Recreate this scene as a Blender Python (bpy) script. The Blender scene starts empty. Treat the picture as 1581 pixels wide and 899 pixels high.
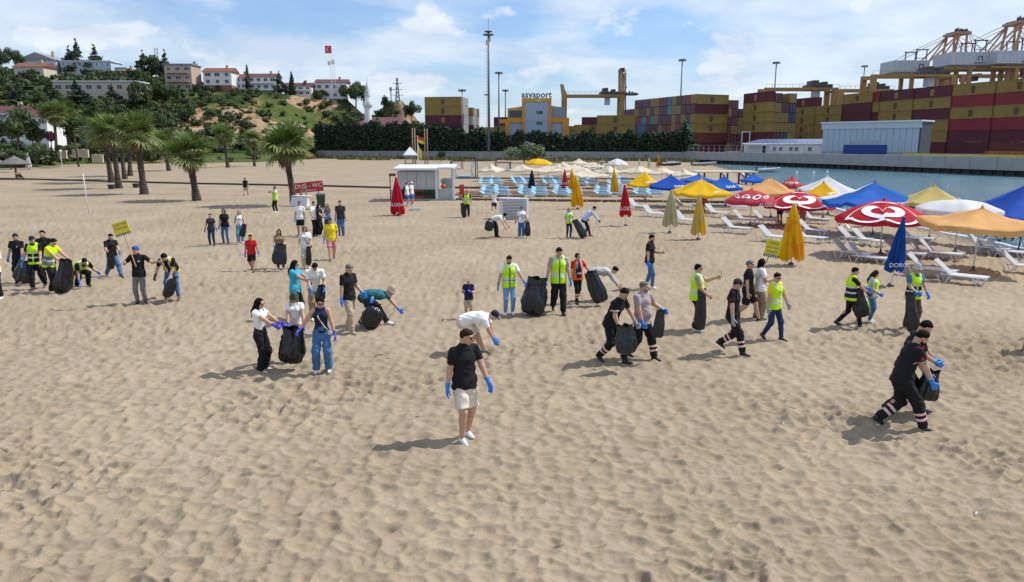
import bpy, math, random
import numpy as np
from mathutils import Vector, Matrix
R = math.radians
scene = bpy.context.scene
col = scene.collection
# ---------------------------------------------------------------- camera
CAM_H, FPX, PITCH = 4.7, 1130.0, math.atan(226.5 / 1130.0)
cam_d = bpy.data.cameras.new('camera')
cam = bpy.data.objects.new('camera', cam_d); col.objects.link(cam)
cam.location = (0, 0, CAM_H); cam.rotation_euler = (math.pi / 2 - PITCH, 0, 0)
cam_d.sensor_width = 36; cam_d.lens = FPX / 1581 * 36
cam_d.clip_start = .1; cam_d.clip_end = 8000
scene.camera = cam
scene.view_settings.view_transform = 'Standard'
scene.view_settings.look = 'None'
scene.view_settings.exposure = 0.0
scene.view_settings.gamma = 1.0
# ---------------------------------------------------------------- sun and sky
SUN_EL, SUN_AZ = R(51), math.atan2(.31, .95)      # sun stands to the right and a little ahead
sd = bpy.data.lights.new('sun', 'SUN'); sd.energy = 4.8; sd.angle = R(.5); sd.color = (1, .965, .90)
sun = bpy.data.objects.new('sun', sd); col.objects.link(sun)
sdir = Vector((math.cos(SUN_EL) * math.cos(SUN_AZ), math.cos(SUN_EL) * math.sin(SUN_AZ), math.sin(SUN_EL)))
sun.rotation_euler = sdir.to_track_quat('Z', 'Y').to_euler()
sun.location = sdir * 100

def ray(px, py):
    x, u = px - 790.5, 449.5 - py
    c, s = math.cos(PITCH), math.sin(PITCH)
    return Vector((x, FPX * c + u * s, -FPX * s + u * c))
def G(px, py, z=0.0):                               # where the sight line meets the level z
    d = ray(px, py); t = (z - CAM_H) / d.z
    return Vector((d.x * t, d.y * t, z))
def PD(px, py, dist):                               # a point at that distance out
    d = ray(px, py); return Vector((0, 0, CAM_H)) + d * (dist / d.y)

world = bpy.data.worlds.new('World'); scene.world = world; world.use_nodes = True
def make_world():
    nt = world.node_tree; N, L = nt.nodes, nt.links
    for n in list(N): N.remove(n)
    out = N.new('ShaderNodeOutputWorld'); bg = N.new('ShaderNodeBackground')
    L.new(bg.outputs[0], out.inputs[0]); bg.inputs[1].default_value = .1
    sky = N.new('ShaderNodeTexSky'); sky.sky_type = 'NISHITA'; sky.sun_disc = False
    sky.sun_elevation = SUN_EL; sky.sun_rotation = math.pi / 2 - SUN_AZ
    sky.air_density = 1.25; sky.dust_density = .6; sky.ozone_density = 2.2; sky.altitude = 0
    tc = N.new('ShaderNodeTexCoord')
    def m(op, a, b=None, c=None, clamp=False):
        n = N.new('ShaderNodeMath'); n.operation = op; n.use_clamp = clamp
        for i, v in enumerate((a, b, c)):
            if v is None: continue
            if hasattr(v, 'type'): L.new(v, n.inputs[i])
            else: n.inputs[i].default_value = v
        return n.outputs[0]
    sep = N.new('ShaderNodeSeparateXYZ'); L.new(tc.outputs['Generated'], sep.inputs[0])
    zc = m('MAXIMUM', sep.outputs[2], .0)
    k = m('ADD', zc, .22)
    comb = N.new('ShaderNodeCombineXYZ')             # a cloud sheet overhead: direction divided by height
    L.new(m('DIVIDE', sep.outputs[0], k), comb.inputs[0]); L.new(m('DIVIDE', sep.outputs[1], k), comb.inputs[1])
    L.new(m('MULTIPLY', zc, 5.0), comb.inputs[2])
    def noise(scale, det, rough, dist, off):
        mp = N.new('ShaderNodeMapping'); mp.inputs[1].default_value = off; L.new(comb.outputs[0], mp.inputs[0])
        n = N.new('ShaderNodeTexNoise'); n.inputs['Scale'].default_value = scale; n.inputs['Detail'].default_value = det
        n.inputs['Roughness'].default_value = rough; n.inputs['Distortion'].default_value = dist
        L.new(mp.outputs[0], n.inputs[0]); return n.outputs[0]
    n1 = noise(1.0, 9, .60, .35, (3.1, 1.7, .4))
    mpd = N.new('ShaderNodeMapping'); mpd.inputs[3].default_value = (1, 1, 1.9); mpd.inputs[1].default_value = (.3, .1, .2); L.new(tc.outputs['Generated'], mpd.inputs[0])
    pn = N.new('ShaderNodeTexNoise'); pn.inputs['Scale'].default_value = 7.5; pn.inputs['Detail'].default_value = 9; pn.inputs['Roughness'].default_value = .58; pn.inputs['Distortion'].default_value = .3; L.new(mpd.outputs[0], pn.inputs[0]); n2 = pn.outputs[0]
    n3 = noise(.55, 4, .5, .2, (1.2, 7.9, 5.1))
    def spot(px, py, w, h, amp):                      # a cloud (or a gap) in that part of the sky
        d = ray(px, py).normalized()
        az0, el0 = math.atan2(d.x, d.y), math.asin(d.z)
        az = m('ARCTAN2', sep.outputs[0], sep.outputs[1]); el = m('ARCSINE', sep.outputs[2])
        a = m('DIVIDE', m('SUBTRACT', az, az0), w / FPX); b = m('DIVIDE', m('SUBTRACT', el, el0), h / FPX)
        q = m('ADD', m('MULTIPLY', a, a), m('MULTIPLY', b, b))
        return m('MULTIPLY', m('EXPONENT', m('MULTIPLY', q, -1)), amp)
    soft = m('ADD', m('MULTIPLY', n1, .75), m('MULTIPLY', n3, .45))
    for s in ((990, 55, 75, 36, -.24), (1105, 95, 50, 28, -.22), (1330, 45, 60, 40, -.07), (1460, 30, 260, 110, .17), (650, 60, 70, 32, .05), (560, 90, 60, 50, -.1),
              (340, 85, 130, 40, .10), (150, 60, 200, 40, -.07), (880, 60, 70, 60, .10), (480, 25, 90, 30, -.12), (760, 30, 90, 40, -.06), (690, 20, 60, 30, .06)):
        soft = m('ADD', soft, spot(*s))
    mr = N.new('ShaderNodeMapRange'); mr.interpolation_type = 'SMOOTHSTEP'
    L.new(soft, mr.inputs[0]); mr.inputs[1].default_value = .40; mr.inputs[2].default_value = .70
    puff = n2
    for s in ((650, 128, 70, 17, .24), (575, 135, 30, 12, .14), (840, 92, 60, 26, .15), (1150, 60, 60, 40, .20), (1235, 50, 45, 28, .20), (1390, 95, 90, 34, .12), (670, 45, 46, 26, .18), (780, 20, 60, 22, .14), (910, 20, 50, 18, .12), (1060, 30, 50, 24, .14), (1330, 12, 60, 16, .14), (250, 20, 120, 22, .10), (60, 55, 40, 14, .12), (1000, 110, 60, 16, .12),
              (370, 82, 80, 24, .15), (830, 100, 40, 24, .08)):
        puff = m('ADD', puff, spot(*s))
    mr2 = N.new('ShaderNodeMapRange'); mr2.interpolation_type = 'SMOOTHSTEP'
    L.new(puff, mr2.inputs[0]); mr2.inputs[1].default_value = .53; mr2.inputs[2].default_value = .68
    hz = m('MULTIPLY', m('EXPONENT', m('MULTIPLY', zc, -7.5)), .78)      # milky air low over the land
    f = m('MAXIMUM', m('MULTIPLY', mr.outputs[0], .80), m('MULTIPLY', mr2.outputs[0], .95))
    f = m('MAXIMUM', f, hz)
    # cloud colour runs from grey-white to white by noise, over the tinted sky
    mix = N.new('ShaderNodeMix'); mix.data_type = 'RGBA'
    tint = N.new('ShaderNodeMix'); tint.data_type = 'RGBA'; tint.blend_type = 'MULTIPLY'; tint.inputs[0].default_value = 1
    tint.inputs[7].default_value = SKY_TINT
    L.new(sky.outputs[0], tint.inputs[6])
    L.new(f, mix.inputs[0]); L.new(tint.outputs[2], mix.inputs[6])
    cs = N.new('ShaderNodeMix'); cs.data_type = 'RGBA'; cr = N.new('ShaderNodeMapRange'); L.new(noise(3.4, 6, .55, .2, (2.2, 6.1, 1.0)), cr.inputs[0]); cr.inputs[1].default_value = .38; cr.inputs[2].default_value = .62
    L.new(cr.outputs[0], cs.inputs[0]); cs.inputs[6].default_value = (7.0, 7.9, 9.2, 1); cs.inputs[7].default_value = (9.0, 9.6, 10.4, 1); L.new(cs.outputs[2], mix.inputs[7])
    L.new(mix.outputs[2], bg.inputs[0])
SKY_TINT = (.66, 1.02, 1.52, 1)
make_world()
# ---------------------------------------------------------------- small helpers
def tag(o, label=None, cat=None, group=None, kind=None):
    if label: o['label'] = label
    if cat: o['category'] = cat
    if group: o['group'] = group
    if kind: o['kind'] = kind
    return o
def empty(name, loc, rz=0, label=None, cat=None, group=None):
    o = bpy.data.objects.new(name, None); col.objects.link(o)
    o.empty_display_size = .2
    o.location = loc; o.rotation_euler = (0, 0, rz)
    return tag(o, label, cat, group)
def link(name, me, parent=None, loc=(0, 0, 0), rot=(0, 0, 0), sc=(1, 1, 1)):
    o = bpy.data.objects.new(name, me); col.objects.link(o)
    o.location = loc; o.rotation_euler = rot; o.scale = sc
    if parent: o.parent = parent
    return o
def kids(o): return list(o.children)
def copy_tree(o, parent=None):
    c = o.copy(); col.objects.link(c)
    if parent: c.parent = parent
    for ch in kids(o): copy_tree(ch, c)
    return c
def np_mesh(name, V, F, mats, mi=None, smooth=True):
    """V (n,3), F (m,4) or (m,3) arrays -> mesh"""
    me = bpy.data.meshes.new(name)
    V = np.asarray(V, np.float32); F = np.asarray(F, np.int32); k = F.shape[1]
    me.vertices.add(len(V)); me.vertices.foreach_set('co', V.ravel())
    me.loops.add(F.size); me.loops.foreach_set('vertex_index', F.ravel())
    me.polygons.add(len(F)); me.polygons.foreach_set('loop_start', np.arange(0, F.size, k, dtype=np.int32))
    me.polygons.foreach_set('loop_total', np.full(len(F), k, np.int32))
    for m_ in (mats if isinstance(mats, (list, tuple)) else [mats]): me.materials.append(m_)
    if mi is not None: me.polygons.foreach_set('material_index', np.asarray(mi, np.int32))
    if smooth: me.polygons.foreach_set('use_smooth', np.ones(len(F), bool))
    me.update(calc_edges=True); me.validate()
    return me
class MB:
    """collects simple solids into one mesh"""
    def __init__(s): s.v = []; s.f = []; s.m = []
    def add(s, vs, fs, mi=0):
        b = len(s.v); s.v += [tuple(v) for v in vs]; s.f += [tuple(i + b for i in f) for f in fs]; s.m += [mi] * len(fs); return s
    def box(s, lo, hi, mi=0, M=None):
        x0, y0, z0 = lo; x1, y1, z1 = hi
        vs = [Vector(v) for v in ((x0, y0, z0), (x1, y0, z0), (x1, y1, z0), (x0, y1, z0), (x0, y0, z1), (x1, y0, z1), (x1, y1, z1), (x0, y1, z1))]
        if M is not None: vs = [M @ v for v in vs]
        return s.add(vs, [(0, 3, 2, 1), (4, 5, 6, 7), (0, 1, 5, 4), (1, 2, 6, 5), (2, 3, 7, 6), (3, 0, 4, 7)], mi)
    def bar(s, a, b, w, h=None, mi=0, up=(0, 0, 1)):
        a, b = Vector(a), Vector(b); h = h or w; d = b - a; L = d.length
        if L < 1e-6: return s
        d.normalize(); up = Vector(up)
        if abs(d.dot(up)) > .98: up = Vector((0, 1, 0))
        x = d.cross(up).normalized(); z = x.cross(d)
        M = Matrix((x, d, z)).transposed().to_4x4(); M.translation = a
        return s.box((-w / 2, 0, -h / 2), (w / 2, L, h / 2), mi, M)
    def tube(s, pts, rs, n=6, mi=0, cap=True):
        pts = [Vector(p) for p in pts]
        if not isinstance(rs, (list, tuple)): rs = [rs] * len(pts)
        b = len(s.v)
        for i, p in enumerate(pts):
            d = (pts[min(i + 1, len(pts) - 1)] - pts[max(i - 1, 0)]).normalized()
            u = Vector((1, 0, 0)) if abs(d.x) < .9 else Vector((0, 1, 0))
            x = d.cross(u).normalized(); y = d.cross(x)
            for k in range(n):
                a = 2 * math.pi * k / n; s.v.append(tuple(p + (x * math.cos(a) + y * math.sin(a)) * rs[i]))
        for i in range(len(pts) - 1):
            for k in range(n):
                q = (k + 1) % n
                s.f.append((b + i * n + k, b + i * n + q, b + (i + 1) * n + q, b + (i + 1) * n + k)); s.m.append(mi)
        if cap:
            s.f.append(tuple(b + k for k in range(n))[::-1]); s.m.append(mi)
            e = b + (len(pts) - 1) * n; s.f.append(tuple(e + k for k in range(n))); s.m.append(mi)
        return s
    def lathe(s, prof, n=12, mi=0, c=(0, 0, 0)):       # prof: (r, z)
        b = len(s.v)
        for r, z in prof:
            for k in range(n):
                a = 2 * math.pi * k / n; s.v.append((c[0] + r * math.cos(a), c[1] + r * math.sin(a), c[2] + z))
        for i in range(len(prof) - 1):
            for k in range(n):
                q = (k + 1) % n
                s.f.append((b + i * n + k, b + i * n + q, b + (i + 1) * n + q, b + (i + 1) * n + k)); s.m.append(mi)
        return s
    def mesh(s, name, mats, smooth=False):
        me = bpy.data.meshes.new(name); me.from_pydata(s.v, [], s.f)
        for m_ in (mats if isinstance(mats, (list, tuple)) else [mats]): me.materials.append(m_)
        me.polygons.foreach_set('material_index', s.m)
        if smooth: me.polygons.foreach_set('use_smooth', [True] * len(s.f))
        me.update(); return me
    def build(s, name, mats, parent=None, smooth=False, loc=(0, 0, 0)):
        return link(name, s.mesh(name, mats, smooth), parent, loc)
# ---------------------------------------------------------------- materials
def srgb(r, g, b):
    f = lambda c: ((c / 255 + .055) / 1.055) ** 2.4 if c > 10 else c / 255 / 12.92
    return (f(r), f(g), f(b))
_mats = {}
def mat(name, rgb, rough=.7, var=.12, scale=6.0, bump=0.0, bscale=40.0, metal=0.0, spec=.5, coord='Object', trl=0, stretch=None):
    if name in _mats: return _mats[name]
    m = bpy.data.materials.new(name); m.use_nodes = True; nt = m.node_tree; N, L = nt.nodes, nt.links
    b = N['Principled BSDF']; b.inputs['Roughness'].default_value = rough; b.inputs['Metallic'].default_value = metal
    b.inputs['Specular IOR Level'].default_value = spec
    b.inputs['Base Color'].default_value = (*rgb, 1)
    tc = N.new('ShaderNodeTexCoord'); src = tc.outputs[coord]
    if stretch:
        mp = N.new('ShaderNodeMapping'); mp.inputs[3].default_value = stretch; L.new(src, mp.inputs[0]); src = mp.outputs[0]
    if var:
        n = N.new('ShaderNodeTexNoise'); n.inputs['Scale'].default_value = scale; n.inputs['Detail'].default_value = 5; L.new(src, n.inputs[0])
        mx = N.new('ShaderNodeMix'); mx.data_type = 'RGBA'
        mr = N.new('ShaderNodeMapRange'); mr.inputs[1].default_value = .3; mr.inputs[2].default_value = .7; L.new(n.outputs[0], mr.inputs[0])
        L.new(mr.outputs[0], mx.inputs[0])
        mx.inputs[6].default_value = (*[max(0, c * (1 - var)) for c in rgb], 1); mx.inputs[7].default_value = (*[min(1, c * (1 + var)) for c in rgb], 1)
        L.new(mx.outputs[2], b.inputs['Base Color'])
    if bump:
        n2 = N.new('ShaderNodeTexNoise'); n2.inputs['Scale'].default_value = bscale; n2.inputs['Detail'].default_value = 4; L.new(src, n2.inputs[0])
        bp = N.new('ShaderNodeBump'); bp.inputs['Strength'].default_value = bump; bp.inputs['Distance'].default_value = .02
        L.new(n2.outputs[0], bp.inputs['Height']); L.new(bp.outputs[0], b.inputs['Normal'])
    if trl:                                                      # thin cloth or leaf: part of the light passes through
        t = N.new('ShaderNodeBsdfTranslucent'); ms = N.new('ShaderNodeMixShader'); ms.inputs[0].default_value = trl
        if b.inputs['Base Color'].links: L.new(b.inputs['Base Color'].links[0].from_socket, t.inputs[0])
        else: t.inputs[0].default_value = (*rgb, 1)
        L.new(b.outputs[0], ms.inputs[1]); L.new(t.outputs[0], ms.inputs[2]); L.new(ms.outputs[0], N['Material Output'].inputs[0])
    _mats[name] = m; return m
def fabric(name, rgb, rough=.85, var=.08): return mat(name, rgb, rough, var, 9, .35, 14, spec=.2)
_text_cache = {}
def text_mesh(txt, size, material, extrude=.0, align='CENTER', bold=0.0):
    k = (txt, size, material.name, extrude, align, bold)
    if k in _text_cache: return _text_cache[k]
    cu = bpy.data.curves.new('lettering', 'FONT'); cu.body = txt; cu.size = size; cu.align_x = align; cu.align_y = 'CENTER'; cu.extrude = extrude; cu.resolution_u = 2; cu.offset = bold
    o = bpy.data.objects.new('lettering', cu); col.objects.link(o)
    dg = bpy.context.evaluated_depsgraph_get(); me = bpy.data.meshes.new_from_object(o.evaluated_get(dg))
    bpy.data.objects.remove(o); bpy.data.curves.remove(cu)
    me.name = 'lettering'; me.materials.clear(); me.materials.append(material)
    _text_cache[k] = me; return me
# ---------------------------------------------------------------- numpy noise
_rs = np.random.RandomState(7)
_perm = _rs.rand(256, 256).astype(np.float32)
def vnoise(x, y, s=1.0, o=0):
    x = np.asarray(x) * s + o * 17.3; y = np.asarray(y) * s + o * 9.7
    i = np.floor(x).astype(int); j = np.floor(y).astype(int); fx = x - i; fy = y - j
    fx = fx * fx * (3 - 2 * fx); fy = fy * fy * (3 - 2 * fy)
    g = lambda a, b: _perm[a & 255, b & 255]
    return (g(i, j) * (1 - fx) + g(i + 1, j) * fx) * (1 - fy) + (g(i, j + 1) * (1 - fx) + g(i + 1, j + 1) * fx) * fy
def fbm(x, y, s=1.0, oct=4, o=0):
    r = 0; a = .5
    for k in range(oct): r = r + a * vnoise(x, y, s * 2 ** k, o + k); a *= .5
    return r
def worley(x, y, cell, o=0):
    x = x / cell + o * 3.7; y = y / cell + o * 5.1
    i = np.floor(x).astype(int); j = np.floor(y).astype(int); best = np.full(x.shape, 9.0, np.float32); amp = np.zeros(x.shape, np.float32)
    for a in (-1, 0, 1):
        for b in (-1, 0, 1):
            ii, jj = i + a, j + b
            cx = ii + .15 + .7 * _perm[(ii * 7 + 3) & 255, (jj * 13 + 5 + o) & 255]; cy = jj + .15 + .7 * _perm[(ii * 11 + 91) & 255, (jj * 5 + 37 + o) & 255]
            w = .75 + .6 * _perm[(ii * 3 + 17) & 255, (jj * 3 + 51) & 255]
            d = ((x - cx) ** 2 + (y - cy) ** 2) * w
            q = d < best; best = np.where(q, d, best); amp = np.where(q, w, amp)
    return best, amp
# ================================================================ SETTING: sand, water, hill, quay
SHORE = ([0, 30, 45, 55, 80, 136, 205, 400], [24.5, 24.0, 24.0, 24.2, 27, 41, 52, 60])
def shore_x(y): return np.interp(y, *SHORE)
def sand_z(x, y, detail=True):
    x = np.asarray(x, float); y = np.asarray(y, float)
    far = np.clip((120 - y) / 60, 0, 1)
    z = (fbm(x, y, .12, 3, 2) - .44) * .22 * np.clip((y - 3) / 6, .25, 1) * far
    if detail:
        wx = x + (fbm(x, y, 1.5, 2, 5) - .37) * .26; wy = y + (fbm(x, y, 1.6, 3, 8) - .44) * .30
        b1, _ = worley(wx * .9, wy * 1.15, .25, 1); b2, _ = worley(wx + 7, wy * 1.2, .15, 4)
        mask = np.clip((fbm(x, y, .35, 3, 11) - .30) * 3.2, .55, 1)
        def prints(cell, o, r, depth, ex):                       # trodden hollows with a pushed-up rim
            d2, w = worley(wx * ex + .13 * o, wy + .29 * o, cell, o); d = np.sqrt(d2) * cell / (r * (.75 + .5 * (w - .75)))
            s = np.clip((d - .45) / .55, 0, 1); s = s * s * (3 - 2 * s)
            return depth * (s - 1) * (.45 + .9 * (w - .75)) / .75 + depth * .32 * np.exp(-((d - 1.15) / .22) ** 2)
        h = .030 + np.minimum(b1, .6) * .215 + np.minimum(b2, .45) * .028 + (fbm(x, y, 2.2, 2, 3) - .37) * .05 + prints(.36, 6, .13, .036, .75) + prints(.27, 9, .09, .022, 1.1)
        z = z + (h - .065) * mask * np.clip((95 - y) / 50, 0, 1)
    dx = x - shore_x(y)
    z = z - np.clip(dx + 3, 0, 14) * .085
    return z
def make_sand():
    rows = np.concatenate([np.linspace(60, 425, 150, endpoint=False), np.linspace(425, 925, 440)])[::-1] + 0.0
    # image rows below the skyline -> distances
    ys = []
    for py in rows:
        py2 = 223 + (py - 60) * (702 / 865) + 3.0
        ys.append(G(790, py2).y)
    ys = np.array(sorted(set([3.0, 5.5] + ys + [600, 1200, 4000])))
    cols = np.linspace(-1, 1, 700)
    Y, C = np.meshgrid(ys, cols, indexing='ij')
    X = C * (Y * .78 + 2.0)
    Z = sand_z(X, Y)
    Z = np.where(Y > 300, -.3, Z)
    n, m = Y.shape
    V = np.stack([X, Y, Z], -1).reshape(-1, 3)
    i = np.arange(n * m).reshape(n, m)
    F = np.stack([i[:-1, :-1], i[:-1, 1:], i[1:, 1:], i[1:, :-1]], -1).reshape(-1, 4)
    m_ = bpy.data.materials.new('beach_sand'); m_.use_nodes = True; nt = m_.node_tree; N, L = nt.nodes, nt.links
    b = N['Principled BSDF']; b.inputs['Roughness'].default_value = .95; b.inputs['Specular IOR Level'].default_value = .15
    tc = N.new('ShaderNodeTexCoord')
    def noise(s, d=5, st=None):
        src = tc.outputs['Object']
        if st:
            mp = N.new('ShaderNodeMapping'); mp.inputs[3].default_value = st; L.new(src, mp.inputs[0]); src = mp.outputs[0]
        q = N.new('ShaderNodeTexNoise'); q.inputs['Scale'].default_value = s; q.inputs['Detail'].default_value = d; L.new(src, q.inputs[0]); return q
    def ramp(src, p0, c0, p1, c1):
        r = N.new('ShaderNodeValToRGB'); r.color_ramp.elements[0].position = p0; r.color_ramp.elements[0].color = c0
        r.color_ramp.elements[1].position = p1; r.color_ramp.elements[1].color = c1; L.new(src.outputs[0], r.inputs[0]); return r
    big = ramp(noise(.22, 4), .3, (*SAND_A, 1), .7, (*SAND_B, 1))
    gr = ramp(noise(60, 6), .3, (.86, .86, .86, 1), .7, (1.10, 1.10, 1.10, 1))
    mx = N.new('ShaderNodeMix'); mx.data_type = 'RGBA'; mx.blend_type = 'MULTIPLY'; mx.inputs[0].default_value = 1
    L.new(big.outputs[0], mx.inputs[6]); L.new(gr.outputs[0], mx.inputs[7])
    med = ramp(noise(2.2, 5), .35, (.90, .90, .91, 1), .65, (1.06, 1.05, 1.03, 1))
    mx2 = N.new('ShaderNodeMix'); mx2.data_type = 'RGBA'; mx2.blend_type = 'MULTIPLY'; mx2.inputs[0].default_value = 1
    L.new(mx.outputs[2], mx2.inputs[6]); L.new(med.outputs[0], mx2.inputs[7])
    # wet sand close to the water level
    geo = N.new('ShaderNodeSeparateXYZ'); L.new(tc.outputs['Object'], geo.inputs[0])
    wr = N.new('ShaderNodeMapRange'); wr.inputs[1].default_value = -.30; wr.inputs[2].default_value = -.16; wr.inputs[3].default_value = .5; wr.inputs[4].default_value = 1; L.new(geo.outputs[2], wr.inputs[0])
    mx3 = N.new('ShaderNodeMix'); mx3.data_type = 'RGBA'; mx3.blend_type = 'MULTIPLY'; mx3.inputs[0].default_value = 1
    L.new(mx2.outputs[2], mx3.inputs[6]); L.new(wr.outputs[0], mx3.inputs[7])
    L.new(mx3.outputs[2], b.inputs['Base Color'])
    bp = N.new('ShaderNodeBump'); bp.inputs['Strength'].default_value = .5; bp.inputs['Distance'].default_value = .02
    L.new(noise(16, 8).outputs[0], bp.inputs['Height']); L.new(bp.outputs[0], b.inputs['Normal'])
    o = link('sand', np_mesh('sand', V, F, m_)); tag(o, kind='structure')
SAND_A, SAND_B = (.274, .215, .148), (.342, .276, .199)
make_sand()
def ground(px, py):
    g = G(px, py)
    for _ in range(3): g = G(px, py, float(sand_z(np.array([g.x]), np.array([g.y]), False)[0]))
    g.z = float(sand_z(np.array([g.x]), np.array([g.y]))[0]); return g
def zat(x, y): return float(sand_z(np.array([x]), np.array([y]))[0])

# water
WATER_Z = -.34
def make_water():
    m_ = bpy.data.materials.new('sea_water'); m_.use_nodes = True; nt = m_.node_tree; N, L = nt.nodes, nt.links
    b = N['Principled BSDF']; b.inputs['Base Color'].default_value = (.050, .155, .21, 1); b.inputs['Roughness'].default_value = .12; b.inputs['Specular IOR Level'].default_value = .5
    tc = N.new('ShaderNodeTexCoord'); mp = N.new('ShaderNodeMapping'); mp.inputs[3].default_value = (.55, 1.7, 1); L.new(tc.outputs['Object'], mp.inputs[0])
    n = N.new('ShaderNodeTexNoise'); n.inputs['Scale'].default_value = 1.3; n.inputs['Detail'].default_value = 6; n.inputs['Distortion'].default_value = .5; L.new(mp.outputs[0], n.inputs[0])
    bp = N.new('ShaderNodeBump'); bp.inputs['Strength'].default_value = 1.0; bp.inputs['Distance'].default_value = .35; L.new(n.outputs[0], bp.inputs['Height']); L.new(bp.outputs[0], b.inputs['Normal'])
    n2 = N.new('ShaderNodeTexNoise'); n2.inputs['Scale'].default_value = .12; n2.inputs['Detail'].default_value = 4; L.new(mp.outputs[0], n2.inputs[0])
    r = N.new('ShaderNodeValToRGB'); r.color_ramp.elements[0].position = .35; r.color_ramp.elements[0].color = (.032, .108, .15, 1); r.color_ramp.elements[1].position = .65; r.color_ramp.elements[1].color = (.055, .155, .195, 1)
    L.new(n2.outputs[0], r.inputs[0]); L.new(r.outputs[0], b.inputs['Base Color'])
    ys = np.array([8, 20, 30, 38, 45, 50, 55, 62, 70, 80, 95, 110, 136, 170, 205, 230]); xs = np.linspace(0, 1, 12)
    Y, C = np.meshgrid(ys, xs, indexing='ij'); X0 = shore_x(Y) - 2; X = X0 + C * (170 - X0); Z = np.full(X.shape, WATER_Z)
    V = np.stack([X, Y, Z], -1).reshape(-1, 3); i = np.arange(X.size).reshape(X.shape)
    F = np.stack([i[:-1, :-1], i[:-1, 1:], i[1:, 1:], i[1:, :-1]], -1).reshape(-1, 4)
    tag(link('sea_water', np_mesh('sea_water', V, F, m_)), kind='structure')
    # a low white ripple of surf where the water meets the sand
    rng = random.Random(3); mb = MB(); y = 22.0; pts = []
    while y < 140:
        x = float(shore_x(y)) + .9 + rng.uniform(-.25, .25); pts.append((x, y, WATER_Z + .01)); y += rng.uniform(.8, 1.6)
    mb.tube(pts, [rng.uniform(.04, .15) for _ in pts], 6)
    o = mb.build('surf_line', mat('surf_white', (.72, .75, .76), .6, .15, 8), smooth=True); tag(o, kind='structure')
make_water()

# hill on the left
HP = dict(px=[-500, -150, 0, 60, 100, 200, 300, 350, 400, 450, 500, 540, 562, 580, 600, 622, 645, 665, 720, 900],
          cy=[85, 95, 104, 107, 112, 120, 130, 137, 138, 146, 152, 155, 176, 178, 160, 160, 188, 212, 236, 240],
          cd=[320, 310, 300, 300, 305, 305, 300, 297, 296, 298, 304, 304, 300, 298, 296, 292, 288, 282, 280, 280],
          bd=[150, 150, 150, 160, 175, 185, 190, 195, 200, 222, 264, 264, 263, 263, 262, 261, 260, 260, 262, 262])
HTOP = [PD(p, c, d).z for p, c, d in zip(HP['px'], HP['cy'], HP['cd'])]
def hill_z(px, d):
    cd, bd, ht = np.interp(px, HP['px'], HP['cd']), np.interp(px, HP['px'], HP['bd']), np.interp(px, HP['px'], HTOP)
    t = np.clip((d - bd) / (cd - bd), 0, None); s = np.clip(t, 0, 1)
    k = np.interp(px, [0, 250, 480, 560, 600, 650], [1.15, 1.25, 1.3, 1.2, 2.2, 2.0])
    z = ht * (s ** k * .9 + .1 * s * s * (3 - 2 * s))
    z = z + np.clip(t - 1, 0, .5) * 1.5
    return z
def hill_px(px, d):                                  # the point of the hill on that bearing
    x = (px - 790.5) / FPX * d * (math.cos(PITCH) ** 1) * 1.0
    return Vector((bx(px) * d, d, float(hill_z(px, d))))
def bx(px): return (px - 790.5) / (FPX * math.cos(PITCH) + 226.5 * math.sin(PITCH))
def on_hill(px, py):                                 # first distance at which the hill meets that sight line
    for d in np.arange(150, 420, .5):
        p = PD(px, py, d)
        if p.z <= float(hill_z(px, d)) - .0 or p.z < 0: return Vector((p.x, d, float(hill_z(px, d))))
    return hill_px(px, float(np.interp(px, HP['px'], HP['cd'])) + 2)
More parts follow.
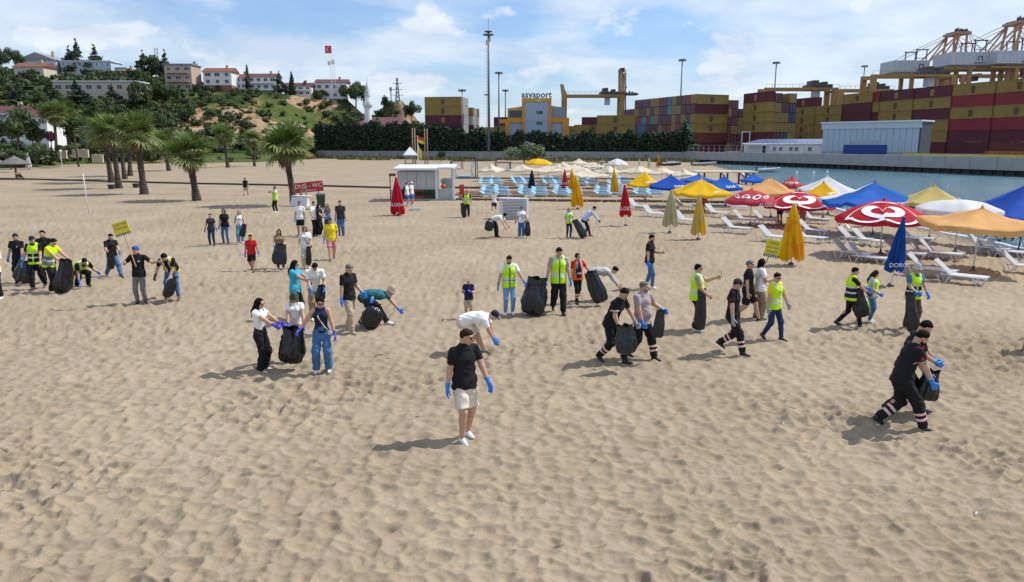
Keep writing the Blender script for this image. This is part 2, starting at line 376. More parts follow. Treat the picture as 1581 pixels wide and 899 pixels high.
def make_hill():
    pxs = np.linspace(-500, 900, 360); ds = np.concatenate([np.linspace(140, 330, 150), np.linspace(335, 700, 20)])
    D, Pp = np.meshgrid(ds, pxs, indexing='ij'); X = bx(Pp) * D; Z = hill_z(Pp, D)
    bump = (fbm(X, D, .06, 4, 3) - .44) * 6 * np.clip(Z / 10, 0, 1) * np.clip((320 - D) / 60, 0, 1)
    cliff = np.exp(-((Pp - 625) / 22) ** 2) * (fbm(X, D, .3, 3, 6) - .44) * 5 * np.clip(Z / 6, 0, 1)
    Z = np.where(Z > .0, Z + bump * np.clip((np.interp(Pp, HP['px'], HP['cd']) - D) / 30, 0, 1) + cliff, -.6)
    V = np.stack([X, D, Z], -1).reshape(-1, 3); i = np.arange(D.size).reshape(D.shape)
    F = np.stack([i[:-1, :-1], i[:-1, 1:], i[1:, 1:], i[1:, :-1]], -1).reshape(-1, 4)
    m_ = bpy.data.materials.new('hill_cover'); m_.use_nodes = True; nt = m_.node_tree; N, L = nt.nodes, nt.links
    b = N['Principled BSDF']; b.inputs['Roughness'].default_value = 1; b.inputs['Specular IOR Level'].default_value = .1
    tc = N.new('ShaderNodeTexCoord')
    def noise(s, d, off=0, rough=.6):
        mp = N.new('ShaderNodeMapping'); mp.inputs[1].default_value = (off, off * .7, 0); L.new(tc.outputs['Object'], mp.inputs[0])
        q = N.new('ShaderNodeTexNoise'); q.inputs['Scale'].default_value = s; q.inputs['Detail'].default_value = d; q.inputs['Roughness'].default_value = rough; L.new(mp.outputs[0], q.inputs[0]); return q.outputs[0]
    def ramp(src, stops):
        r = N.new('ShaderNodeValToRGB'); e = r.color_ramp.elements
        while len(e) < len(stops): e.new(.5)
        for k, (p, c) in enumerate(stops): e[k].position = p; e[k].color = (*c, 1)
        L.new(src, r.inputs[0]); return r.outputs[0]
    def mixc(f, a, c):
        x = N.new('ShaderNodeMix'); x.data_type = 'RGBA'; L.new(f, x.inputs[0]); L.new(a, x.inputs[6]); L.new(c, x.inputs[7]); return x.outputs[2]
    base = ramp(noise(.045, 7), [(.36, (.030, .045, .016)), (.46, (.045, .062, .02)), (.54, (.10, .115, .032)), (.59, (.24, .165, .075)), (.68, (.33, .22, .11))])
    fine = ramp(noise(.5, 6, 20), [(.3, (.55, .55, .55)), (.7, (1.3, 1.3, 1.3))])
    mx = N.new('ShaderNodeMix'); mx.data_type = 'RGBA'; mx.blend_type = 'MULTIPLY'; mx.inputs[0].default_value = 1; L.new(base, mx.inputs[6]); L.new(fine, mx.inputs[7])
    # bare earth and rock: set by vertex weights of the places where the slope is cut
    vc = N.new('ShaderNodeVertexColor'); vc.layer_name = 'cover'
    sp = N.new('ShaderNodeSeparateColor'); L.new(vc.outputs[0], sp.inputs[0])
    rock = ramp(noise(.35, 8, 40, .7), [(.3, (.24, .155, .09)), (.7, (.46, .32, .2))])
    grass = ramp(noise(.25, 6, 60), [(.3, (.045, .068, .019)), (.7, (.105, .128, .038))])
    def thr(ch, lo, hi):
        ad = N.new('ShaderNodeMath'); ad.operation = 'ADD'; L.new(ch, ad.inputs[0]); L.new(noise(.16, 6, 11), ad.inputs[1])
        mr = N.new('ShaderNodeMapRange'); mr.inputs[1].default_value = lo; mr.inputs[2].default_value = hi; L.new(ad.outputs[0], mr.inputs[0]); return mr.outputs[0]
    c1 = mixc(thr(sp.outputs[1], .85, 1.0), mx.outputs[2], grass)
    c2 = mixc(thr(sp.outputs[0], .85, 1.0), c1, rock)
    L.new(c2, b.inputs['Base Color'])
    bp = N.new('ShaderNodeBump'); bp.inputs['Strength'].default_value = 1; bp.inputs['Distance'].default_value = 1.2; L.new(noise(.6, 6, 3), bp.inputs['Height']); L.new(bp.outputs[0], b.inputs['Normal'])
    me = np_mesh('hill', V, F, m_)
    # rough picture of where cuts and lawns lie: bearing and height share of the slope
    sh = np.clip((D - np.interp(Pp, HP['px'], HP['bd'])) / (np.interp(Pp, HP['px'], HP['cd']) - np.interp(Pp, HP['px'], HP['bd'])), 0, 1.2)
    g2 = lambda a, b_, wa, wb: np.exp(-((Pp - a) / wa) ** 2 - ((sh - b_) / wb) ** 2)
    rk = g2(485, .93, 42, .14) + g2(620, .6, 20, .45) * 1.1 + g2(355, .60, 65, .14) * .62 + g2(440, .45, 60, .12) * .8 + g2(290, .4, 50, .15) * .6
    gs = g2(440, .74, 50, .13) + g2(370, .02, 100, .14) + g2(110, .06, 90, .12) + g2(490, .5, 35, .18) * .6
    ca = me.color_attributes.new('cover', 'FLOAT_COLOR', 'POINT')
    arr = np.ones((D.size, 4), np.float32); arr[:, 0] = np.clip(rk, 0, 1).ravel(); arr[:, 1] = np.clip(gs, 0, 1).ravel(); arr[:, 2] = 0
    ca.data.foreach_set('color', arr.ravel())
    tag(link('hill', me), kind='structure')
make_hill()
# ================================================================ PEOPLE
V3 = lambda *a: np.array(a, float)
def nrm(v): return v / (np.linalg.norm(v) + 1e-9)
def rotx(a): c, s = math.cos(a), math.sin(a); return np.array([[1, 0, 0], [0, c, -s], [0, s, c]])
def roty(a): c, s = math.cos(a), math.sin(a); return np.array([[c, 0, s], [0, 1, 0], [-s, 0, c]])
def rotz(a): c, s = math.cos(a), math.sin(a); return np.array([[c, -s, 0], [s, c, 0], [0, 0, 1]])
class Shape:
    """a list of smooth-joined rounded forms that becomes one surface"""
    def __init__(s): s.p = []; s.cut = []
    def cap(s, a, b, ra, rb, k=.018, flat=False):
        a, b = np.asarray(a, float), np.asarray(b, float); r = max(ra, rb); ab = b - a; L2 = ab @ ab + 1e-12; L = math.sqrt(L2)
        def f(P):
            q = P - a; t = np.clip((q @ ab) / L2, 0, 1); d = np.sqrt(((q - t[..., None] * ab) ** 2).sum(-1)) - (ra + (rb - ra) * t)
            if flat: d = np.maximum(d, ((P - b) @ ab) / L)
            return d
        s.p.append((np.minimum(a, b) - r, np.maximum(a, b) + r, f, k)); return s
    def ell(s, A, B, X, a0, b0, a1, b1, k=.02, flat=False):     # tapering trunk of oval section; X is the wide axis
        A, B = np.asarray(A, float), np.asarray(B, float); ab = B - A; L = np.linalg.norm(ab); w = ab / L; X = nrm(X - (X @ w) * w); Y = np.cross(w, X); r = max(a0, a1, b0, b1)
        def f(P):
            q = P - A; h = q @ w; t = np.clip(h / L, 0, 1); e = h - t * L; a = a0 + (a1 - a0) * t; b = b0 + (b1 - b0) * t
            m = np.minimum(a, b); kk = np.sqrt(((q @ X) / a) ** 2 + ((q @ Y) / b) ** 2 + (e / m) ** 2); d = (kk - 1) * m
            if flat: d = np.maximum(d, -h)
            return d
        s.p.append((np.minimum(A, B) - r, np.maximum(A, B) + r, f, k)); return s
    def ball(s, c, r, M=None, k=.015):
        c = np.asarray(c, float); r = np.asarray(r if np.ndim(r) else [r] * 3, float); R_ = max(r); m = min(r)
        def f(P):
            q = P - c
            if M is not None: q = q @ M
            return (np.sqrt(((q / r) ** 2).sum(-1)) - 1) * m
        s.p.append((c - R_, c + R_, f, k)); return s
    def chop(s, p, n):                                            # keep the side the normal points away from
        p, n = np.asarray(p, float), nrm(np.asarray(n, float)); s.cut.append(lambda P: (P - p) @ n); return s
    def sub(s, c, r, M=None):
        c = np.asarray(c, float); r = np.asarray(r if np.ndim(r) else [r] * 3, float)
        def f(P):
            q = P - c
            if M is not None: q = q @ M
            return -(np.sqrt(((q / r) ** 2).sum(-1)) - 1) * min(r)
        s.cut.append(f); return s
    def surface(s, res, wr=0.0):
        lo = np.min([p[0] for p in s.p], 0) - 3 * res; hi = np.max([p[1] for p in s.p], 0) + 3 * res
        n = np.ceil((hi - lo) / res).astype(int) + 1
        F = np.full(n, 1.0, np.float32); ax = [lo[i] + res * np.arange(n[i]) for i in range(3)]
        for a, b, f, k in s.p:
            mg = k + 3 * res
            i0 = np.maximum(np.floor((a - mg - lo) / res).astype(int), 0); i1 = np.minimum(np.ceil((b + mg - lo) / res).astype(int) + 1, n)
            sl = tuple(slice(i0[i], i1[i]) for i in range(3))
            P = np.stack(np.meshgrid(*[ax[i][sl[i]] for i in range(3)], indexing='ij'), -1)
            d = f(P); o = F[sl]; h = np.maximum(k - np.abs(o - d), 0) / k
            F[sl] = np.minimum(o, d) - h * h * k * .25
        if s.cut:
            P = np.stack(np.meshgrid(*ax, indexing='ij'), -1)
            for c in s.cut: F = np.maximum(F, c(P))
        if wr:                                                    # soft folds
            P = np.stack(np.meshgrid(*ax, indexing='ij'), -1); x, y, z = P[..., 0], P[..., 1], P[..., 2]
            q = np.sin(31 * z + 17 * x + 2.2 * np.sin(13 * y + 9 * x) + wr * 900) + .8 * np.sin(47 * z - 29 * x + 21 * y + 1.8 * np.sin(19 * z + wr * 500)) + .5 * np.sin(23 * x + 37 * y - 11 * z)
            F = F + (wr * q).astype(np.float32)
        return surf_nets(F, lo, res)
_C = np.array([[i, j, k] for i in (0, 1) for j in (0, 1) for k in (0, 1)])
_E = [(a, b) for a in range(8) for b in range(8) if a < b and np.abs(_C[a] - _C[b]).sum() == 1]
def surf_nets(F, lo, res):
    S = F < 0
    m = np.zeros(np.array(F.shape) - 1, int)
    for c in _C: m += S[c[0]:c[0] + m.shape[0], c[1]:c[1] + m.shape[1], c[2]:c[2] + m.shape[2]]
    idx = np.argwhere((m > 0) & (m < 8))
    vals = np.stack([F[idx[:, 0] + c[0], idx[:, 1] + c[1], idx[:, 2] + c[2]] for c in _C], 1)
    acc = np.zeros((len(idx), 3)); cnt = np.zeros(len(idx))
    for a, b in _E:
        va, vb = vals[:, a], vals[:, b]; x = (va < 0) != (vb < 0)
        t = np.where(x, va / np.where(x, va - vb, 1), 0); acc += np.where(x[:, None], _C[a] + t[:, None] * (_C[b] - _C[a]), 0); cnt += x
    V = lo + res * (idx + acc / cnt[:, None])
    I = np.full(m.shape, -1, np.int32); I[idx[:, 0], idx[:, 1], idx[:, 2]] = np.arange(len(idx))
    Q = []
    for axn in range(3):
        u, v = (axn + 1) % 3, (axn + 2) % 3
        e = np.zeros(3, int); e[axn] = 1
        A = S[:S.shape[0] - e[0], :S.shape[1] - e[1], :S.shape[2] - e[2]]; B = S[e[0]:, e[1]:, e[2]:]
        p = np.argwhere(A != B); p = p[(p[:, u] > 0) & (p[:, v] > 0) & (p[:, u] < S.shape[u] - 1) & (p[:, v] < S.shape[v] - 1)]
        du = np.zeros(3, int); du[u] = 1; dv = np.zeros(3, int); dv[v] = 1
        g = lambda q: I[q[:, 0], q[:, 1], q[:, 2]]
        quad = np.stack([g(p - du - dv), g(p - dv), g(p), g(p - du)], 1)
        flip = ~A[p[:, 0], p[:, 1], p[:, 2]]
        quad[flip] = quad[flip][:, ::-1]; Q.append(quad)
    return V, np.concatenate(Q)

SKIN = {k: mat('skin_' + k, c, .55, .10, 20, spec=.35) for k, c in dict(light=(.50, .29, .19), tan=(.36, .19, .115), dark=(.25, .125, .072)).items()}
C_ = {}
for k, c in dict(black=(.012, .012, .014), charcoal=(.035, .036, .04), navy=(.014, .02, .05), white=(.78, .78, .76), cream=(.62, .55, .45), beige=(.42, .33, .24), khaki=(.27, .21, .14), brown=(.09, .05, .032),
                 grey=(.16, .16, .17), mauve=(.34, .28, .29), lightgrey=(.42, .42, .42), red=(.50, .015, .018), yellow=(.72, .56, .02), teal=(.035, .14, .17), turquoise=(.05, .33, .46), sky=(.42, .55, .75), denim=(.055, .145, .30),
                 lightdenim=(.16, .32, .52), darkdenim=(.018, .035, .095), hivis=(.50, .80, .02), orange=(.75, .16, .02), silver=(.55, .57, .57), pinkstripe=(.80, .52, .48), blue=(.03, .08, .42), pink=(.55, .22, .30), purple=(.16, .08, .45), tan=(.30, .2, .12), olive=(.05, .075, .06)).items():
    C_[k] = fabric('cloth_' + k, c)
GLOVE = dict(blue=mat('glove_blue', (.02, .19, .62), .45, .06, 20), purple=mat('glove_violet', (.055, .05, .50), .45, .06, 20), grey=mat('glove_grey', (.3, .31, .33), .6, .06, 20), dark=mat('glove_dark', (.02, .025, .04), .6, .06, 20))
HAIR = dict(black=mat('hair_black', (.006, .005, .0045), .8, .3, 60, .5, 90, spec=.12), brown=mat('hair_brown', (.032, .016, .009), .8, .3, 60, .5, 90, spec=.12), red=mat('hair_auburn', (.11, .04, .016), .8, .3, 60, .5, 90, spec=.12), grey=mat('hair_grey', (.10, .095, .09), .5, .3, 60, .5, 90), blond=mat('hair_fair', (.20, .12, .06), .5, .3, 60, .5, 90))
SHOE = dict(white=mat('shoe_white', (.74, .75, .77), .5, .05), black=mat('shoe_black', (.014, .014, .015), .5, .1), brown=mat('shoe_brown', (.09, .06, .04), .6, .1), beige=mat('shoe_beige', (.45, .38, .30), .6, .1))
LENS = mat('dark_lens', (.01, .01, .012), .15, 0); EYE = mat('eye_dark', (.02, .014, .01), .25, 0); LIP = mat('lip', (.33, .12, .095), .5, 0); EYEW = mat('eye_white', (.7, .68, .65), .3, 0)

def ik(A, T, l1, l2, pole):
    d = T - A; D = np.linalg.norm(d); D = min(max(D, abs(l1 - l2) + 1e-4), (l1 + l2) * .9995); u = nrm(T - A); T = A + u * D
    a = (l1 * l1 - l2 * l2 + D * D) / (2 * D); h = math.sqrt(max(l1 * l1 - a * a, 0)); p = pole - (pole @ u) * u
    return A + u * a + nrm(p) * h, T
FOLK = 'people clearing litter on the beach'
def person(label, px, py, head_y=None, h=None, face=180, **o):
    g = ground(px, py)
    if h is None:
        d = ray(px, head_y); h = CAM_H + d.z * (g.y / d.y) - g.z
    return person_at(label, g, h, face, **o)
def person_at(label, g, h, face, lean=0, tilt=0, hz=None, hy=None, feet=((.062, .0, 0), (-.062, -.01, 0)), hands=None, head=(0, 0), sex='m', w=1.0, belly=0, skin='light',
              top=('tee', 'white'), vest=None, bottom=('trousers', 'black'), stripes=False, shoes='black', gloves=(None, None), hair=('short', 'black'), hat=None, glasses=False, beard=None, elbow=(None, None),
              strap=None, backpack=None, grip=(0, 0), lowest=None, toe=(0, 0), twist=0, shirt_marks=None, apron=None, group=FOLK):
    root = empty('person', g, R(face), label, 'person', group)
    dist = g.y; res = .0125 if dist < 13.5 else .014 if dist < 19 else .017 if dist < 32 else .023 if dist < 60 else .03
    fine = min(res, .0125) * .62 if dist < 32 else .013
    sk = SKIN[skin]; fem = sex == 'f'
    W = h * w
    # ---- skeleton
    al = R(lean); s1 = V3(math.sin(R(tilt)), math.sin(al * .8), math.cos(al * .8)); s1 = nrm(s1); s2 = nrm(V3(math.sin(R(tilt)), math.sin(al * 1.15), math.cos(al * 1.15))); s3 = nrm(V3(0, math.sin(al * .9), math.cos(al * .9)))
    hyv = (hy if hy is not None else -.11 * math.sin(max(al, 0)) ** 1.0 + .5 * (feet[0][1] + feet[1][1])) * h
    ank = [V3(f[0], f[1], .042 + f[2]) * h for f in feet]
    hzv = (hz if hz is not None else .527) * h
    hipx = (.048 if not fem else .051) * h
    for sgn, a in ((1, ank[0]), (-1, ank[1])):
        hor = math.hypot(a[0] - sgn * hipx, a[1] - hyv); mx = math.sqrt(max((.487 * h) ** 2 - hor ** 2, .01)); hzv = min(hzv, a[2] + mx + .01 * h)
    hip = V3(0, hyv, hzv); Xt = rotz(R(twist)) @ V3(1, 0, 0)
    waist = hip + s1 * .095 * h; chest = waist + s2 * .125 * h; neck = chest + s2 * .098 * h
    shw = (.104 if not fem else .09) * W
    sh = [chest + s2 * .068 * h + Xt * shw, chest + s2 * .068 * h - Xt * shw]
    hj = [hip + V3(hipx, 0, -.012 * h), hip + V3(-hipx, 0, -.012 * h)]
    l1, l2, a1, a2 = .243 * h, .246 * h, .168 * h, .148 * h
    knee = []
    for i in (0, 1):
        k, a = ik(hj[i], ank[i], l1, l2, V3((.12 if i == 0 else -.12), 1, .05)); knee.append(k); ank[i] = a
    if hands is None: hands = ((.15, .03, .46), (-.15, .03, .46))
    elb, wr = [], []
    for i, sgn in ((0, 1), (1, -1)):
        T = V3(*hands[i]) * h; pole = V3(.35 * sgn, -1, -.25) if elbow[i] is None else V3(*elbow[i])
        e, t = ik(sh[i], T, a1, a2, pole); elb.append(e); wr.append(t)
    nd = nrm(V3(0, math.sin(al * .75 + R(head[1]) * .4), math.cos(al * .75 + R(head[1]) * .4)))
    Mh = rotz(R(head[0])) @ rotx(-(al * .62 + R(head[1])))       # head frame: columns right, forward, up
    hc = neck + nd * .052 * h + Mh @ V3(0, .012, .038) * h
    HP_ = lambda x, y, z: hc + Mh @ (V3(x, y, z) * h)
    # ---- the body, one surface
    b = Shape()
    hipw, waw, chw = (.092, .074, .092) if not fem else (.098, .066, .084)
    td = .064 if not fem else .060; waw0 = waw
    wj = .5 + .5 * w
    def torso(S, grow, low=None, k=.03, hi=True, boxy=0):
        e = grow * h; waw = waw0 + boxy * (hipw - waw0)
        lowp = hip - s1 * .035 * h if low is None else hip - s1 * low * h
        if belly: S.ball(waist + V3(0, .03 + belly * .4, -.01) * h, (.075 * W + e, (.055 + belly) * h + e, .085 * h + e))
        x_ = .013 * h if boxy else 0; S.ell(lowp, hip + s1 * .02 * h, Xt, hipw * W + e + x_, td * 1.05 * W + e + x_, hipw * .97 * W + e + x_, td * W + e + x_, k, flat=low is not None)
        S.ell(hip + s1 * .01 * h, waist, Xt, hipw * .94 * W + e, td * W + e, waw * W + e, td * .92 * W + e, k)
        S.ell(waist, chest, Xt, waw * W + e, td * .92 * W + e, chw * W + e, td * 1.08 * W + e, k)
        S.ell(chest, chest + s2 * .072 * h, Xt, chw * W + e, td * 1.06 * W + e, chw * .86 * W + e, td * .72 * W + e, k)
        if fem:
            for sg in (1, -1): S.ball(chest + Xt * sg * .04 * h + np.cross(s2, Xt) * .048 * h + s2 * .012 * h, .036 * h + e, k=.03)
        if hi: S.cap(sh[0] * .8 + neck * .2 - s2 * .006 * h, sh[1] * .8 + neck * .2 - s2 * .006 * h, .027 * W + e * .5, .027 * W + e * .5, .03)
    def arm(S, i, grow=0, t0=0, t1=2, flat=False, k=.02):
        e = grow * h; u = min(t1, 1)
        S.cap(sh[i], sh[i] + (elb[i] - sh[i]) * u, .0335 * W + e, (.0335 - .008 * u) * W + e * (1 if t1 > 1 else 1.15), k, flat=flat and t1 <= 1)
        if t1 > 1: S.cap(elb[i], elb[i] + (wr[i] - elb[i]) * (t1 - 1), .0265 * W + e, (.0265 - .009 * (t1 - 1)) * W + e, k, flat=flat)
    def leg(S, i, g0=0, g1=0, t1=2, flat=False, k=.022, kn=0):
        e = g0 * h; f = g1 * h; u = min(t1, 1)
        S.cap(hj[i], hj[i] + (knee[i] - hj[i]) * u, .051 * W + e, (.051 - .013 * u) * wj * h + (kn * h if t1 > 1 else f), k, flat=flat and t1 <= 1)
        if t1 > 1:
            v = t1 - 1; q = knee[i] + (ank[i] - knee[i]) * v
            S.cap(knee[i], q, .0375 * wj * h + kn * h, (.0375 - .014 * v) * wj * h + f, k, flat=flat)
            if not g1:
                c = knee[i] + (ank[i] - knee[i]) * .3; bk = nrm(np.cross(ank[i] - knee[i], V3(1, 0, 0))); bk = bk if bk[1] < 0 else -bk; S.ball(c + bk * .012 * h, (.033 * h, .033 * h, .06 * h))
    torso(b, 0); b.cap(neck - s2 * .02 * h, hc - Mh @ V3(0, .018, .03) * h, .035 * wj * h, .033 * wj * h, .02)
    for i in (0, 1): arm(b, i); leg(b, i)
    # head: skull, jaw, nose, brow, cheeks, ears
    b.ball(HP_(0, -.004, .010), V3(.0435, .053, .054) * h, Mh, .02); b.ball(HP_(0, .012, -.032), V3(.034, .037, .036) * h, Mh, .02); b.cap(HP_(0, .030, -.052), HP_(0, .034, -.056), .013 * h, .012 * h, .015)
    b.cap(HP_(0, .050, .006), HP_(0, .060, -.014), .0052 * h, .0085 * h, .008); b.cap(HP_(-.022, .043, .016), HP_(.022, .043, .016), .0075 * h, .0075 * h, .012)
    b.cap(HP_(-.013, .044, -.031), HP_(.013, .044, -.031), .0058 * h, .0058 * h, .008)
    for sg in (1, -1): b.ball(HP_(sg * .0445, -.006, -.004), V3(.006, .011, .017) * h, Mh, .006); b.ball(HP_(sg * .027, .036, -.014), V3(.013, .011, .012) * h, Mh, .012)
    V, F = b.surface(res); parts = [(V, F)]
    # ---- hands: palm, four fingers of unequal length, thumb
    def hand(i, curl, grow=0.0):
        sgn = 1 if i == 0 else -1
        y = nrm(wr[i] - elb[i]); inn = V3(-sgn, .25, 0); z = inn - (inn @ y) * y; z = nrm(z); x = np.cross(y, z)
        th = x if x @ V3(0, 1, .3) > 0 else -x
        S = Shape(); L = .108 * h; e = grow * h
        for q, ln in zip((-1.5, -.5, .5, 1.5), (.78, .94, 1.0, .92)):
            base = wr[i] + th * q * .0035 * h; kn = wr[i] + y * (.053 + .003 * (1 - abs(q - .4) / 2)) * h + th * q * .0118 * h
            S.cap(base, kn, .011 * h + e, .0078 * h + e, .008)
            p = kn; ang = .25 + curl * .55 + .06 * (1.5 - q)
            for sgm, (fr, r0, r1) in enumerate(((.42, .0064, .0058), (.32, .0058, .0052), (.26, .0052, .0044))):
                dirv = nrm(y * math.cos(ang) + z * math.sin(ang) + th * q * .05 * (1 - curl)); p2 = p + dirv * fr * ln * .047 * h
                S.cap(p, p2, r0 * h + e, r1 * h + e, .003); p = p2; ang += .22 + curl * .85
        t0 = wr[i] + y * .014 * h + th * .016 * h; t1 = t0 + nrm(th * .75 + y * .65 + z * .3) * .03 * h; t2 = t1 + nrm(th * (.35 - .3 * curl) + y * .8 + z * (.35 + curl * .5)) * .026 * h
        S.cap(wr[i] + y * .01 * h, t0, .010 * h + e, .0095 * h + e, .008); S.cap(t0, t1, .0095 * h + e, .0072 * h + e, .006); S.cap(t1, t2, .0072 * h + e, .0056 * h + e, .004)
        S.cap(wr[i] - y * .02 * h, wr[i] + y * .01 * h, .0165 * wj * h + e, .0135 * h + e, .01)
        return S
    for i in (0, 1):
        if gloves[i] is None: parts.append(hand(i, grip[i]).surface(fine))
    off = 0; VV, FF = [], []
    for v, f in parts: VV.append(v); FF.append(f + off); off += len(v)
    link('body', np_mesh('body', np.concatenate(VV), np.concatenate(FF), sk), root)
    def add(name, S, m, rs=None, paint=None, parent=None, wr=0.0):
        v, f = S.surface(rs or res, wr)
        mi = None
        if paint: mi = paint(v[f].mean(1))
        return link(name, np_mesh(name, v, f, m, mi), parent or root)
    for i in (0, 1):
        if gloves[i]:
            S = hand(i, grip[i], .0016); y = nrm(wr[i] - elb[i]); S.cap(wr[i] - y * .035 * h, wr[i], .022 * wj * h, .019 * wj * h, .01); add('glove', S, GLOVE[gloves[i]], fine)
    # ---- clothes
    tor = lambda P: ((P - hip) @ s1 / h)                          # height along the trunk above the hips, share of stature
    fwd = np.cross(s2, Xt)
    kind, cl = bottom[0], C_[bottom[1]]
    S = Shape(); e = {'trousers': .006, 'slim': .004, 'wide': .009, 'shorts': .010}[kind]
    S.ell(hip - s1 * .045 * h, hip + s1 * .02 * h, Xt, hipw * W + e * h, td * 1.08 * W + e * h, hipw * .96 * W + e * h, td * W + e * h, .03); S.ell(hip, hip + s1 * .07 * h, Xt, hipw * .95 * W + e * h, td * W + e * h, waw * 1.02 * W + e * h, td * .95 * W + e * h, .02)
    for i in (0, 1):
        if kind == 'shorts': leg(S, i, .010, .022, .88, True, k=.010)
        elif kind == 'wide': leg(S, i, .010, .026, 2.0, True, kn=.016)
        elif kind == 'slim': leg(S, i, .004, .007, 1.97, True, kn=.004)
        else: leg(S, i, .008, .0175, 1.99, True, kn=.015)
    pm, pf = [cl], None
    if stripes:
        pm = [cl, C_['pinkstripe'] if stripes is True else C_[stripes]]
        def pf(P):
            r = np.zeros(len(P), int)
            for i in (0, 1):
                d = ank[i] - knee[i]; t = ((P - knee[i]) @ d) / (d @ d); near = np.linalg.norm(P - (knee[i] + np.clip(t, 0, 1)[:, None] * d), axis=1) < .085 * h
                r[near & (((t > .36) & (t < .46)) | ((t > .58) & (t < .68)))] = 1
            return r
    add({'shorts': 'shorts'}.get(kind, 'trousers'), S, pm, None, pf, wr=(.0022 if bottom[0] == 'slim' else .0052) if dist < 34 else 0)
    kind, cl = top[0], C_[top[1]]
    S = Shape(); gr = {'tank': .007, 'tee': .010, 'polo': .009, 'long': .010, 'crop': .007}[kind]
    if kind == 'tank':
        torso(S, gr, -.01 if fem else .03, hi=False)
        for sg in (1, -1): S.cap(chest + Xt * sg * .05 * W, neck + Xt * sg * .045 * W - s2 * .02 * h, .045 * h, .028 * h, .02)
    else:
        torso(S, gr, {'crop': -.02}.get(kind, .05), boxy=(.25 if fem else .7) if kind != 'crop' else 0)
        for i in (0, 1): arm(S, i, .006, 0, 1.96 if kind == 'long' else (.66 if kind != 'crop' else .5), True)
    if kind == 'polo': S.cap(neck - s2 * .004 * h, neck + nd * .014 * h, .045 * wj * h, .042 * wj * h, .012)
    sm, sp = [cl], None
    if shirt_marks:
        sm = [cl] + [C_[c] for _, c, _, _ in shirt_marks]
        def sp(P):
            r = np.zeros(len(P), int)
            for q, (where, c, rad, _) in enumerate(shirt_marks):
                pt = {'sleeve_r': sh[0] + (elb[0] - sh[0]) * .40 + V3(.04, -.006, 0) * h, 'sleeve_l': sh[1] + (elb[1] - sh[1]) * .40 - V3(.04, .006, 0) * h, 'chest': chest + fwd * td * 1.15 * W - Xt * .045 * h, 'hem_r': sh[0] + (elb[0] - sh[0]) * .62, 'hem_l': sh[1] + (elb[1] - sh[1]) * .62}[where]
                if where.startswith('hem'): 
                    i = 0 if where.endswith('r') else 1; dd = elb[i] - sh[i]; t = (P - sh[i]) @ dd / (dd @ dd); r[(t > .54) & (t < .61) & (np.linalg.norm(P - pt, axis=1) < .08 * h)] = q + 1
                else: r[np.linalg.norm(P - pt, axis=1) < rad * h + (.010 * h)] = q + 1
            return r
    add({'tank': 'tank_top', 'polo': 'polo_shirt', 'long': 'shirt', 'crop': 'shirt'}.get(kind, 'shirt'), S, sm, None, sp, wr=(.0042 if kind != 'tank' else .0015) if dist < 34 else 0)
    if vest:
        S = Shape(); torso(S, .020, .055 if vest != 'short' else -.02, hi=False, boxy=.8)
        for sg in (1, -1): S.cap(chest + Xt * sg * .055 * W + s2 * .02 * h, neck * .5 + (chest + s2 * .07 * h + Xt * sg * .085 * W) * .5, .056 * W, .042 * W, .02)
        S.sub(neck + fwd * .04 * h + s2 * .02 * h, (.042 * h, .05 * h, .06 * h))
        stl = {'hivis': ('hivis', 'silver', 'navy', 'hivis'), 'short': ('hivis', 'silver', 'navy', 'hivis'), 'navyhi': ('navy', 'silver', 'hivis', 'hivis'), 'greyhi': ('grey', 'silver', 'hivis', 'hivis'), 'blackhi': ('black', 'silver', 'hivis', 'hivis'), 'redvest': ('navy', 'silver', 'orange', 'orange'), 'yellowstripe': ('black', 'silver', 'yellow', 'yellow')}[vest]
        ms = [C_[c] for c in stl]
        def vp(P, vest=vest):
            t = tor(P); u = (P - hip) @ Xt / h; r = np.zeros(len(P), int)
            if vest in ('hivis', 'short'):
                r[((t > .035) & (t < .062)) | ((t > .085) & (t < .112))] = 1; r[(np.abs(t - .0485) > .011) & (r == 1) & (t < .07)] = 2
                r[(np.abs(u) < .007) & ((P - hip) @ fwd > 0)] = 2; r[(t > .235) & (np.abs(np.abs(u) - .06) < .012)] = 1
            elif vest == 'redvest':
                r[(np.abs(u) > .066) | (t < -.005)] = 2; r[(t > .07) & (t < .10) & (np.abs(u) < .05)] = 1; r[(t > .17) & (np.abs(np.abs(u) - .045) < .010)] = 1
            elif vest == 'yellowstripe':
                r[(np.abs(np.abs(u) - .075) < .016)] = 3; r[(np.abs(np.abs(u) - .045) < .012)] = 1; r[t < -.005] = 3
            else:
                r[t > .165] = 2; r[t < -.012] = 3; r[(t > .06) & (t < .085)] = 1; r[(np.abs(u) < .010) & ((P - hip) @ fwd > 0)] = 2; r[(t > .15) & (t < .168)] = 1
            return r
        add('safety_vest', S, ms, None, vp, wr=.0025 if dist < 34 else 0)
    for i in (0, 1):                                              # shoes
        S = Shape(); ti = toe[i] if isinstance(toe, tuple) else toe; yaw = (4 if i == 0 else -4) * -1; f = rotz(R(yaw)) @ rotx(-R(ti)) ; a = ank[i]
        Q = lambda x, y, z: a + f @ (V3(x, y, z) * h)
        S.cap(Q(0, -.022, -.022), Q(0, .045, -.026), .0225 * h, .0225 * h, .012).cap(Q(0, .04, -.028), Q(0, .088, -.030), .0225 * h, .0165 * h, .012).cap(Q(0, -.012, -.016), Q(0, -.010, .012), .0255 * h, .025 * h, .012)
        S.cap(Q(0, .0, -.01), Q(0, .05, -.02), .024 * h, .019 * h, .01); S.chop(Q(0, 0, -.042), f @ V3(0, 0, -1))
        add('shoe', S, [SHOE[shoes], SHOE['white']] if shoes == 'white' else [SHOE[shoes]], min(res, .014))
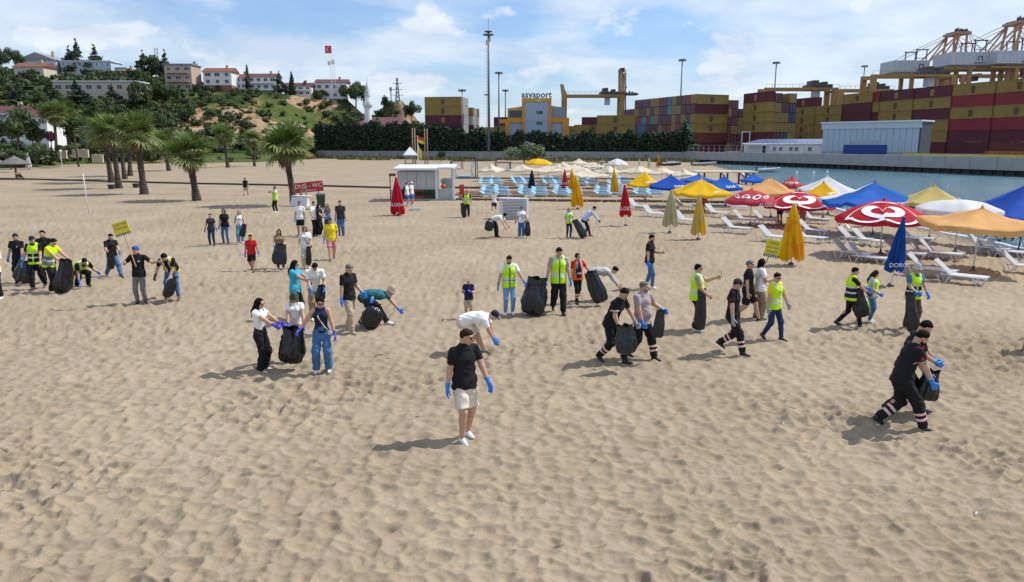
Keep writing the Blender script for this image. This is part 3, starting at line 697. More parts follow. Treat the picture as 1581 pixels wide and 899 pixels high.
    # ---- hair, hats, face
    if hair:
        hm = HAIR[hair[1]]; S = Shape(); S.ball(HP_(0, -.009, .015), V3(.0475, .0555, .056) * h, Mh)
        if hair[0] in ('long', 'bun', 'bob'):
            S.ball(HP_(0, -.016, .004), V3(.050, .050, .056) * h, Mh, .03)
            if hair[0] in ('long', 'bob'):
                q = [HP_(0, -.04, -.01), HP_(0, -.052, -.06), chest + s2 * .07 * h - fwd * .072 * h, chest - fwd * .080 * h]
                q = q[:2] + ([q[2], q[3]] if hair[0] == 'long' else [HP_(0, -.045, -.085)])
                for m_, n_ in zip(q[:-1], q[1:]):
                    for sg in (-1, 0, 1): S.cap(m_ + Xt * sg * .024 * h, n_ + Xt * sg * .02 * h, .026 * h, .018 * h, .03)
                for sg in (-1, 1): S.cap(HP_(sg * .042, .002, .012), HP_(sg * .043, .002, -.055), .014 * h, .016 * h, .03); S.cap(HP_(sg * .043, .002, -.055), chest + Xt * sg * .05 * h + s2 * .05 * h + fwd * (.05 if hair[0] == 'long' else .0) * h, .016 * h, .008 * h, .02) if hair[0] == 'long' else None
            else: S.ball(HP_(0, -.055, .035), .026 * h)
            S.sub(HP_(0, .052, -.022), V3(.034, .05, .048) * h, Mh)
        else:
            S.ball(HP_(0, .012, .044), V3(.038, .034, .020) * h, Mh, .02); S.chop(HP_(0, -.008, -.006), Mh @ V3(0, .62, -.80)); S.sub(HP_(0, .058, -.016), V3(.040, .03, .040) * h, Mh)
        add('hair', S, hm, min(res, .0125) if dist < 32 else res, wr=.003)
    if beard:
        S = Shape(); S.ball(HP_(0, .014, -.036), V3(.0365, .0385, .036) * h, Mh).cap(HP_(0, .031, -.052), HP_(0, .036, -.058), .0145 * h, .013 * h, .015); S.chop(HP_(0, .0, -.022), Mh @ V3(0, .25, 1)); S.sub(HP_(0, .056, -.030), V3(.016, .02, .008) * h, Mh)
        add('beard', S, HAIR[beard], min(res, .0125))
    if hat:
        S = Shape(); hk, hmn = hat; hm = C_[hmn]
        if hk == 'cap': S.ball(HP_(0, -.006, .018), V3(.051, .060, .058) * h, Mh).ball(HP_(0, .066, .024), V3(.038, .036, .006) * h, Mh, .012); S.chop(HP_(0, 0, .014), Mh @ V3(0, 0, -1))
        elif hk == 'bucket': S.ell(HP_(0, -.004, .022), HP_(0, -.004, .06), Mh[:, 0], .052 * h, .062 * h, .045 * h, .053 * h, .01); S.ell(HP_(0, -.004, .004), HP_(0, -.004, .028), Mh[:, 0], .074 * h, .084 * h, .054 * h, .064 * h, .015); S.chop(HP_(0, 0, .006), Mh @ V3(0, 0, -1))
        else: S.ball(HP_(0, -.010, .016), V3(.053, .062, .058) * h, Mh); S.chop(HP_(0, -.0, .006), Mh @ V3(0, .35, -.93))
        add({'cap': 'cap', 'bucket': 'bucket_hat', 'wrap': 'head_wrap'}[hk], S, hm, min(res, .0125))
    if glasses and dist < 45:
        S = Shape()
        for sg in (1, -1): S.ball(HP_(sg * .0185, .0515, .004), V3(.0165, .006, .0115) * h, Mh, .004); S.cap(HP_(sg * .033, .046, .007), HP_(sg * .046, -.006, .006), .0028 * h, .0026 * h, .004)
        S.cap(HP_(-.008, .056, .007), HP_(.008, .056, .007), .0028 * h, .0028 * h, .003); add('sunglasses', S, LENS, min(.0085, res))
    if dist < 24:
        for sg in (1, -1):
            S = Shape(); B = Shape(); S.ball(HP_(sg * .0185, .0455, .003), V3(.0075, .005, .0045) * h, Mh, .002); B.cap(HP_(sg * .009, .0515, .0155), HP_(sg * .028, .046, .0165), .0026 * h, .0022 * h, .002)
            if not glasses: add('eye', S, EYE, .007)
            add('eyebrow', B, HAIR[hair[1]] if hair else HAIR['black'], .006)
        S = Shape(); S.cap(HP_(-.0125, .0485, -.031), HP_(.0125, .0485, -.031), .0032 * h, .0032 * h, .002); add('mouth', S, LIP, .006)
    if strap:                                                     # a cross-body strap with its small bag
        sm_ = C_[strap]; a_ = neck + Xt * .05 * h; c_ = hip - Xt * .10 * W + s1 * .02 * h; mb = MB()
        f_ = [a_, chest + Xt * .02 * h + fwd * (td * 1.2 * W + (.03 if fem else .012) * h), waist - Xt * .045 * h + fwd * (td * 1.05 * W + .012 * h), c_ + fwd * .03 * h]
        mb.tube(f_, .011, 5); mb.build('strap', sm_, root); S = Shape(); S.ball(c_ + fwd * .035 * h - s1 * .02 * h - Xt * .012 * h, V3(.045, .03, .035) * h); add('shoulder_bag', S, sm_)
    if backpack:
        S = Shape(); c_ = chest - fwd * (td * W + .045 * h); S.ell(c_ - s2 * .10 * h, c_ + s2 * .05 * h, Xt, .075 * h, .05 * h, .065 * h, .04 * h); S.ball(c_ - fwd * .035 * h - s2 * .05 * h, V3(.05, .03, .05) * h); add('backpack', S, C_[backpack])
    M = Matrix.Translation(g) @ Matrix.Rotation(R(face), 4, 'Z')
    wld = lambda p: M @ Vector(p)
    tips = [wld(wr[i] + nrm(wr[i] - elb[i]) * .065 * h) for i in (0, 1)]
    return dict(root=root, hand=tips, wrist=[wld(wr[0]), wld(wr[1])], hip=wld(hip), head=wld(hc), h=h, g=g)
# ================================================================ HILL HOUSES, TREES, PORT
rnd = random.Random(11)
WALLM = dict(white=mat('render_white', (.68, .68, .66), .85, .08, .8), blue=mat('render_paleblue', (.42, .50, .58), .85, .08, .8), cream=mat('render_cream', (.52, .45, .34), .85, .1, .8), beige=mat('render_beige', (.44, .33, .25), .85, .1, .8), grey=mat('render_grey', (.36, .37, .38), .85, .1, .8), yellow=mat('render_ochre', (.55, .42, .16), .85, .1, .8))
ROOFM = dict(red=mat('roof_red', (.175, .068, .045), .85, .2, 2), maroon=mat('roof_maroon', (.11, .032, .036), .8, .15, 2), grey=mat('roof_grey', (.23, .24, .26), .8, .15, 2), brown=mat('roof_brown', (.14, .10, .08), .85, .2, 2), white=mat('roof_white', (.65, .67, .7), .6, .05, 2))
FRAMEM = mat('window_frame_white', (.65, .65, .64), .5, 0); PANEM = mat('window_pane', (.03, .045, .065), .12, .2, 3); RAIL = mat('rail_metal', (.45, .46, .47), .4, .05, metal=.4)
def window(parent, x, z, w, h, y=0.0, arch=False):
    f = MB(); t = .09
    f.box((x - w / 2, y - .08, z), (x - w / 2 + t, y + .03, z + h)); f.box((x + w / 2 - t, y - .08, z), (x + w / 2, y + .03, z + h))
    f.box((x - w / 2 + t, y - .08, z), (x + w / 2 - t, y + .03, z + t)); f.box((x - w / 2 + t, y - .08, z + h - t), (x + w / 2 - t, y + .03, z + h)); f.box((x - .03, y - .07, z + t), (x + .03, y + .02, z + h - t))
    fo = f.build('window', FRAMEM, parent)
    p = MB(); p.box((x - w / 2 + t, y - .04, z + t), (x - .03, y - .01, z + h - t)); p.box((x + .03, y - .04, z + t), (x + w / 2 - t, y - .01, z + h - t))
    p.build('pane', PANEM, fo)
def house(label, px, py, wpx, hpx, wall='white', roof=('gable', 'red'), floors=2, cols=3, depth=8, balcony=None, rot=0, base=None, win=(1.5, 1.4), group='houses on the hillside', dist=None, cat='house'):
    p = on_hill(px, py) if dist is None else PD(px, py, dist)
    m = p.y / FPX; w, h = wpx * m, hpx * m
    o = empty('house', p, R(rot), label, cat, group)
    wm = WALLM[wall]; b = MB(); b.box((-w / 2, 0, -4), (w / 2, depth, h)); wo = b.build('wall', wm, o)
    if base: q = MB(); q.box((-w / 2 - .15, -.35, -4), (w / 2 + .15, depth * .5, base)); q.build('basement', mat('brick_base', (.25, .12, .08), .9, .2, 3), o)
    kind, rm = roof; rm = ROOFM[rm]; q = MB(); e = .5
    if kind == 'gable':                                         # ridge along the front
        rh = depth * .22; q.add([(-w / 2 - e, -e, h), (w / 2 + e, -e, h), (w / 2 + e, depth + e, h), (-w / 2 - e, depth + e, h), (-w / 2 - e, depth / 2, h + rh), (w / 2 + e, depth / 2, h + rh)], [(0, 1, 5, 4), (3, 4, 5, 2), (0, 4, 3), (1, 2, 5), (0, 3, 2, 1)])
    elif kind == 'front':                                       # gable end to the viewer
        rh = w * .2; q.add([(-w / 2 - e, -e, h), (w / 2 + e, -e, h), (w / 2 + e, depth + e, h), (-w / 2 - e, depth + e, h), (0, -e, h + rh), (0, depth + e, h + rh)], [(0, 4, 5, 3), (1, 2, 5, 4), (0, 1, 4), (2, 3, 5), (0, 3, 2, 1)])
    elif kind == 'hip':
        rh = min(w, depth) * .22; q.add([(-w / 2 - e, -e, h), (w / 2 + e, -e, h), (w / 2 + e, depth + e, h), (-w / 2 - e, depth + e, h), (-w / 4, depth / 2, h + rh), (w / 4, depth / 2, h + rh)], [(0, 1, 5, 4), (2, 3, 4, 5), (0, 4, 3), (1, 2, 5), (0, 3, 2, 1)])
    else: q.box((-w / 2 - e, -e, h + .01), (w / 2 + e, depth + e, h + .35))
    ro = q.build('roof', rm, o)
    if kind != 'flat': c = MB(); c.box((w * .2, depth * .45, h + .3), (w * .2 + .8, depth * .45 + .8, h + (rh if kind != 'flat' else 0) + 1.0)); c.build('chimney', WALLM['beige'], ro)
    z0 = base or 0; fh = (h - z0) / floors
    for fl in range(floors):
        for c in range(cols):
            x = -w / 2 + (c + .5) * w / cols; ww, hh = win; ww = min(ww * rnd.uniform(.85, 1.5), w / cols * .7)
            window(o, x, z0 + fl * fh + fh * .3, ww, min(hh, fh * .55))
        if balcony and fl in balcony:
            s = MB(); zz = z0 + fl * fh + .05; s.box((-w * .42, -1.3, zz), (w * .42, -.002, zz + .18)); bo = s.build('balcony', wm, o)
            r_ = MB(); r_.box((-w * .42, -1.3, zz + 1.0), (w * .42, -1.25, zz + 1.06))
            n = max(4, int(w / 1.2)); 
            for k in range(n + 1): x = -w * .42 + k * w * .84 / n; r_.box((x - .02, -1.295, zz + .18), (x + .02, -1.255, zz + 1.0))
            r_.build('railing', RAIL, bo)
    return o
house('pale blue hilltop house under a wide grey gable facing the beach', 72, 101, 56, 15, 'blue', ('front', 'grey'), 1, 3, 12, win=(2.2, 1.6))
house('small cream house with a red roof below the grey gabled house', 46, 124, 44, 19, 'cream', ('gable', 'red'), 1, 2, 8, win=(2.4, 1.7))
house('long pale blue and white terrace with narrow tall windows', 134, 116, 74, 19, 'blue', ('flat', 'white'), 2, 9, 9, win=(.7, 1.6))
house('low white house with a balcony at the end of the pale blue terrace', 188, 113, 30, 13, 'white', ('flat', 'grey'), 1, 3, 7, balcony=(0,))
house('reddish roofed house half hidden behind hilltop cypresses', 201, 104, 24, 10, 'beige', ('hip', 'red'), 1, 2, 7)
house('long cream apartment block with overhanging flat eaves and two rows of dark windows', 148, 160, 122, 31, 'cream', ('flat', 'white'), 2, 8, 9, win=(1.6, 1.5), cat='apartment block')
house('low brown roofed outbuilding above the long cream apartment block', 140, 126, 88, 6, 'grey', ('flat', 'brown'), 1, 6, 6, win=(.8, .6))
house('beige three storey house with a flat roof beside dark pines', 277, 141, 40, 38, 'beige', ('flat', 'grey'), 3, 3, 9, balcony=(1, 2))
house('white house with a wide red roof and brick basement in mid hill', 337, 141, 42, 28, 'white', ('gable', 'red'), 2, 3, 8, base=2.2)
house('red tiled roof showing behind the white house with brick basement', 338, 118, 36, 6, 'cream', ('hip', 'red'), 1, 2, 6)
house('white two storey house with slim red roof next to a thin cypress', 374, 129, 26, 17, 'white', ('gable', 'red'), 2, 3, 7)
house('wide white house with long balconies and maroon roof between two cypresses', 411, 139, 42, 20, 'white', ('gable', 'maroon'), 2, 4, 7, balcony=(0, 1))
house('pale house with maroon roof right of the pointed cypress', 464, 138, 40, 14, 'white', ('gable', 'maroon'), 2, 4, 7, balcony=(1,))
house('white house with maroon roof below the three flagpoles', 515, 152, 46, 24, 'white', ('gable', 'maroon'), 2, 4, 7, balcony=(0,))
house('white villa with arched look and maroon roof behind the left garden', 52, 212, 44, 30, 'white', ('gable', 'maroon'), 2, 3, 7, dist=172, group='villas by the beach garden')
house('low white villa with a long maroon roof at the far left', 8, 206, 46, 30, 'white', ('gable', 'maroon'), 2, 3, 8, dist=178, balcony=(1,), group='villas by the beach garden')
# satellite dish on the villa
def dish():
    p = PD(88, 166, 172); o = empty('satellite_dish', p, 0, 'round white satellite dish on a bracket above the villa roofs', 'satellite dish')
    b = MB(); b.lathe([(.02, 0), (.5, .06), (.9, .22), (.88, .24), (.5, .09), (.02, .04)], 14); d = b.build('reflector', FRAMEM, o, True); d.rotation_euler = (R(70), 0, R(20)); d.location = (0, 0, .5)
    s = MB(); s.tube([(0, .1, -6), (0, .1, .6)], .06); s.build('bracket', RAIL, o)
dish()
# ---------------- foliage
LEAF = dict(dark=mat('leaf_dark', (.042, .070, .023), .7, .35, .9, trl=.2), mid=mat('leaf_mid', (.062, .098, .027), .7, .35, .9, trl=.3), light=mat('leaf_light', (.075, .105, .028), .7, .3, .9, trl=.3), conifer=mat('needle', (.019, .040, .019), .75, .35, .9), olive=mat('leaf_silver', (.17, .20, .125), .7, .25, 1.5, trl=.3), yellow=mat('leaf_yellow', (.10, .105, .028), .7, .3, 1))
BARK = mat('bark', (.10, .075, .055), .95, .3, 6, .5, 12)
def leaf_cloud(name, lobes, n, size, mats, seed=0, up=.35):
    rs = np.random.RandomState(seed); vol = np.array([l[1][0] * l[1][1] * l[1][2] for l in lobes]) ** .7; vol /= vol.sum()
    li = rs.choice(len(lobes), n, p=vol); c = np.array([l[0] for l in lobes], float)[li]; r = np.array([l[1] for l in lobes], float)[li]
    d = rs.normal(size=(n, 3)); d /= np.linalg.norm(d, axis=1)[:, None]; rad = rs.rand(n) ** .33
    rad *= 1 + .18 * (rs.rand(n) - .4)
    P = c + d * r * rad[:, None]
    N_ = d + rs.normal(size=(n, 3)) * .7 + np.array([0, 0, up]); N_ /= np.linalg.norm(N_, axis=1)[:, None]
    T = np.cross(N_, rs.normal(size=(n, 3))); T /= np.linalg.norm(T, axis=1)[:, None]; B = np.cross(N_, T)
    s = size * (.6 + .8 * rs.rand(n)); a, b = T * s[:, None], B * (s * .6)[:, None]
    V = np.stack([P - a, P + b * .9 - a * .1, P + a, P - b], 1).reshape(-1, 3); F = np.arange(4 * n).reshape(n, 4)
    lm = rs.randint(0, len(mats), len(lobes)); mi = np.where(rs.rand(n) < .75, lm[li], rs.randint(0, len(mats), n))
    return np_mesh(name, V, F, mats, mi, False)
def broad_lobes(w, h, seed, n=12):
    r = random.Random(seed); L = []
    for k in range(n):
        a = r.uniform(0, 6.28); q = r.uniform(.0, .62) * w; z = r.uniform(.3, .86) * h; s = r.uniform(.22, .38) * w * (1.15 - .4 * z / h)
        L.append(((math.cos(a) * q, math.sin(a) * q, z), (s, s, s * r.uniform(.6, .9))))
    return L
def trunk_mesh(h, r, seed, limbs=4):
    q = random.Random(seed); b = MB(); b.tube([(0, 0, -1), (q.uniform(-.1, .1), 0, h * .3), (q.uniform(-.2, .2), q.uniform(-.2, .2), h * .65)], [r, r * .8, r * .5], 7)
    for k in range(limbs):
        a = q.uniform(0, 6.28); l = h * q.uniform(.25, .4); z = h * q.uniform(.3, .55); b.tube([(0, 0, z), (math.cos(a) * l * .5, math.sin(a) * l * .5, z + l * .4), (math.cos(a) * l, math.sin(a) * l, z + l * .7)], [r * .4, r * .28, r * .1], 5)
    return b.mesh('trunk', BARK, True)
def conifer_lobes(w, h, seed, tiers=11):
    r = random.Random(seed); L = []
    for k in range(tiers):
        t = k / (tiers - 1); z = h * (.10 + .86 * t); ww = w * (1 - t) ** .85 + .10 * w
        m = 4 if t < .7 else 2
        for j in range(m):
            a = r.uniform(0, 6.28); q = ww * r.uniform(.35, .7) if m > 2 else ww * .2; L.append(((math.cos(a) * q, math.sin(a) * q, z + r.uniform(-.02, .02) * h), (ww * .48, ww * .48, h / tiers * r.uniform(.35, .6))))
    L.append(((0, 0, h * .99), (w * .07, w * .07, h * .06)))
    return L
CROWN = {}
def crown(kind, v):
    k = (kind, v)
    if k not in CROWN:
        if kind == 'broad': CROWN[k] = leaf_cloud('crown', broad_lobes(1, 1.1, v), 2600, .055, [LEAF['dark'], LEAF['mid'], LEAF['mid']], v)
        elif kind == 'bright': CROWN[k] = leaf_cloud('crown', broad_lobes(1, 1.1, v + 50), 2400, .06, [LEAF['mid'], LEAF['light'], LEAF['yellow']], v)
        elif kind == 'bush': CROWN[k] = leaf_cloud('crown', broad_lobes(1, .8, v + 20, 8), 1100, .075, [LEAF['dark'], LEAF['mid']] if v % 2 else [LEAF['mid'], LEAF['light'], LEAF['dark']], v)
        elif kind == 'willow': CROWN[k] = leaf_cloud('crown', broad_lobes(1, .8, 33, 14), 2400, .05, [LEAF['olive'], LEAF['olive'], LEAF['mid']], v)
        elif kind == 'conifer': CROWN[k] = leaf_cloud('crown', conifer_lobes(.34, 1, v), 2600, .032, [LEAF['conifer'], LEAF['conifer'], LEAF['dark']], v, .1)
        elif kind == 'cypress': CROWN[k] = leaf_cloud('crown', [((0, 0, z), (.13 * (1.05 - z) ** .6 + .01, .13 * (1.05 - z) ** .6 + .01, .1)) for z in np.linspace(.08, .98, 12)], 1300, .03, [LEAF['conifer'], LEAF['dark']], v, .1)
    return CROWN[k]
TRUNK = {k: trunk_mesh(1, .035, k, 0 if k == 2 else 4) for k in range(3)}
def tree(label, px, py, hpx, kind='broad', v=0, wide=1.0, dist=None, group='trees on the hillside', name=None, cat=None):
    p = on_hill(px, py) if dist is None else PD(px, py, dist); h = hpx * p.y / FPX if dist is not None else max(PD(px, py - hpx, p.y).z - p.z, 1.5)
    o = empty(name or {'broad': 'broadleaf_tree', 'bright': 'broadleaf_tree', 'bush': 'bush', 'willow': 'bush', 'conifer': 'conifer_tree', 'cypress': 'cypress_tree'}[kind], p, rnd.uniform(0, 6.28), label, cat or ('bush' if kind in ('bush', 'willow') else 'tree'), group)
    s = h if kind in ('conifer', 'cypress') else h / 1.12
    wq = s * wide * (1 if kind in ('conifer', 'cypress') else .62)
    if kind in ('bush', 'willow'): wq = s * wide * .9
    link('crown', crown(kind, v % 3), o, sc=(wq, wq, s))
    link('trunk', TRUNK[2 if kind in ('conifer', 'cypress') else v % 2], o, sc=(s, s, s * (1 if kind != 'bush' else .5)))
    return o
for a in (('tall dark conifer, tallest of the hilltop clump behind the pale blue terrace', 134, 98, 37, 'conifer', 0, 1.1), ('dark conifer with twin tips, leftmost of the hilltop clump', 122, 98, 27, 'conifer', 1, 1.2), ('dark flat-branched conifer at the right of the hilltop clump', 160, 97, 28, 'conifer', 2, 1.3),
          ('leaning dark cypress on the skyline by the lattice aerial', 266, 104, 27, 'conifer', 1, 1.0), ('dark conifer standing above the beige three storey house', 233, 112, 34, 'conifer', 0, 1.2), ('dark bushy conifer left of the beige three storey house', 246, 118, 34, 'broad', 1, 1.2), ('rounded dark pine behind the beige three storey house', 303, 128, 32, 'broad', 0, 1.1),
          ('thin cypress between white houses on the ridge', 389, 126, 24, 'cypress', 0, .9), ('pointed cypress in front of the wide balconied house', 437, 142, 32, 'conifer', 2, 1.0), ('slim cypress in front of the pale maroon-roofed house', 456, 139, 26, 'cypress', 1, 1.3), ('small cypress at the right edge of the pale maroon-roofed house', 475, 140, 14, 'cypress', 2, 1.6),
          ('broad dark tree right of the white house with the flagpoles', 550, 156, 34, 'broad', 2, 1.2), ('green bush between the two maroon-roofed houses', 490, 152, 22, 'bush', 1, 1.1),
          ('tall dark conifer in front of the long cream apartment block, left of its middle', 121, 172, 50, 'conifer', 0, 1.5), ('dark conifer in front of the right half of the cream apartment block', 175, 165, 34, 'conifer', 1, 1.4), ('dark conifer at the left corner of the cream apartment block', 80, 162, 40, 'conifer', 2, 1.4), ('dark conifer below the small cream house', 32, 165, 40, 'conifer', 0, 1.4), ('bright green tree at the far left edge of the hill', 6, 140, 38, 'bright', 0, 1.1),
          ('dark broad tree at the top left of the hill', 8, 102, 30, 'broad', 1, 1.6), ('round dark tree behind the grey gabled house', 38, 98, 24, 'broad', 0, 1.2), ('green tree above the left villas', 60, 172, 32, 'broad', 2, 1.2), ('dark tree below the right end of the cream apartment block', 215, 172, 48, 'broad', 1, 1.0), ('tall dark tree right of the cream apartment block', 228, 150, 44, 'broad', 0, .8), ('dense dark tree below the beige three storey house', 255, 165, 42, 'broad', 2, 1.2),
          ('dark tree under the cream apartment block by the palms', 150, 196, 48, 'broad', 0, 1.3), ('spreading dark tree behind the garden lamp', 185, 200, 40, 'broad', 1, 1.3), ('low dark tree at the foot of the hill behind the palm clump', 235, 205, 40, 'broad', 2, 1.3), ('dark bushy tree above the middle palms', 290, 190, 34, 'broad', 0, 1.2), ('small yellow-green tree beside the white house with brick basement', 305, 142, 14, 'bright', 1, 1.2)):
    tree(*a)
for a in (('large round dark tree in front of the white villas', 25, 225, 58, 'broad', 0, 1.4, 150), ('smaller dark tree right of the round tree by the villas', 52, 226, 34, 'broad', 1, 1.2, 152), ('dark glossy tree behind the tall garden palms', 118, 222, 50, 'broad', 2, 1.2, 158), ('low clipped shrub in the beach garden by the pale lamp', 100, 234, 14, 'bush', 0, 1.6, 150), ('yellow-green shrub in the beach garden at far left', 20, 244, 16, 'bush', 2, 2.0, 128), ('bright leafy shrub near the thatched parasol', 58, 243, 18, 'bush', 0, 1.4, 140),
          ('grey-green willow bush standing before the long wall', 811, 248, 38, 'willow', 0, 1.3, 190), ('dark round bush at the foot of the wall by the twin poles', 681, 243, 15, 'bush', 1, 1.0, 205)):
    tree(*a[:7], dist=a[7], group='garden trees and shrubs')
# undergrowth on the hillside: one mass of bushes nobody could count
def scrub():
    r = random.Random(5); parts = []
    me_l = []
    rs = np.random.RandomState(4); Vs, Fs, Ms = [], [], []; off = 0; cnt = 0
    bases = [leaf_cloud('tmp', broad_lobes(1, .8, 70 + k, 6), 200, .13, [LEAF['dark'], LEAF['mid'], LEAF['light']], 40 + k) for k in range(5)]
    data = []
    for me in bases:
        v = np.empty(len(me.vertices) * 3, np.float32); me.vertices.foreach_get('co', v); mi = np.empty(len(me.polygons), np.int32); me.polygons.foreach_get('material_index', mi); data.append((v.reshape(-1, 3), mi)); bpy.data.meshes.remove(me)
    tries = 0
    while cnt < 900 and tries < 15000:
        tries += 1; px = r.uniform(-60, 655); sh = r.random() ** .8
        bd, cd = np.interp(px, HP['px'], HP['bd']), np.interp(px, HP['px'], HP['cd']); d = bd + (cd - bd) * sh
        dens = .25 + .9 * math.exp(-((px - 190) / 130) ** 2) + (.5 if px < 120 else 0) + .95 * math.exp(-((px - 330) / 75) ** 2 - ((sh - .45) / .5) ** 2) + .9 * math.exp(-((px - 545) / 55) ** 2 - ((sh - .45) / .4) ** 2)
        lawn = math.exp(-((px - 440) / 70) ** 2 - ((sh - .7) / .25) ** 2) + math.exp(-((px - 485) / 45) ** 2 - ((sh - .95) / .15) ** 2) + .9 * math.exp(-((px - 370) / 110) ** 2 - ((sh - .0) / .10) ** 2) + .9 * math.exp(-((px - 625) / 14) ** 2)
        if r.random() > dens * (1 - .9 * min(lawn, 1)): continue
        p = hill_px(px, d); s = r.uniform(1.6, 4.2) * (1.25 if px < 260 else .85)
        if px < 120 and sh > .9: continue
        v, mi = data[cnt % 5]; a = r.uniform(0, 6.28); c_, s_ = math.cos(a), math.sin(a)
        w = v.copy(); w[:, 0] = (v[:, 0] * c_ - v[:, 1] * s_) * s * 1.1 + p.x; w[:, 1] = (v[:, 0] * s_ + v[:, 1] * c_) * s * 1.1 + p.y; w[:, 2] = v[:, 2] * s + p.z - .4
        Vs.append(w); Fs.append(np.arange(len(w)).reshape(-1, 4) + off); Ms.append(mi); off += len(w); cnt += 1
    o = link('hillside_scrub', np_mesh('hillside_scrub', np.concatenate(Vs), np.concatenate(Fs), [LEAF['dark'], LEAF['mid'], LEAF['light']], np.concatenate(Ms), False)); tag(o, 'dense green undergrowth and bushes covering the hillside', 'undergrowth', kind='stuff')
scrub()
# ---------------- long wall, hedge
CX, CY = bx(1060) * 212, 212.0
WALL = [(bx(485) * 258, 258.0), (bx(640) * 240, 240.0), (bx(830) * 224, 224.0), (CX, CY)]
CONC = mat('concrete_grey', (.34, .335, .325), .9, .18, .25, .3, 4); CONC2 = mat('concrete_pale', (.29, .285, .275), .9, .18, .25, .3, 4); DARKSTEEL = mat('dark_steel', (.035, .032, .03), .8, .3, 1.5)
def beach_wall():
    o = empty('concrete_wall', (WALL[0][0], WALL[0][1], 0), 0, 'long low grey concrete wall at the back of the beach under the dark hedge', 'wall'); off = Vector((WALL[0][0], WALL[0][1], 0))
    for (x0, y0), (x1, y1) in zip(WALL[:-1], WALL[1:]):
        a, b = Vector((x0, y0, 0)), Vector((x1, y1, 0)); L = (b - a).length; n = max(1, int(L / 6)); u = (b - a) / L; ang = math.atan2(u.y, u.x)
        for k in range(n):
            m = MB(); m.box((.02, -.15 + rnd.uniform(-.02, .02), -1), (L / n - .02, .15, 2.55 + rnd.uniform(-.03, .03))); q = m.build('wall_panel', CONC2, o); q.location = a + u * (k * L / n) - off; q.rotation_euler = (0, 0, ang)
beach_wall()
def hedge():
    rs = np.random.RandomState(9); n = 46000; pts = np.array(WALL); seg = np.linalg.norm(np.diff(pts, axis=0), axis=1); cum = np.concatenate([[0], np.cumsum(seg)]); tot = cum[-1] + 4
    s = rs.rand(n) * tot - 2; x = np.interp(s, cum, pts[:, 0]); y = np.interp(s, cum, pts[:, 1]) + 3.2
    px = x / y * (FPX / math.cos(PITCH)) * math.cos(PITCH) + 790
    topz = np.interp(px, [480, 560, 640, 700, 760, 800, 900, 1000, 1075], [11.8, 11.4, 10.8, 9.2, 8.4, 7.7, 7.3, 7.6, 8.2]) + (vnoise(s, s * 0, .45) - .5) * 2.2 + (vnoise(s, s * 0, 1.6, 3) - .5) * 1.5
    t = rs.rand(n) ** .8; P = np.stack([x, y + rs.normal(size=n) * 1.1 * (1.1 - .6 * t) - .4, .3 + t * topz], 1)
    N_ = rs.normal(size=(n, 3)) + np.array([0, -.6, .2]); N_ /= np.linalg.norm(N_, axis=1)[:, None]; T = np.cross(N_, rs.normal(size=(n, 3))); T /= np.linalg.norm(T, axis=1)[:, None]; B = np.cross(N_, T); sz = .3 + .35 * rs.rand(n)
    V = np.stack([P - T * sz[:, None], P + B * (sz * .5)[:, None], P + T * sz[:, None], P - B * (sz * .5)[:, None]], 1).reshape(-1, 3)
    o = empty('hedge', (WALL[0][0], WALL[0][1], 0), 0, 'tall dense dark green conifer hedge running behind the concrete wall', 'hedge')
    f = link('foliage', np_mesh('foliage', V - np.array([WALL[0][0], WALL[0][1], 0]), np.arange(4 * n).reshape(n, 4), [LEAF['conifer'], LEAF['dark']], (rs.rand(n) < .12).astype(int), False), o); f['kind'] = 'stuff'
    m = MB(); 
    for (x0, y0), (x1, y1) in zip(WALL[:-1], WALL[1:]):
        z0, z1 = (np.interp((x0 / y0) * FPX + 790, [480, 640, 700, 1075], [9.6, 8.8, 6.8, 6.0])), (np.interp((x1 / y1) * FPX + 790, [480, 640, 700, 1075], [9.6, 8.8, 6.8, 6.0]))
        ox, oy = WALL[0]; m.add([(x0 - ox, y0 - oy + 3.4, 0), (x1 - ox, y1 - oy + 3.4, 0), (x1 - ox, y1 - oy + 3.4, z1), (x0 - ox, y0 - oy + 3.4, z0), (x0 - ox, y0 - oy + 4.4, 0), (x1 - ox, y1 - oy + 4.4, 0), (x1 - ox, y1 - oy + 4.4, z1), (x0 - ox, y0 - oy + 4.4, z0)], [(0, 1, 2, 3), (5, 4, 7, 6), (3, 2, 6, 7)])
    m.build('hedge_core', LEAF['conifer'], o)  # solid core slab added inside so nothing shows through the leaves
hedge()
for a in (('dark pointed conifer at the seaward end of the hedge', 1056, 234, 46, 'conifer', 0, 1.4, 216), ('small dark conifer in front of the blue and orange office', 857, 226, 24, 'conifer', 1, 1.2, 228), ('dark conifer left of the blue and orange office', 770, 222, 26, 'conifer', 2, 1.4, 232), ('small conifer by the stacked containers behind the hedge', 945, 224, 20, 'conifer', 0, 1.2, 230), ('tall shrub behind the maroon mosque roof', 645, 215, 26, 'broad', 1, 1.4, 270), ('green tree on the rocky knoll', 637, 186, 30, 'broad', 2, 1.0, 284), ('dark tree on top of the rocky knoll', 598, 170, 20, 'broad', 0, 1.2, 292)):
    tree(*a[:7], dist=a[7], group='trees along the hedge')
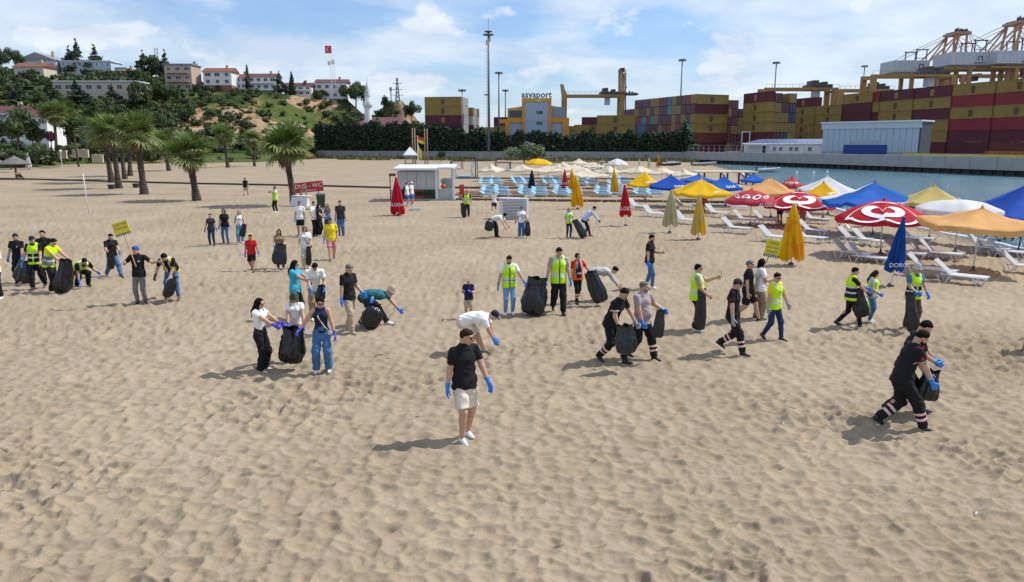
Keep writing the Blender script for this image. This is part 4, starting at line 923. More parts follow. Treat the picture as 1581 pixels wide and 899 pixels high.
def strip_grass():
    rs = np.random.RandomState(2); n = 9000; pts = np.array(WALL); s = rs.rand(n); seg = np.linalg.norm(np.diff(pts, axis=0), axis=1); cum = np.concatenate([[0], np.cumsum(seg)]); x = np.interp(s * cum[-1], cum, pts[:, 0]); y = np.interp(s * cum[-1], cum, pts[:, 1]) - 1 - rs.rand(n) ** 1.5 * 22
    k = vnoise(x, y, .12) + .25 * np.exp(-((y - np.interp(x, pts[:, 0], pts[:, 1])) / 5) ** 2) > .58; x, y = x[k], y[k]; n = len(x); hgt = .3 + .7 * rs.rand(n); a = rs.rand(n) * 6.28; dx, dy = np.cos(a) * .35, np.sin(a) * .35
    V = np.stack([np.stack([x - dx, y - dy, 0 * x - .1], 1), np.stack([x + dx, y + dy, 0 * x - .1], 1), np.stack([x + dx * .4 + .1, y + dy * .4, hgt], 1), np.stack([x - dx * .5, y - dy * .5, hgt * .8], 1)], 1).reshape(-1, 3)
    tag(link('wild_grass', np_mesh('wild_grass', V, np.arange(4 * n).reshape(n, 4), [LEAF['light'], LEAF['yellow'], mat('dry_grass', (.22, .17, .07), .9, .2, 1)], rs.randint(0, 3, n), False)), 'rough green and dry grass at the foot of the concrete wall', 'grass', kind='stuff')
strip_grass()
# ---------------- quay and port ground
QD = Vector((.32, -.947, 0)).normalized(); QN = Vector((-QD.y, QD.x, 0))   # along the quay towards the viewer, and inland
QN = -QN if QN.x < 0 else QN
PORT_Z = 2.4
def port():
    c = Vector((CX, CY, 0)); e = c + QD * 150
    m = MB(); a, b = c + QN * 1.0, e + QN * 1.0
    P = [Vector((WALL[0][0], WALL[0][1] + 5, 0)), Vector((WALL[2][0], WALL[2][1] + 5, 0)), c + Vector((-3, 5, 0)), a, b, b + Vector((300, 0, 0)), Vector((500, 700, 0)), Vector((-90, 700, 0))]
    m.add([(p.x, p.y, PORT_Z) for p in P] + [(p.x, p.y, -3) for p in P], [tuple(range(8))] + [(k, k + 8, (k + 1) % 8 + 8, (k + 1) % 8) for k in range(8)]); tag(m.build('port_ground', mat('port_asphalt', (.10, .10, .105), .9, .2, .2)), kind='structure')
    o = empty('quay_wall', c, 0, 'grey concrete quay wall with dark sheet piling along the water', 'quay wall')
    n = 30; ang = math.atan2(QD.y, QD.x)
    for k in range(n):
        q = MB(); q.box((.03, -.4, .55), (4.97, 1.2, PORT_Z + .28 + rnd.uniform(-.02, .02))); w = q.build('cap_panel', CONC, o); w.location = QD * 5 * k; w.rotation_euler = (0, 0, ang)
    q = MB()
    for k in range(150): q.box((k, .0 if k % 2 else .25, -3), (k + .92, .9, .549))
    w = q.build('sheet_piling', DARKSTEEL, o); w.rotation_euler = (0, 0, ang); w['kind'] = 'stuff'
    q = MB(); q.box((75, .5, PORT_Z + .32), (150, .8, PORT_Z + .62)); w = q.build('edge_beam', mat('edge_yellow', (.50, .38, .03), .7, .2, .6), o); w.rotation_euler = (0, 0, ang)
port()
def shed():
    fl = PD(1268, 239, 168); fr = PD(1416, 240, 152); fl.z = fr.z = PORT_Z; u = (fr - fl); L = u.length; u.normalize(); ang = math.atan2(u.y, u.x); H = 6.9
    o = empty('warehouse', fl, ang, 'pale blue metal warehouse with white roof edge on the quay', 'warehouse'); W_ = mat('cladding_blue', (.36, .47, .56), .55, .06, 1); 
    n = 16
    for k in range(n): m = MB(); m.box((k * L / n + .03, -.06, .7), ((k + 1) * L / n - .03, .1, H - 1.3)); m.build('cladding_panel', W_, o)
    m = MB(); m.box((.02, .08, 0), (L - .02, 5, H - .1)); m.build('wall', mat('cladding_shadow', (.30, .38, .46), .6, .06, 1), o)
    m = MB(); m.box((-.1, -.03, 0), (L + .1, .12, .69)); m.build('plinth', CONC, o)
    m = MB(); m.box((-.3, -.25, H - 1.3), (L + .3, .12, H - .05)); m.build('fascia', mat('fascia_blue', (.44, .54, .62), .5, .05), o)
    m = MB(); m.box((-.5, -.5, H - .05), (L + .5, 5.5, H + .25)); m.build('roof', ROOFM['white'], o)
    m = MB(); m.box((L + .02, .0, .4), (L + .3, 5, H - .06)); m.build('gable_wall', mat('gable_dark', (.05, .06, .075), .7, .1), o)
    m = MB(); m.box((L * .25, -.3, .3), (L * .70, -.07, 2.2)); m.build('tarpaulin', mat('tarp_blue', (.012, .045, .26), .6, .1, 2), o)
    m = MB(); m.box((L * .32, -.14, 2.2), (L * .6, -.065, 3.1)); m.build('notice_board', mat('board_grey', (.33, .4, .46), .6, .1), o)
shed()
def office():
    fl = PD(1148, 237, 190); fr = PD(1268, 238, 172); fl.z = fr.z = PORT_Z; u = (fr - fl); L = u.length; u.normalize(); ang = math.atan2(u.y, u.x); H = 2.3
    o = empty('office_cabin', fl, ang, 'long low white office with blue solar panels on its sloping roof', 'office'); m = MB(); m.box((0, 0, 0), (L, 6, H)); m.build('wall', WALLM['white'], o)
    m = MB(); m.add([(-.4, -.4, H), (L + .4, -.4, H), (L + .4, 6.4, H + 1.1), (-.4, 6.4, H + 1.1), (-.4, -.4, H + .15), (L + .4, -.4, H + .15), (L + .4, 6.4, H + 1.25), (-.4, 6.4, H + 1.25)], [(0, 3, 2, 1), (4, 5, 6, 7), (0, 1, 5, 4), (1, 2, 6, 5), (2, 3, 7, 6), (3, 0, 4, 7)]); m.build('roof', ROOFM['white'], o)
    pm = mat('solar_panel', (.10, .16, .30), .25, .1, 1)
    n = 14
    for k in range(n):
        x0, x1 = k * L / n + .12, (k + 1) * L / n - .06; f = lambda y: H + .15 + (y + .4) / 6.8 * 1.1 + .05; q = MB(); q.add([(x0, 0, f(0)), (x1, 0, f(0)), (x1, 5.6, f(5.6)), (x0, 5.6, f(5.6)), (x0, 0, f(0) + .06), (x1, 0, f(0) + .06), (x1, 5.6, f(5.6) + .06), (x0, 5.6, f(5.6) + .06)], [(4, 5, 6, 7), (0, 1, 5, 4), (1, 2, 6, 5), (3, 0, 4, 7)]); q.build('solar_panel', pm, o)
    for x in (.42, .50, .63, .70, .86): window(o, L * x, .7, 1.1, 1.0)
    m = MB(); m.box((L * .05, -1.6, H - .3), (L * .34, -.01, H - .12)); m.build('awning', ROOFM['white'], o)
    m = MB(); m.box((L * .26, -.05, 0), (L * .30, .02, 2.0)); m.build('door', PANEM, o)
office()
def pipe_gate():
    p = PD(1150, 236, 195); p.z = PORT_Z; o = empty('goal_frame', p, 0, 'white tubular gate frame standing at the end of the white office', 'frame'); m = MB(); h = 5.4
    m.bar((-1, 0, 0), (-1, 0, h), .16); m.bar((1, 0, 0), (1, 0, h), .16); m.build('post', FRAMEM, o); m = MB(); m.bar((-1.08, 0, h + .08), (1.08, 0, h + .08), .16); m.build('crossbar', FRAMEM, o)
pipe_gate()
def fence():
    c = Vector((CX, CY, PORT_Z)); o = empty('wire_fence', c, math.atan2(QD.y, QD.x), 'thin metal fence with slim posts along the top of the quay', 'fence'); L = 55
    for k in range(23): m = MB(); m.bar((k * 2.5, .8, .25), (k * 2.5, .8, 2.1), .07); m.build('post', RAIL, o)
    for z in (1.1, 2.05): m = MB(); m.bar((0, .8, z), (L, .8, z), .05); m.build('rail', RAIL, o)
fence()
def beam_stack():
    p = PD(1530, 243, 128); p.z = PORT_Z; o = empty('timber_stack', p, math.atan2(QD.y, QD.x), 'stack of orange brown beams lying on the quay', 'stack'); tm = mat('rusty_timber', (.25, .12, .04), .9, .3, 1.2)
    for k in range(3):
        for j in range(4 - k): m = MB(); m.box((-4 + k * .4, 2 + j * .5 + k * .2, .02 + k * .36), (5 - k * .5, 2.45 + j * .5 + k * .2, .35 + k * .36)); m.build('beam', tm, o)
beam_stack()
# ---------------- shipping containers
CONTC = {k: mat('container_' + k, c, .55, .14, .5, .3, 2.0, spec=.4) for k, c in dict(yellow=(.25, .165, .040), maroon=(.090, .014, .024), red=(.22, .016, .028), brown=(.13, .032, .026), blue=(.03, .13, .30), teal=(.04, .25, .28), navy=(.03, .04, .09), grey=(.40, .40, .40)).items()}
INK = mat('emblem_dark', (.03, .022, .012), .6, 0); INKY = mat('emblem_gold', (.42, .28, .10), .6, 0)
CL, CW, CHH = 12.19, 2.44, 2.88
_cm = {}
def container_parts(colr):
    if colr in _cm: return _cm[colr]
    m = MB(); n = 34                                             # corrugated long sides
    for s in (-1, 1):
        vs = []
        for k in range(n * 2 + 1):
            x = -CL / 2 + .12 + (CL - .24) * k / (n * 2); y = s * (CW / 2 - (.0 if (k // 1) % 2 else .05)); vs += [(x, y, .16), (x, y, CHH - .12)]
        fs = [(2 * k, 2 * k + 2, 2 * k + 3, 2 * k + 1) if s < 0 else (2 * k, 2 * k + 1, 2 * k + 3, 2 * k + 2) for k in range(n * 2)]; m.add(vs, fs)
    m.box((-CL / 2 + .02, -CW / 2 + .06, .1), (CL / 2 - .06, CW / 2 - .06, CHH - .02)); 
    for s in (-1, 1):
        m.box((-CL / 2, s * CW / 2 - .06, 0), (CL / 2, s * CW / 2 + .06, .16)); m.box((-CL / 2, s * CW / 2 - .05, CHH - .12), (CL / 2, s * CW / 2 + .05, CHH))
    q = m
    for x in (-CL / 2 - .02, CL / 2 - .12):
        for s in (-1, 1): q.box((x, s * (CW / 2 - .02) - .08, -.01), (x + .14, s * (CW / 2 - .02) + .08, CHH + .01))
    body = m.mesh('body', CONTC[colr])
    doors = []
    for s in (-1, 1):
        d = MB(); d.box((-CL / 2 - .03, min(0.01 * s, s * (CW / 2 - .11)), .15), (-CL / 2 + .03, max(0.01 * s, s * (CW / 2 - .11)), CHH - .15)); 
        for y in (.35, .8): d.bar((-CL / 2 - .06, s * y, .1), (-CL / 2 - .06, s * y, CHH - .1), .05, mi=1)
        doors.append(d.mesh('door', [CONTC[colr], RAIL]))
    _cm[colr] = (body, doors); return _cm[colr]
TIER = ['ground tier', 'second tier up', 'third tier up', 'fourth tier up', 'fifth tier up', 'top tier']
NTH = ['first', 'second', 'third', 'fourth', 'fifth', 'sixth', 'seventh', 'eighth', 'ninth', 'tenth', 'eleventh', 'twelfth', 'thirteenth', 'fourteenth', 'fifteenth', 'sixteenth', 'seventeenth', 'eighteenth', 'nineteenth']
def container(p, ang, colr, where, emblem=False, face=-1, grp='shipping containers stacked in the port'):
    body, doors = container_parts(colr)
    o = empty('shipping_container', p, ang, f'{colr} container, {where}', 'container', grp)
    link('body', body, o)
    for d in doors: link('door', d, o)
    if emblem:
        tm = INK if colr in ('yellow', 'grey') else INKY
        for t, dz, s in (('m', 1.80, 1.75), ('sc', .95, 1.45)): link('lettering', text_mesh(t, s, tm, .01, bold=.035), o, (0, face * (CW / 2 + .03), dz), (R(90), 0, 0 if face < 0 else math.pi))
    return o
rc = random.Random(21)
def pick(ws): return rc.choices(list(ws), list(ws.values()))[0]
MIX = dict(maroon=9, brown=4, yellow=6, red=2, blue=1, teal=1, navy=1)
# tall stack left of the floodlight mast: long sides to the viewer, ends seen at its right
def stack_left():
    u = Vector((.985, -.17, 0)).normalized(); v = Vector((.17, .985, 0)); a = math.atan2(u.y, u.x); c0 = PD(686, 200, 246); c0.z = PORT_Z
    cl = ['brown', 'maroon', 'maroon', 'maroon', 'yellow', 'yellow']
    for t in range(6): container(c0 + Vector((0, 0, t * (CHH + .02))), a, cl[t], f'{TIER[t]} at the front of the mosque-side stack', t >= 3, -1)
    for r_ in range(1, 8):
        for t in range(6 if r_ < 4 else 5):
            if t < 2: continue
            o_ = pick(dict(grey=3, maroon=4, yellow=2, brown=1)) if r_ > 3 else pick(dict(grey=6, yellow=1))
            container(c0 + v * (2.52 * r_ + (1.6 if r_ > 3 else 0)) + u * (0 if r_ < 4 else 1.2) + Vector((0, 0, t * (CHH + .02))), a + math.pi, o_, f'{TIER[t]}, {NTH[r_]} row back, mosque-side stack')
        for t in range(2): container(c0 + v * (2.52 * r_ + (1.6 if r_ > 3 else 0)) + u * (0 if r_ < 4 else 1.2) + Vector((0, 0, t * (CHH + .02))), a + math.pi, 'maroon', f'{TIER[t]}, {NTH[r_]} row back, mosque-side stack')
stack_left()
# the long many-coloured block: the ends of seventeen rows, then one long front
def block_mid():
    u = Vector((.93, .37, 0)).normalized(); v = Vector((-.37, .93, 0)).normalized(); a = math.atan2(u.y, u.x); c0 = Vector((bx(1071) * 231, 231, PORT_Z)) + u * CL / 2 + v * CW / 2
    cl = ['maroon', 'brown', 'yellow', 'yellow', 'maroon', 'yellow']
    for t in range(6): container(c0 + Vector((0, 0, t * (CHH + .02))), a, cl[t], f'{TIER[t]}, long front of the many-coloured block', cl[t] == 'yellow')
    for r_ in range(1, 17):
        for t in range(6 if r_ < 14 else 5):
            container(c0 + v * (2.56 * r_) + Vector((0, 0, t * (CHH + .02))), a, pick(MIX), f'{TIER[t]}, {NTH[r_]} row behind the many-coloured block front')
block_mid()
# rows whose long sides run towards the viewer at the right
def line(start_px, d0, n, tiers, where, cols, step=12.45, first_tier=0, ends=True):
    v = Vector((-.28, .96, 0)).normalized(); a = math.atan2(-v.y, -v.x); s = Vector((bx(start_px) * d0, d0, PORT_Z)); inn = Vector((v.y, -v.x, 0))
    for k in range(n):
        for t in range(first_tier, tiers[k] if isinstance(tiers, (list, tuple)) else tiers):
            c = cols[k][t] if cols else pick(dict(yellow=7, maroon=4, brown=2, red=1))
            container(s + v * (step * k + CL / 2) + inn * CW / 2 + Vector((0, 0, t * (CHH + .02))), a, c, f'{TIER[t]}, {NTH[k]} from near end, {where}', c in ('yellow',) or (c == 'maroon' and t == 5), -1 if (inn.dot(Vector((math.sin(a), -math.cos(a), 0))) < 0) else 1)
line(1600, 172, 5, 6, 'high row beside the quay', [['brown', 'maroon', 'red', 'yellow', 'red', 'yellow'], ['maroon', 'maroon', 'red', 'yellow', 'red', 'yellow'], ['maroon', 'yellow', 'yellow', 'maroon', 'yellow', 'maroon'], ['yellow', 'brown', 'yellow', 'yellow', 'yellow', 'maroon'], ['maroon', 'yellow', 'yellow', 'maroon', 'yellow', 'red']])
line(1340, 222, 4, [6, 5, 6, 6], 'row behind the blue warehouse', [['yellow', 'maroon', 'yellow', 'maroon', 'maroon', 'yellow'], ['brown', 'yellow', 'yellow', 'yellow', 'yellow', 'yellow'], ['maroon', 'yellow', 'yellow', 'yellow', 'yellow', 'maroon'], ['yellow', 'maroon', 'yellow', 'yellow', 'maroon', 'yellow']])
line(1181, 219, 1, 6, 'short row behind white office', [['navy', 'maroon', 'yellow', 'yellow', 'yellow', 'maroon']])
# ends seen between the rows
def ends(px, d, n, tiers, where, ws, rotv=(-.28, .96, 0)):
    v = Vector(rotv).normalized(); inn = Vector((v.y, -v.x, 0)); a = math.atan2(v.y, v.x); s = Vector((bx(px) * d, d, PORT_Z))
    for k in range(n):
        for t in range(tiers - (1 if rc.random() < .3 else 0)): container(s + inn * (2.56 * k) + v * CL / 2 + Vector((0, 0, t * (CHH + .02))), a, pick(ws), f'{TIER[t]}, end on, {NTH[k]} from left, {where}')
ends(1186, 226, 4, 6, 'stack behind the white office', dict(yellow=6, maroon=3, navy=1))
ends(1350, 228, 3, 6, 'gap above the warehouse', dict(maroon=4, navy=2, yellow=2, blue=1))
ends(738, 285, 4, 3, 'low stack by the mast', dict(yellow=6, maroon=2), (.05, 1, 0))
ends(1122, 262, 3, 6, 'end of many-coloured block', dict(yellow=4, brown=3, maroon=2))
def block_center():
    a0 = 0.0
    for k, (px, d, t0, colr, emb) in enumerate(((925, 262, 4, 'maroon', 0), (900, 268, 3, 'yellow', 1), (915, 250, 3, 'yellow', 1), (950, 246, 4, 'yellow', 1), (893, 258, 2, 'teal', 0), (790, 262, 4, 'maroon', 0))):
        for t in range(t0):
            p = Vector((bx(px) * d, d, PORT_Z + t * (CHH + .02))); c = colr if t == t0 - 1 else pick(dict(yellow=5, maroon=4, brown=2))
            container(p, R(-12), c, f'{TIER[t]} of the {NTH[k]} stack near the orange framed office', bool(emb) and c == 'yellow')
block_center()
# ---------------- port office with lettering
def port_office():
    d = 236; s = d / FPX; X = lambda px: bx(px) * d; Zy = lambda py: CAM_H + (223 - py) * s * 1.0
    o = empty('port_office', (X(830), d, PORT_Z), 0, 'blue and orange port office with a lettered tower', 'office building'); ox = X(830)
    bl = mat('office_blue', (.29, .38, .48), .6, .06, 1); og = mat('office_orange', (.56, .235, .025), .6, .06, 1); yl = mat('office_yellow', (.50, .36, .09), .7, .06, 1)
    def bxm(name, m_, p0, p1, y0, z0, y1, par=o): q = MB(); q.box((X(p0) - ox, y0, Zy(z0) - PORT_Z), (X(p1) - ox, y1, Zy(y_top) - PORT_Z)); return q.build(name, m_, par)
    def blk(name, m_, p0, p1, ytop, ybot, f, bk): q = MB(); q.box((X(p0) - ox, f, Zy(ybot) - PORT_Z), (X(p1) - ox, bk, Zy(ytop) - PORT_Z)); return q.build(name, m_, o)
    blk('tower_wall', bl, 810, 846.5, 161, 236, -.8, 9)
    blk('tower_frame', og, 806, 810, 155.5, 236, -1.1, 8.6); blk('tower_frame', og, 846.5, 850.5, 155.5, 236, -1.1, 8.6); blk('tower_crown', mat('office_amber', (.52, .30, .04), .6, .08, 1), 810.01, 846.49, 155.5, 161, -1.05, 8.8)
    blk('wing_wall', bl, 785, 805.98, 184, 236, 0, 8); blk('wing_wall', bl, 850.52, 877, 184, 236, 0, 8)
    for a, b, c, e in ((783, 787, 184, 236), (787.02, 805.98, 184, 191), (850.52, 868, 184, 191), (868.02, 878, 184, 236), (771, 782.9, 186, 192), (780, 782.9, 192.1, 236)): blk('wing_frame', og, a, b, c, e, -.5, .6 if a != 771 else 6)
    q = MB(); q.add([(X(783.5) - ox, 1, Zy(184) - PORT_Z), (X(806) - ox, 1, Zy(184) - PORT_Z), (X(806) - ox, 1, Zy(167) - PORT_Z), (X(783.5) - ox, 1, Zy(170) - PORT_Z)] + [(X(783.5) - ox, 8, Zy(184) - PORT_Z), (X(806) - ox, 8, Zy(184) - PORT_Z), (X(806) - ox, 8, Zy(167) - PORT_Z), (X(783.5) - ox, 8, Zy(170) - PORT_Z)], [(0, 1, 2, 3), (4, 7, 6, 5), (0, 3, 7, 4), (3, 2, 6, 7), (1, 5, 6, 2)]); q.build('upper_wall', yl, o)
    q = MB(); q.add([(X(850.5) - ox, 1, Zy(184) - PORT_Z), (X(872) - ox, 1, Zy(184) - PORT_Z), (X(872) - ox, 1, Zy(169) - PORT_Z), (X(850.5) - ox, 1, Zy(166) - PORT_Z)] + [(X(850.5) - ox, 8, Zy(184) - PORT_Z), (X(872) - ox, 8, Zy(184) - PORT_Z), (X(872) - ox, 8, Zy(169) - PORT_Z), (X(850.5) - ox, 8, Zy(166) - PORT_Z)], [(0, 1, 2, 3), (4, 7, 6, 5), (0, 3, 7, 4), (3, 2, 6, 7), (1, 5, 6, 2)]); q.build('upper_wall', mat('office_greyblue', (.19, .25, .32), .6, .06, 1), o)
    blk('ribbon_window', PANEM, 786, 805, 173, 183, .8, 1.05)
    for py in (174, 190, 206.5):
        for px in (828.2, 831.6, 834.4): blk('window', PANEM, px, px + 2.6, py, py + 4.2, -.9, -.7)
    for px in (829, 832): blk('window', FRAMEM, px, px + 2.4, 158, 159.5, -1.12, -.9)
    blk('floor_band', ROOFM['grey'], 810.02, 846.48, 188.6, 189.2, -.84, -.7)
    tm = mat('letter_navy', (.012, .018, .045), .5, 0)
    link('lettering', text_mesh('asyaport', 2.75, tm, .12, bold=.06), o, (X(828) - ox, 1, Zy(150.2) - PORT_Z), (R(90), 0, 0))
    q = MB()
    for px in (812, 820, 828, 836, 844): q.bar((X(px) - ox, 1.3, Zy(155.6) - PORT_Z), (X(px) - ox, 1.3, Zy(149) - PORT_Z), .1)
    q.build('letter_frame', RAIL, o)
port_office()
# ---------------- masts, poles
def mast(label, px, top, d, r=.35, style='ring', base_z=PORT_Z):
    p = PD(px, 220, d); p.z = base_z; h = CAM_H + (223 - top) * d / FPX - base_z; o = empty('floodlight_mast', p, 0, label, 'floodlight mast', 'floodlight masts of the port'); m_ = mat('galvanised', (.11, .125, .15), .6, .1, 1)
    b = MB(); b.tube([(0, 0, 0), (0, 0, h * .97)], [r, r * .55], 8); b.build('mast', m_, o, True)
    if style == 'tall':
        for z, w in ((h * .93, 1.7), (h * .955, 1.2)): q = MB(); q.lathe([(w * .25, 0), (w * .7, .1), (w, .25), (w, .45), (.1, .5)], 10, c=(0, 0, z)); q.build('platform', m_, o)
        q = MB(); q.tube([(0, 0, h * .97), (0, 0, h * 1.07)], .06, 5); q.build('aerial', m_, o)
        q = MB(); q.box((-1.3, -.5, h * .46), (.2, .5, h * .47)); q.box((-1.3, -.5, h * .47 + .4), (-1.25, .5, h * .47 + .9)); q.box((-1.3, -.5, h * .47 + .85), (.2, -.45, h * .47 + .9)); q.build('platform', m_, o)
        q = MB(); 
        for k in range(34): q.bar((-.7, -.05, 1 + k * h * .026), (-.3, -.05, 1 + k * h * .026), .06)
        q.bar((-.72, -.05, 1), (-.72, -.05, h * .9), .06); q.build('ladder', m_, o)
        for k in range(3): q = MB(); q.box((-.7 + k * .5, -.5, h * (.86 + .012 * k)), (-.35 + k * .5, -.2, h * (.90 + .012 * k))); q.build('antenna', WALLM['grey'], o)
    else:
        q = MB(); q.lathe([(.25, -.2), (.9, .25), (1.25, .3), (1.25, .5), (.3, .55)], 10, c=(0, 0, h * .965)); q.build('lamp_ring', m_, o)
        for k in range(6): a = k * 1.047; q = MB(); q.box((math.cos(a) * 1.1 - .25, math.sin(a) * 1.1 - .2, h * .965 - .1), (math.cos(a) * 1.1 + .25, math.sin(a) * 1.1 + .2, h * .965 + .22)); q.build('floodlight', WALLM['grey'], o)
mast('tallest port mast with antennas, ladder and mid platform', 755, 54, 228, .45, 'tall')
mast('thin floodlight mast just right of the tallest mast', 770.5, 116, 250)
mast('short thin floodlight mast above the orange office wing', 780.5, 142, 285)
mast('slim pale lamp mast in front of the tall left container stack', 714.5, 142, 240, .2)
mast('floodlight mast rising above the many-coloured container block', 1048, 97, 260)
mast('floodlight mast rising above the yellow crane beams', 1190.5, 101, 262)
mast('floodlight mast left of the yellow gantry crane', 1324.5, 106, 300)
def flag(label, px, top, base_pt, fw, fh, colr, fly=-1, emblem=None, polem=None, colr2=None, drop=0, name='flagpole'):
    m = base_pt.y / FPX; h = CAM_H + (223 - top) * m - base_pt.z; o = empty(name, base_pt, 0, label, 'flag', 'flags on poles'); b = MB(); b.tube([(0, 0, -.5), (0, 0, h)], .022 * (1 if base_pt.y < 130 else 4), 6); b.build('pole', polem or FRAMEM, o)
    n = 10; V, F, mi = [], [], []
    for i in range(n + 1):
        for j in range(5):
            t = i / n; V.append((fly * t * fw * (1 - .08 * drop), math.sin(t * 7 + j * .4) * fw * .07 * t, h - .1 - j / 4 * fh - drop * t * fh * .9))
    for i in range(n):
        for j in range(4): F.append((i * 5 + j, i * 5 + j + 1, (i + 1) * 5 + j + 1, (i + 1) * 5 + j)); mi.append(1 if colr2 and j >= 2 else 0)
    fo = link('flag', np_mesh('flag', V, F, [colr] + ([colr2] if colr2 else []), mi), o)
    if emblem:
        e = MB(); R0 = fh * .30; cx = fly * fw * .42; cz = h - .1 - fh * .5; pts = 16
        vs = []
        for k in range(pts + 1):
            a = R(40) + (2 * math.pi - R(80)) * k / pts; vs += [(cx + R0 * math.cos(a) , 0, cz + R0 * math.sin(a)), (cx + fh * .06 + R0 * .78 * math.cos(a * .96 + .12), 0, cz + R0 * .78 * math.sin(a * .96 + .12))]
        for yy in (-.25, .25): e.add([(x, yy, z) for x, _, z in vs], [(2 * k, 2 * k + 2, 2 * k + 3, 2 * k + 1) for k in range(pts)])
        sx = cx + fly * -fh * .0 + fh * .36; st = [(sx + (fh * .13 if k % 2 == 0 else fh * .055) * math.cos(k * .628 + 3.14), 0, cz + (fh * .13 if k % 2 == 0 else fh * .055) * math.sin(k * .628 + 3.14)) for k in range(10)]
        for yy in (-.25, .25): e.add([(x, yy, z) for x, _, z in st], [tuple(range(10))])
        e.build('emblem', FRAMEM, fo)
    return o
FR = mat('flag_red', (.62, .02, .03), .8, .05); fb = on_hill(515, 140)
flag('large red flag with white crescent and star on the highest hill pole', 518.5, 80, Vector((bx(518.5) * 305, 305, 22)), 2.6, 2.9, FR, -1, True)
flag('pale flag on the middle hill pole', 516, 102, Vector((bx(516) * 304, 304, 22)), 1.1, 1.5, mat('flag_pale', (.75, .62, .45), .8, .1))
flag('white flag on the right hill pole', 522, 100, Vector((bx(522) * 305, 305, 22)), 1.2, 1.7, mat('flag_white', (.8, .78, .74), .8, .1))
# ---------------- mosque
def mosque():
    d = 266; s = d / FPX; o = empty('mosque', (bx(585) * d, d, 0), 0, 'low mosque with a maroon hipped roof behind the hedge', 'mosque'); m = MB(); w = 78 * s; zt = CAM_H + 29 * s; zr = CAM_H + 41 * s
    m.box((-w / 2 + .6, 0, 0), (w / 2 - .6, 14, zt)); m.build('wall', WALLM['cream'], o)
    m = MB(); m.add([(-w / 2, -.8, zt), (w / 2, -.8, zt), (w / 2, 15, zt), (-w / 2, 15, zt), (-w * .22, 7, zr), (w * .36, 7, zr)], [(0, 1, 5, 4), (2, 3, 4, 5), (0, 4, 3), (1, 2, 5), (0, 3, 2, 1)]); m.build('roof', ROOFM['maroon'], o)
    t = empty('minaret', (bx(570) * (d - 3), d - 3, 0), 0, 'slender white minaret with a pointed cone and balcony', 'minaret'); wm = mat('minaret_white', (.76, .76, .76), .7, .08, 1); Z = lambda py: CAM_H + (223 - py) * (d - 3) / FPX
    b = MB(); b.lathe([(1.35, 0), (1.30, Z(196)), (1.15, Z(170))], 14); b.build('shaft', wm, t)
    b = MB(); b.lathe([(1.15, Z(170)), (1.4, Z(168.5)), (1.4, Z(168)), (1.65, Z(167)), (1.65, Z(166)), (1.8, Z(165)), (1.8, Z(161)), (1.7, Z(161)), (1.7, Z(164.6)), (.9, Z(164.6))], 16); b.build('balcony', wm, t)
    b = MB(); b.lathe([(1.0, Z(164.6)), (1.0, Z(153))], 14); b.build('upper_shaft', wm, t)
    b = MB(); b.lathe([(1.12, Z(153)), (.95, Z(148)), (.45, Z(138)), (.06, Z(131))], 14); b.build('spire', mat('lead_grey', (.42, .43, .45), .5, .08, 1), t, True)
    b = MB(); b.tube([(0, 0, Z(131.5)), (0, 0, Z(124))], [.1, .04], 6); b.build('finial', RAIL, t)
mosque()
def pylon():
    d = 330; s = d / FPX; Z = lambda py: CAM_H + (223 - py) * s; x0 = bx(616) * d; o = empty('power_pylon', (x0, d, 0), 0, 'grey lattice power pylon behind the rocky knoll', 'pylon'); m = MB(); w0, w1 = 5.2 * s, 1.0 * s; zb, zt = Z(175), Z(126)
    P = lambda t, sx, sy: (sx * (w0 + (w1 - w0) * t) / 2 * 1.4, sy * (w0 + (w1 - w0) * t) / 2 * 1.4, zb + (zt - zb) * t)
    for sx in (-1, 1):
        for sy in (-1, 1): m.bar(P(0, sx, sy), P(1, sx, sy), .25)
    for k in range(8):
        a, b = k / 8, (k + 1) / 8
        for sy in (-1, 1): m.bar(P(a, -1, sy), P(b, 1, sy), .14); m.bar(P(a, 1, sy), P(b, -1, sy), .14)
    m.build('lattice', mat('pylon_steel', (.16, .20, .27), .6, .1, metal=.3), o)
    for py, w in ((134, 7), (143, 8), (151, 9)): q = MB(); q.bar((-w * s, 0, Z(py)), (w * s, 0, Z(py)), .22); q.build('cross_arm', _mats['pylon_steel'], o)
    t = empty('antenna_pole', (bx(606) * 300, 300, 0), 0, 'short pole aerial left of the lattice pylon', 'aerial'); q = MB(); q.tube([(0, 0, 5), (0, 0, CAM_H + 84 * 300 / FPX)], .22, 6); q.build('pole', _mats['pylon_steel'], t); q = MB(); q.box((-.5, -.3, CAM_H + 78 * 300 / FPX), (.5, .3, CAM_H + 83 * 300 / FPX)); q.build('antenna', WALLM['grey'], t)
    t = empty('lattice_aerial', (bx(254) * 310, 310, 0), 0, 'thin lattice aerial on the skyline between hilltop conifers', 'aerial'); q = MB(); zz = CAM_H + 140 * 310 / FPX
    for x in (-.6, .6): q.bar((x, 0, 20), (x, 0, zz), .14)
    for k in range(9): q.bar((-.6, 0, zz - 1.6 * k), (.6, 0, zz - 1.6 * k - 1.6), .1); q.bar((.6, 0, zz - 1.6 * k), (-.6, 0, zz - 1.6 * k - 1.6), .1)
    q.build('lattice', _mats['pylon_steel'], t)
pylon()
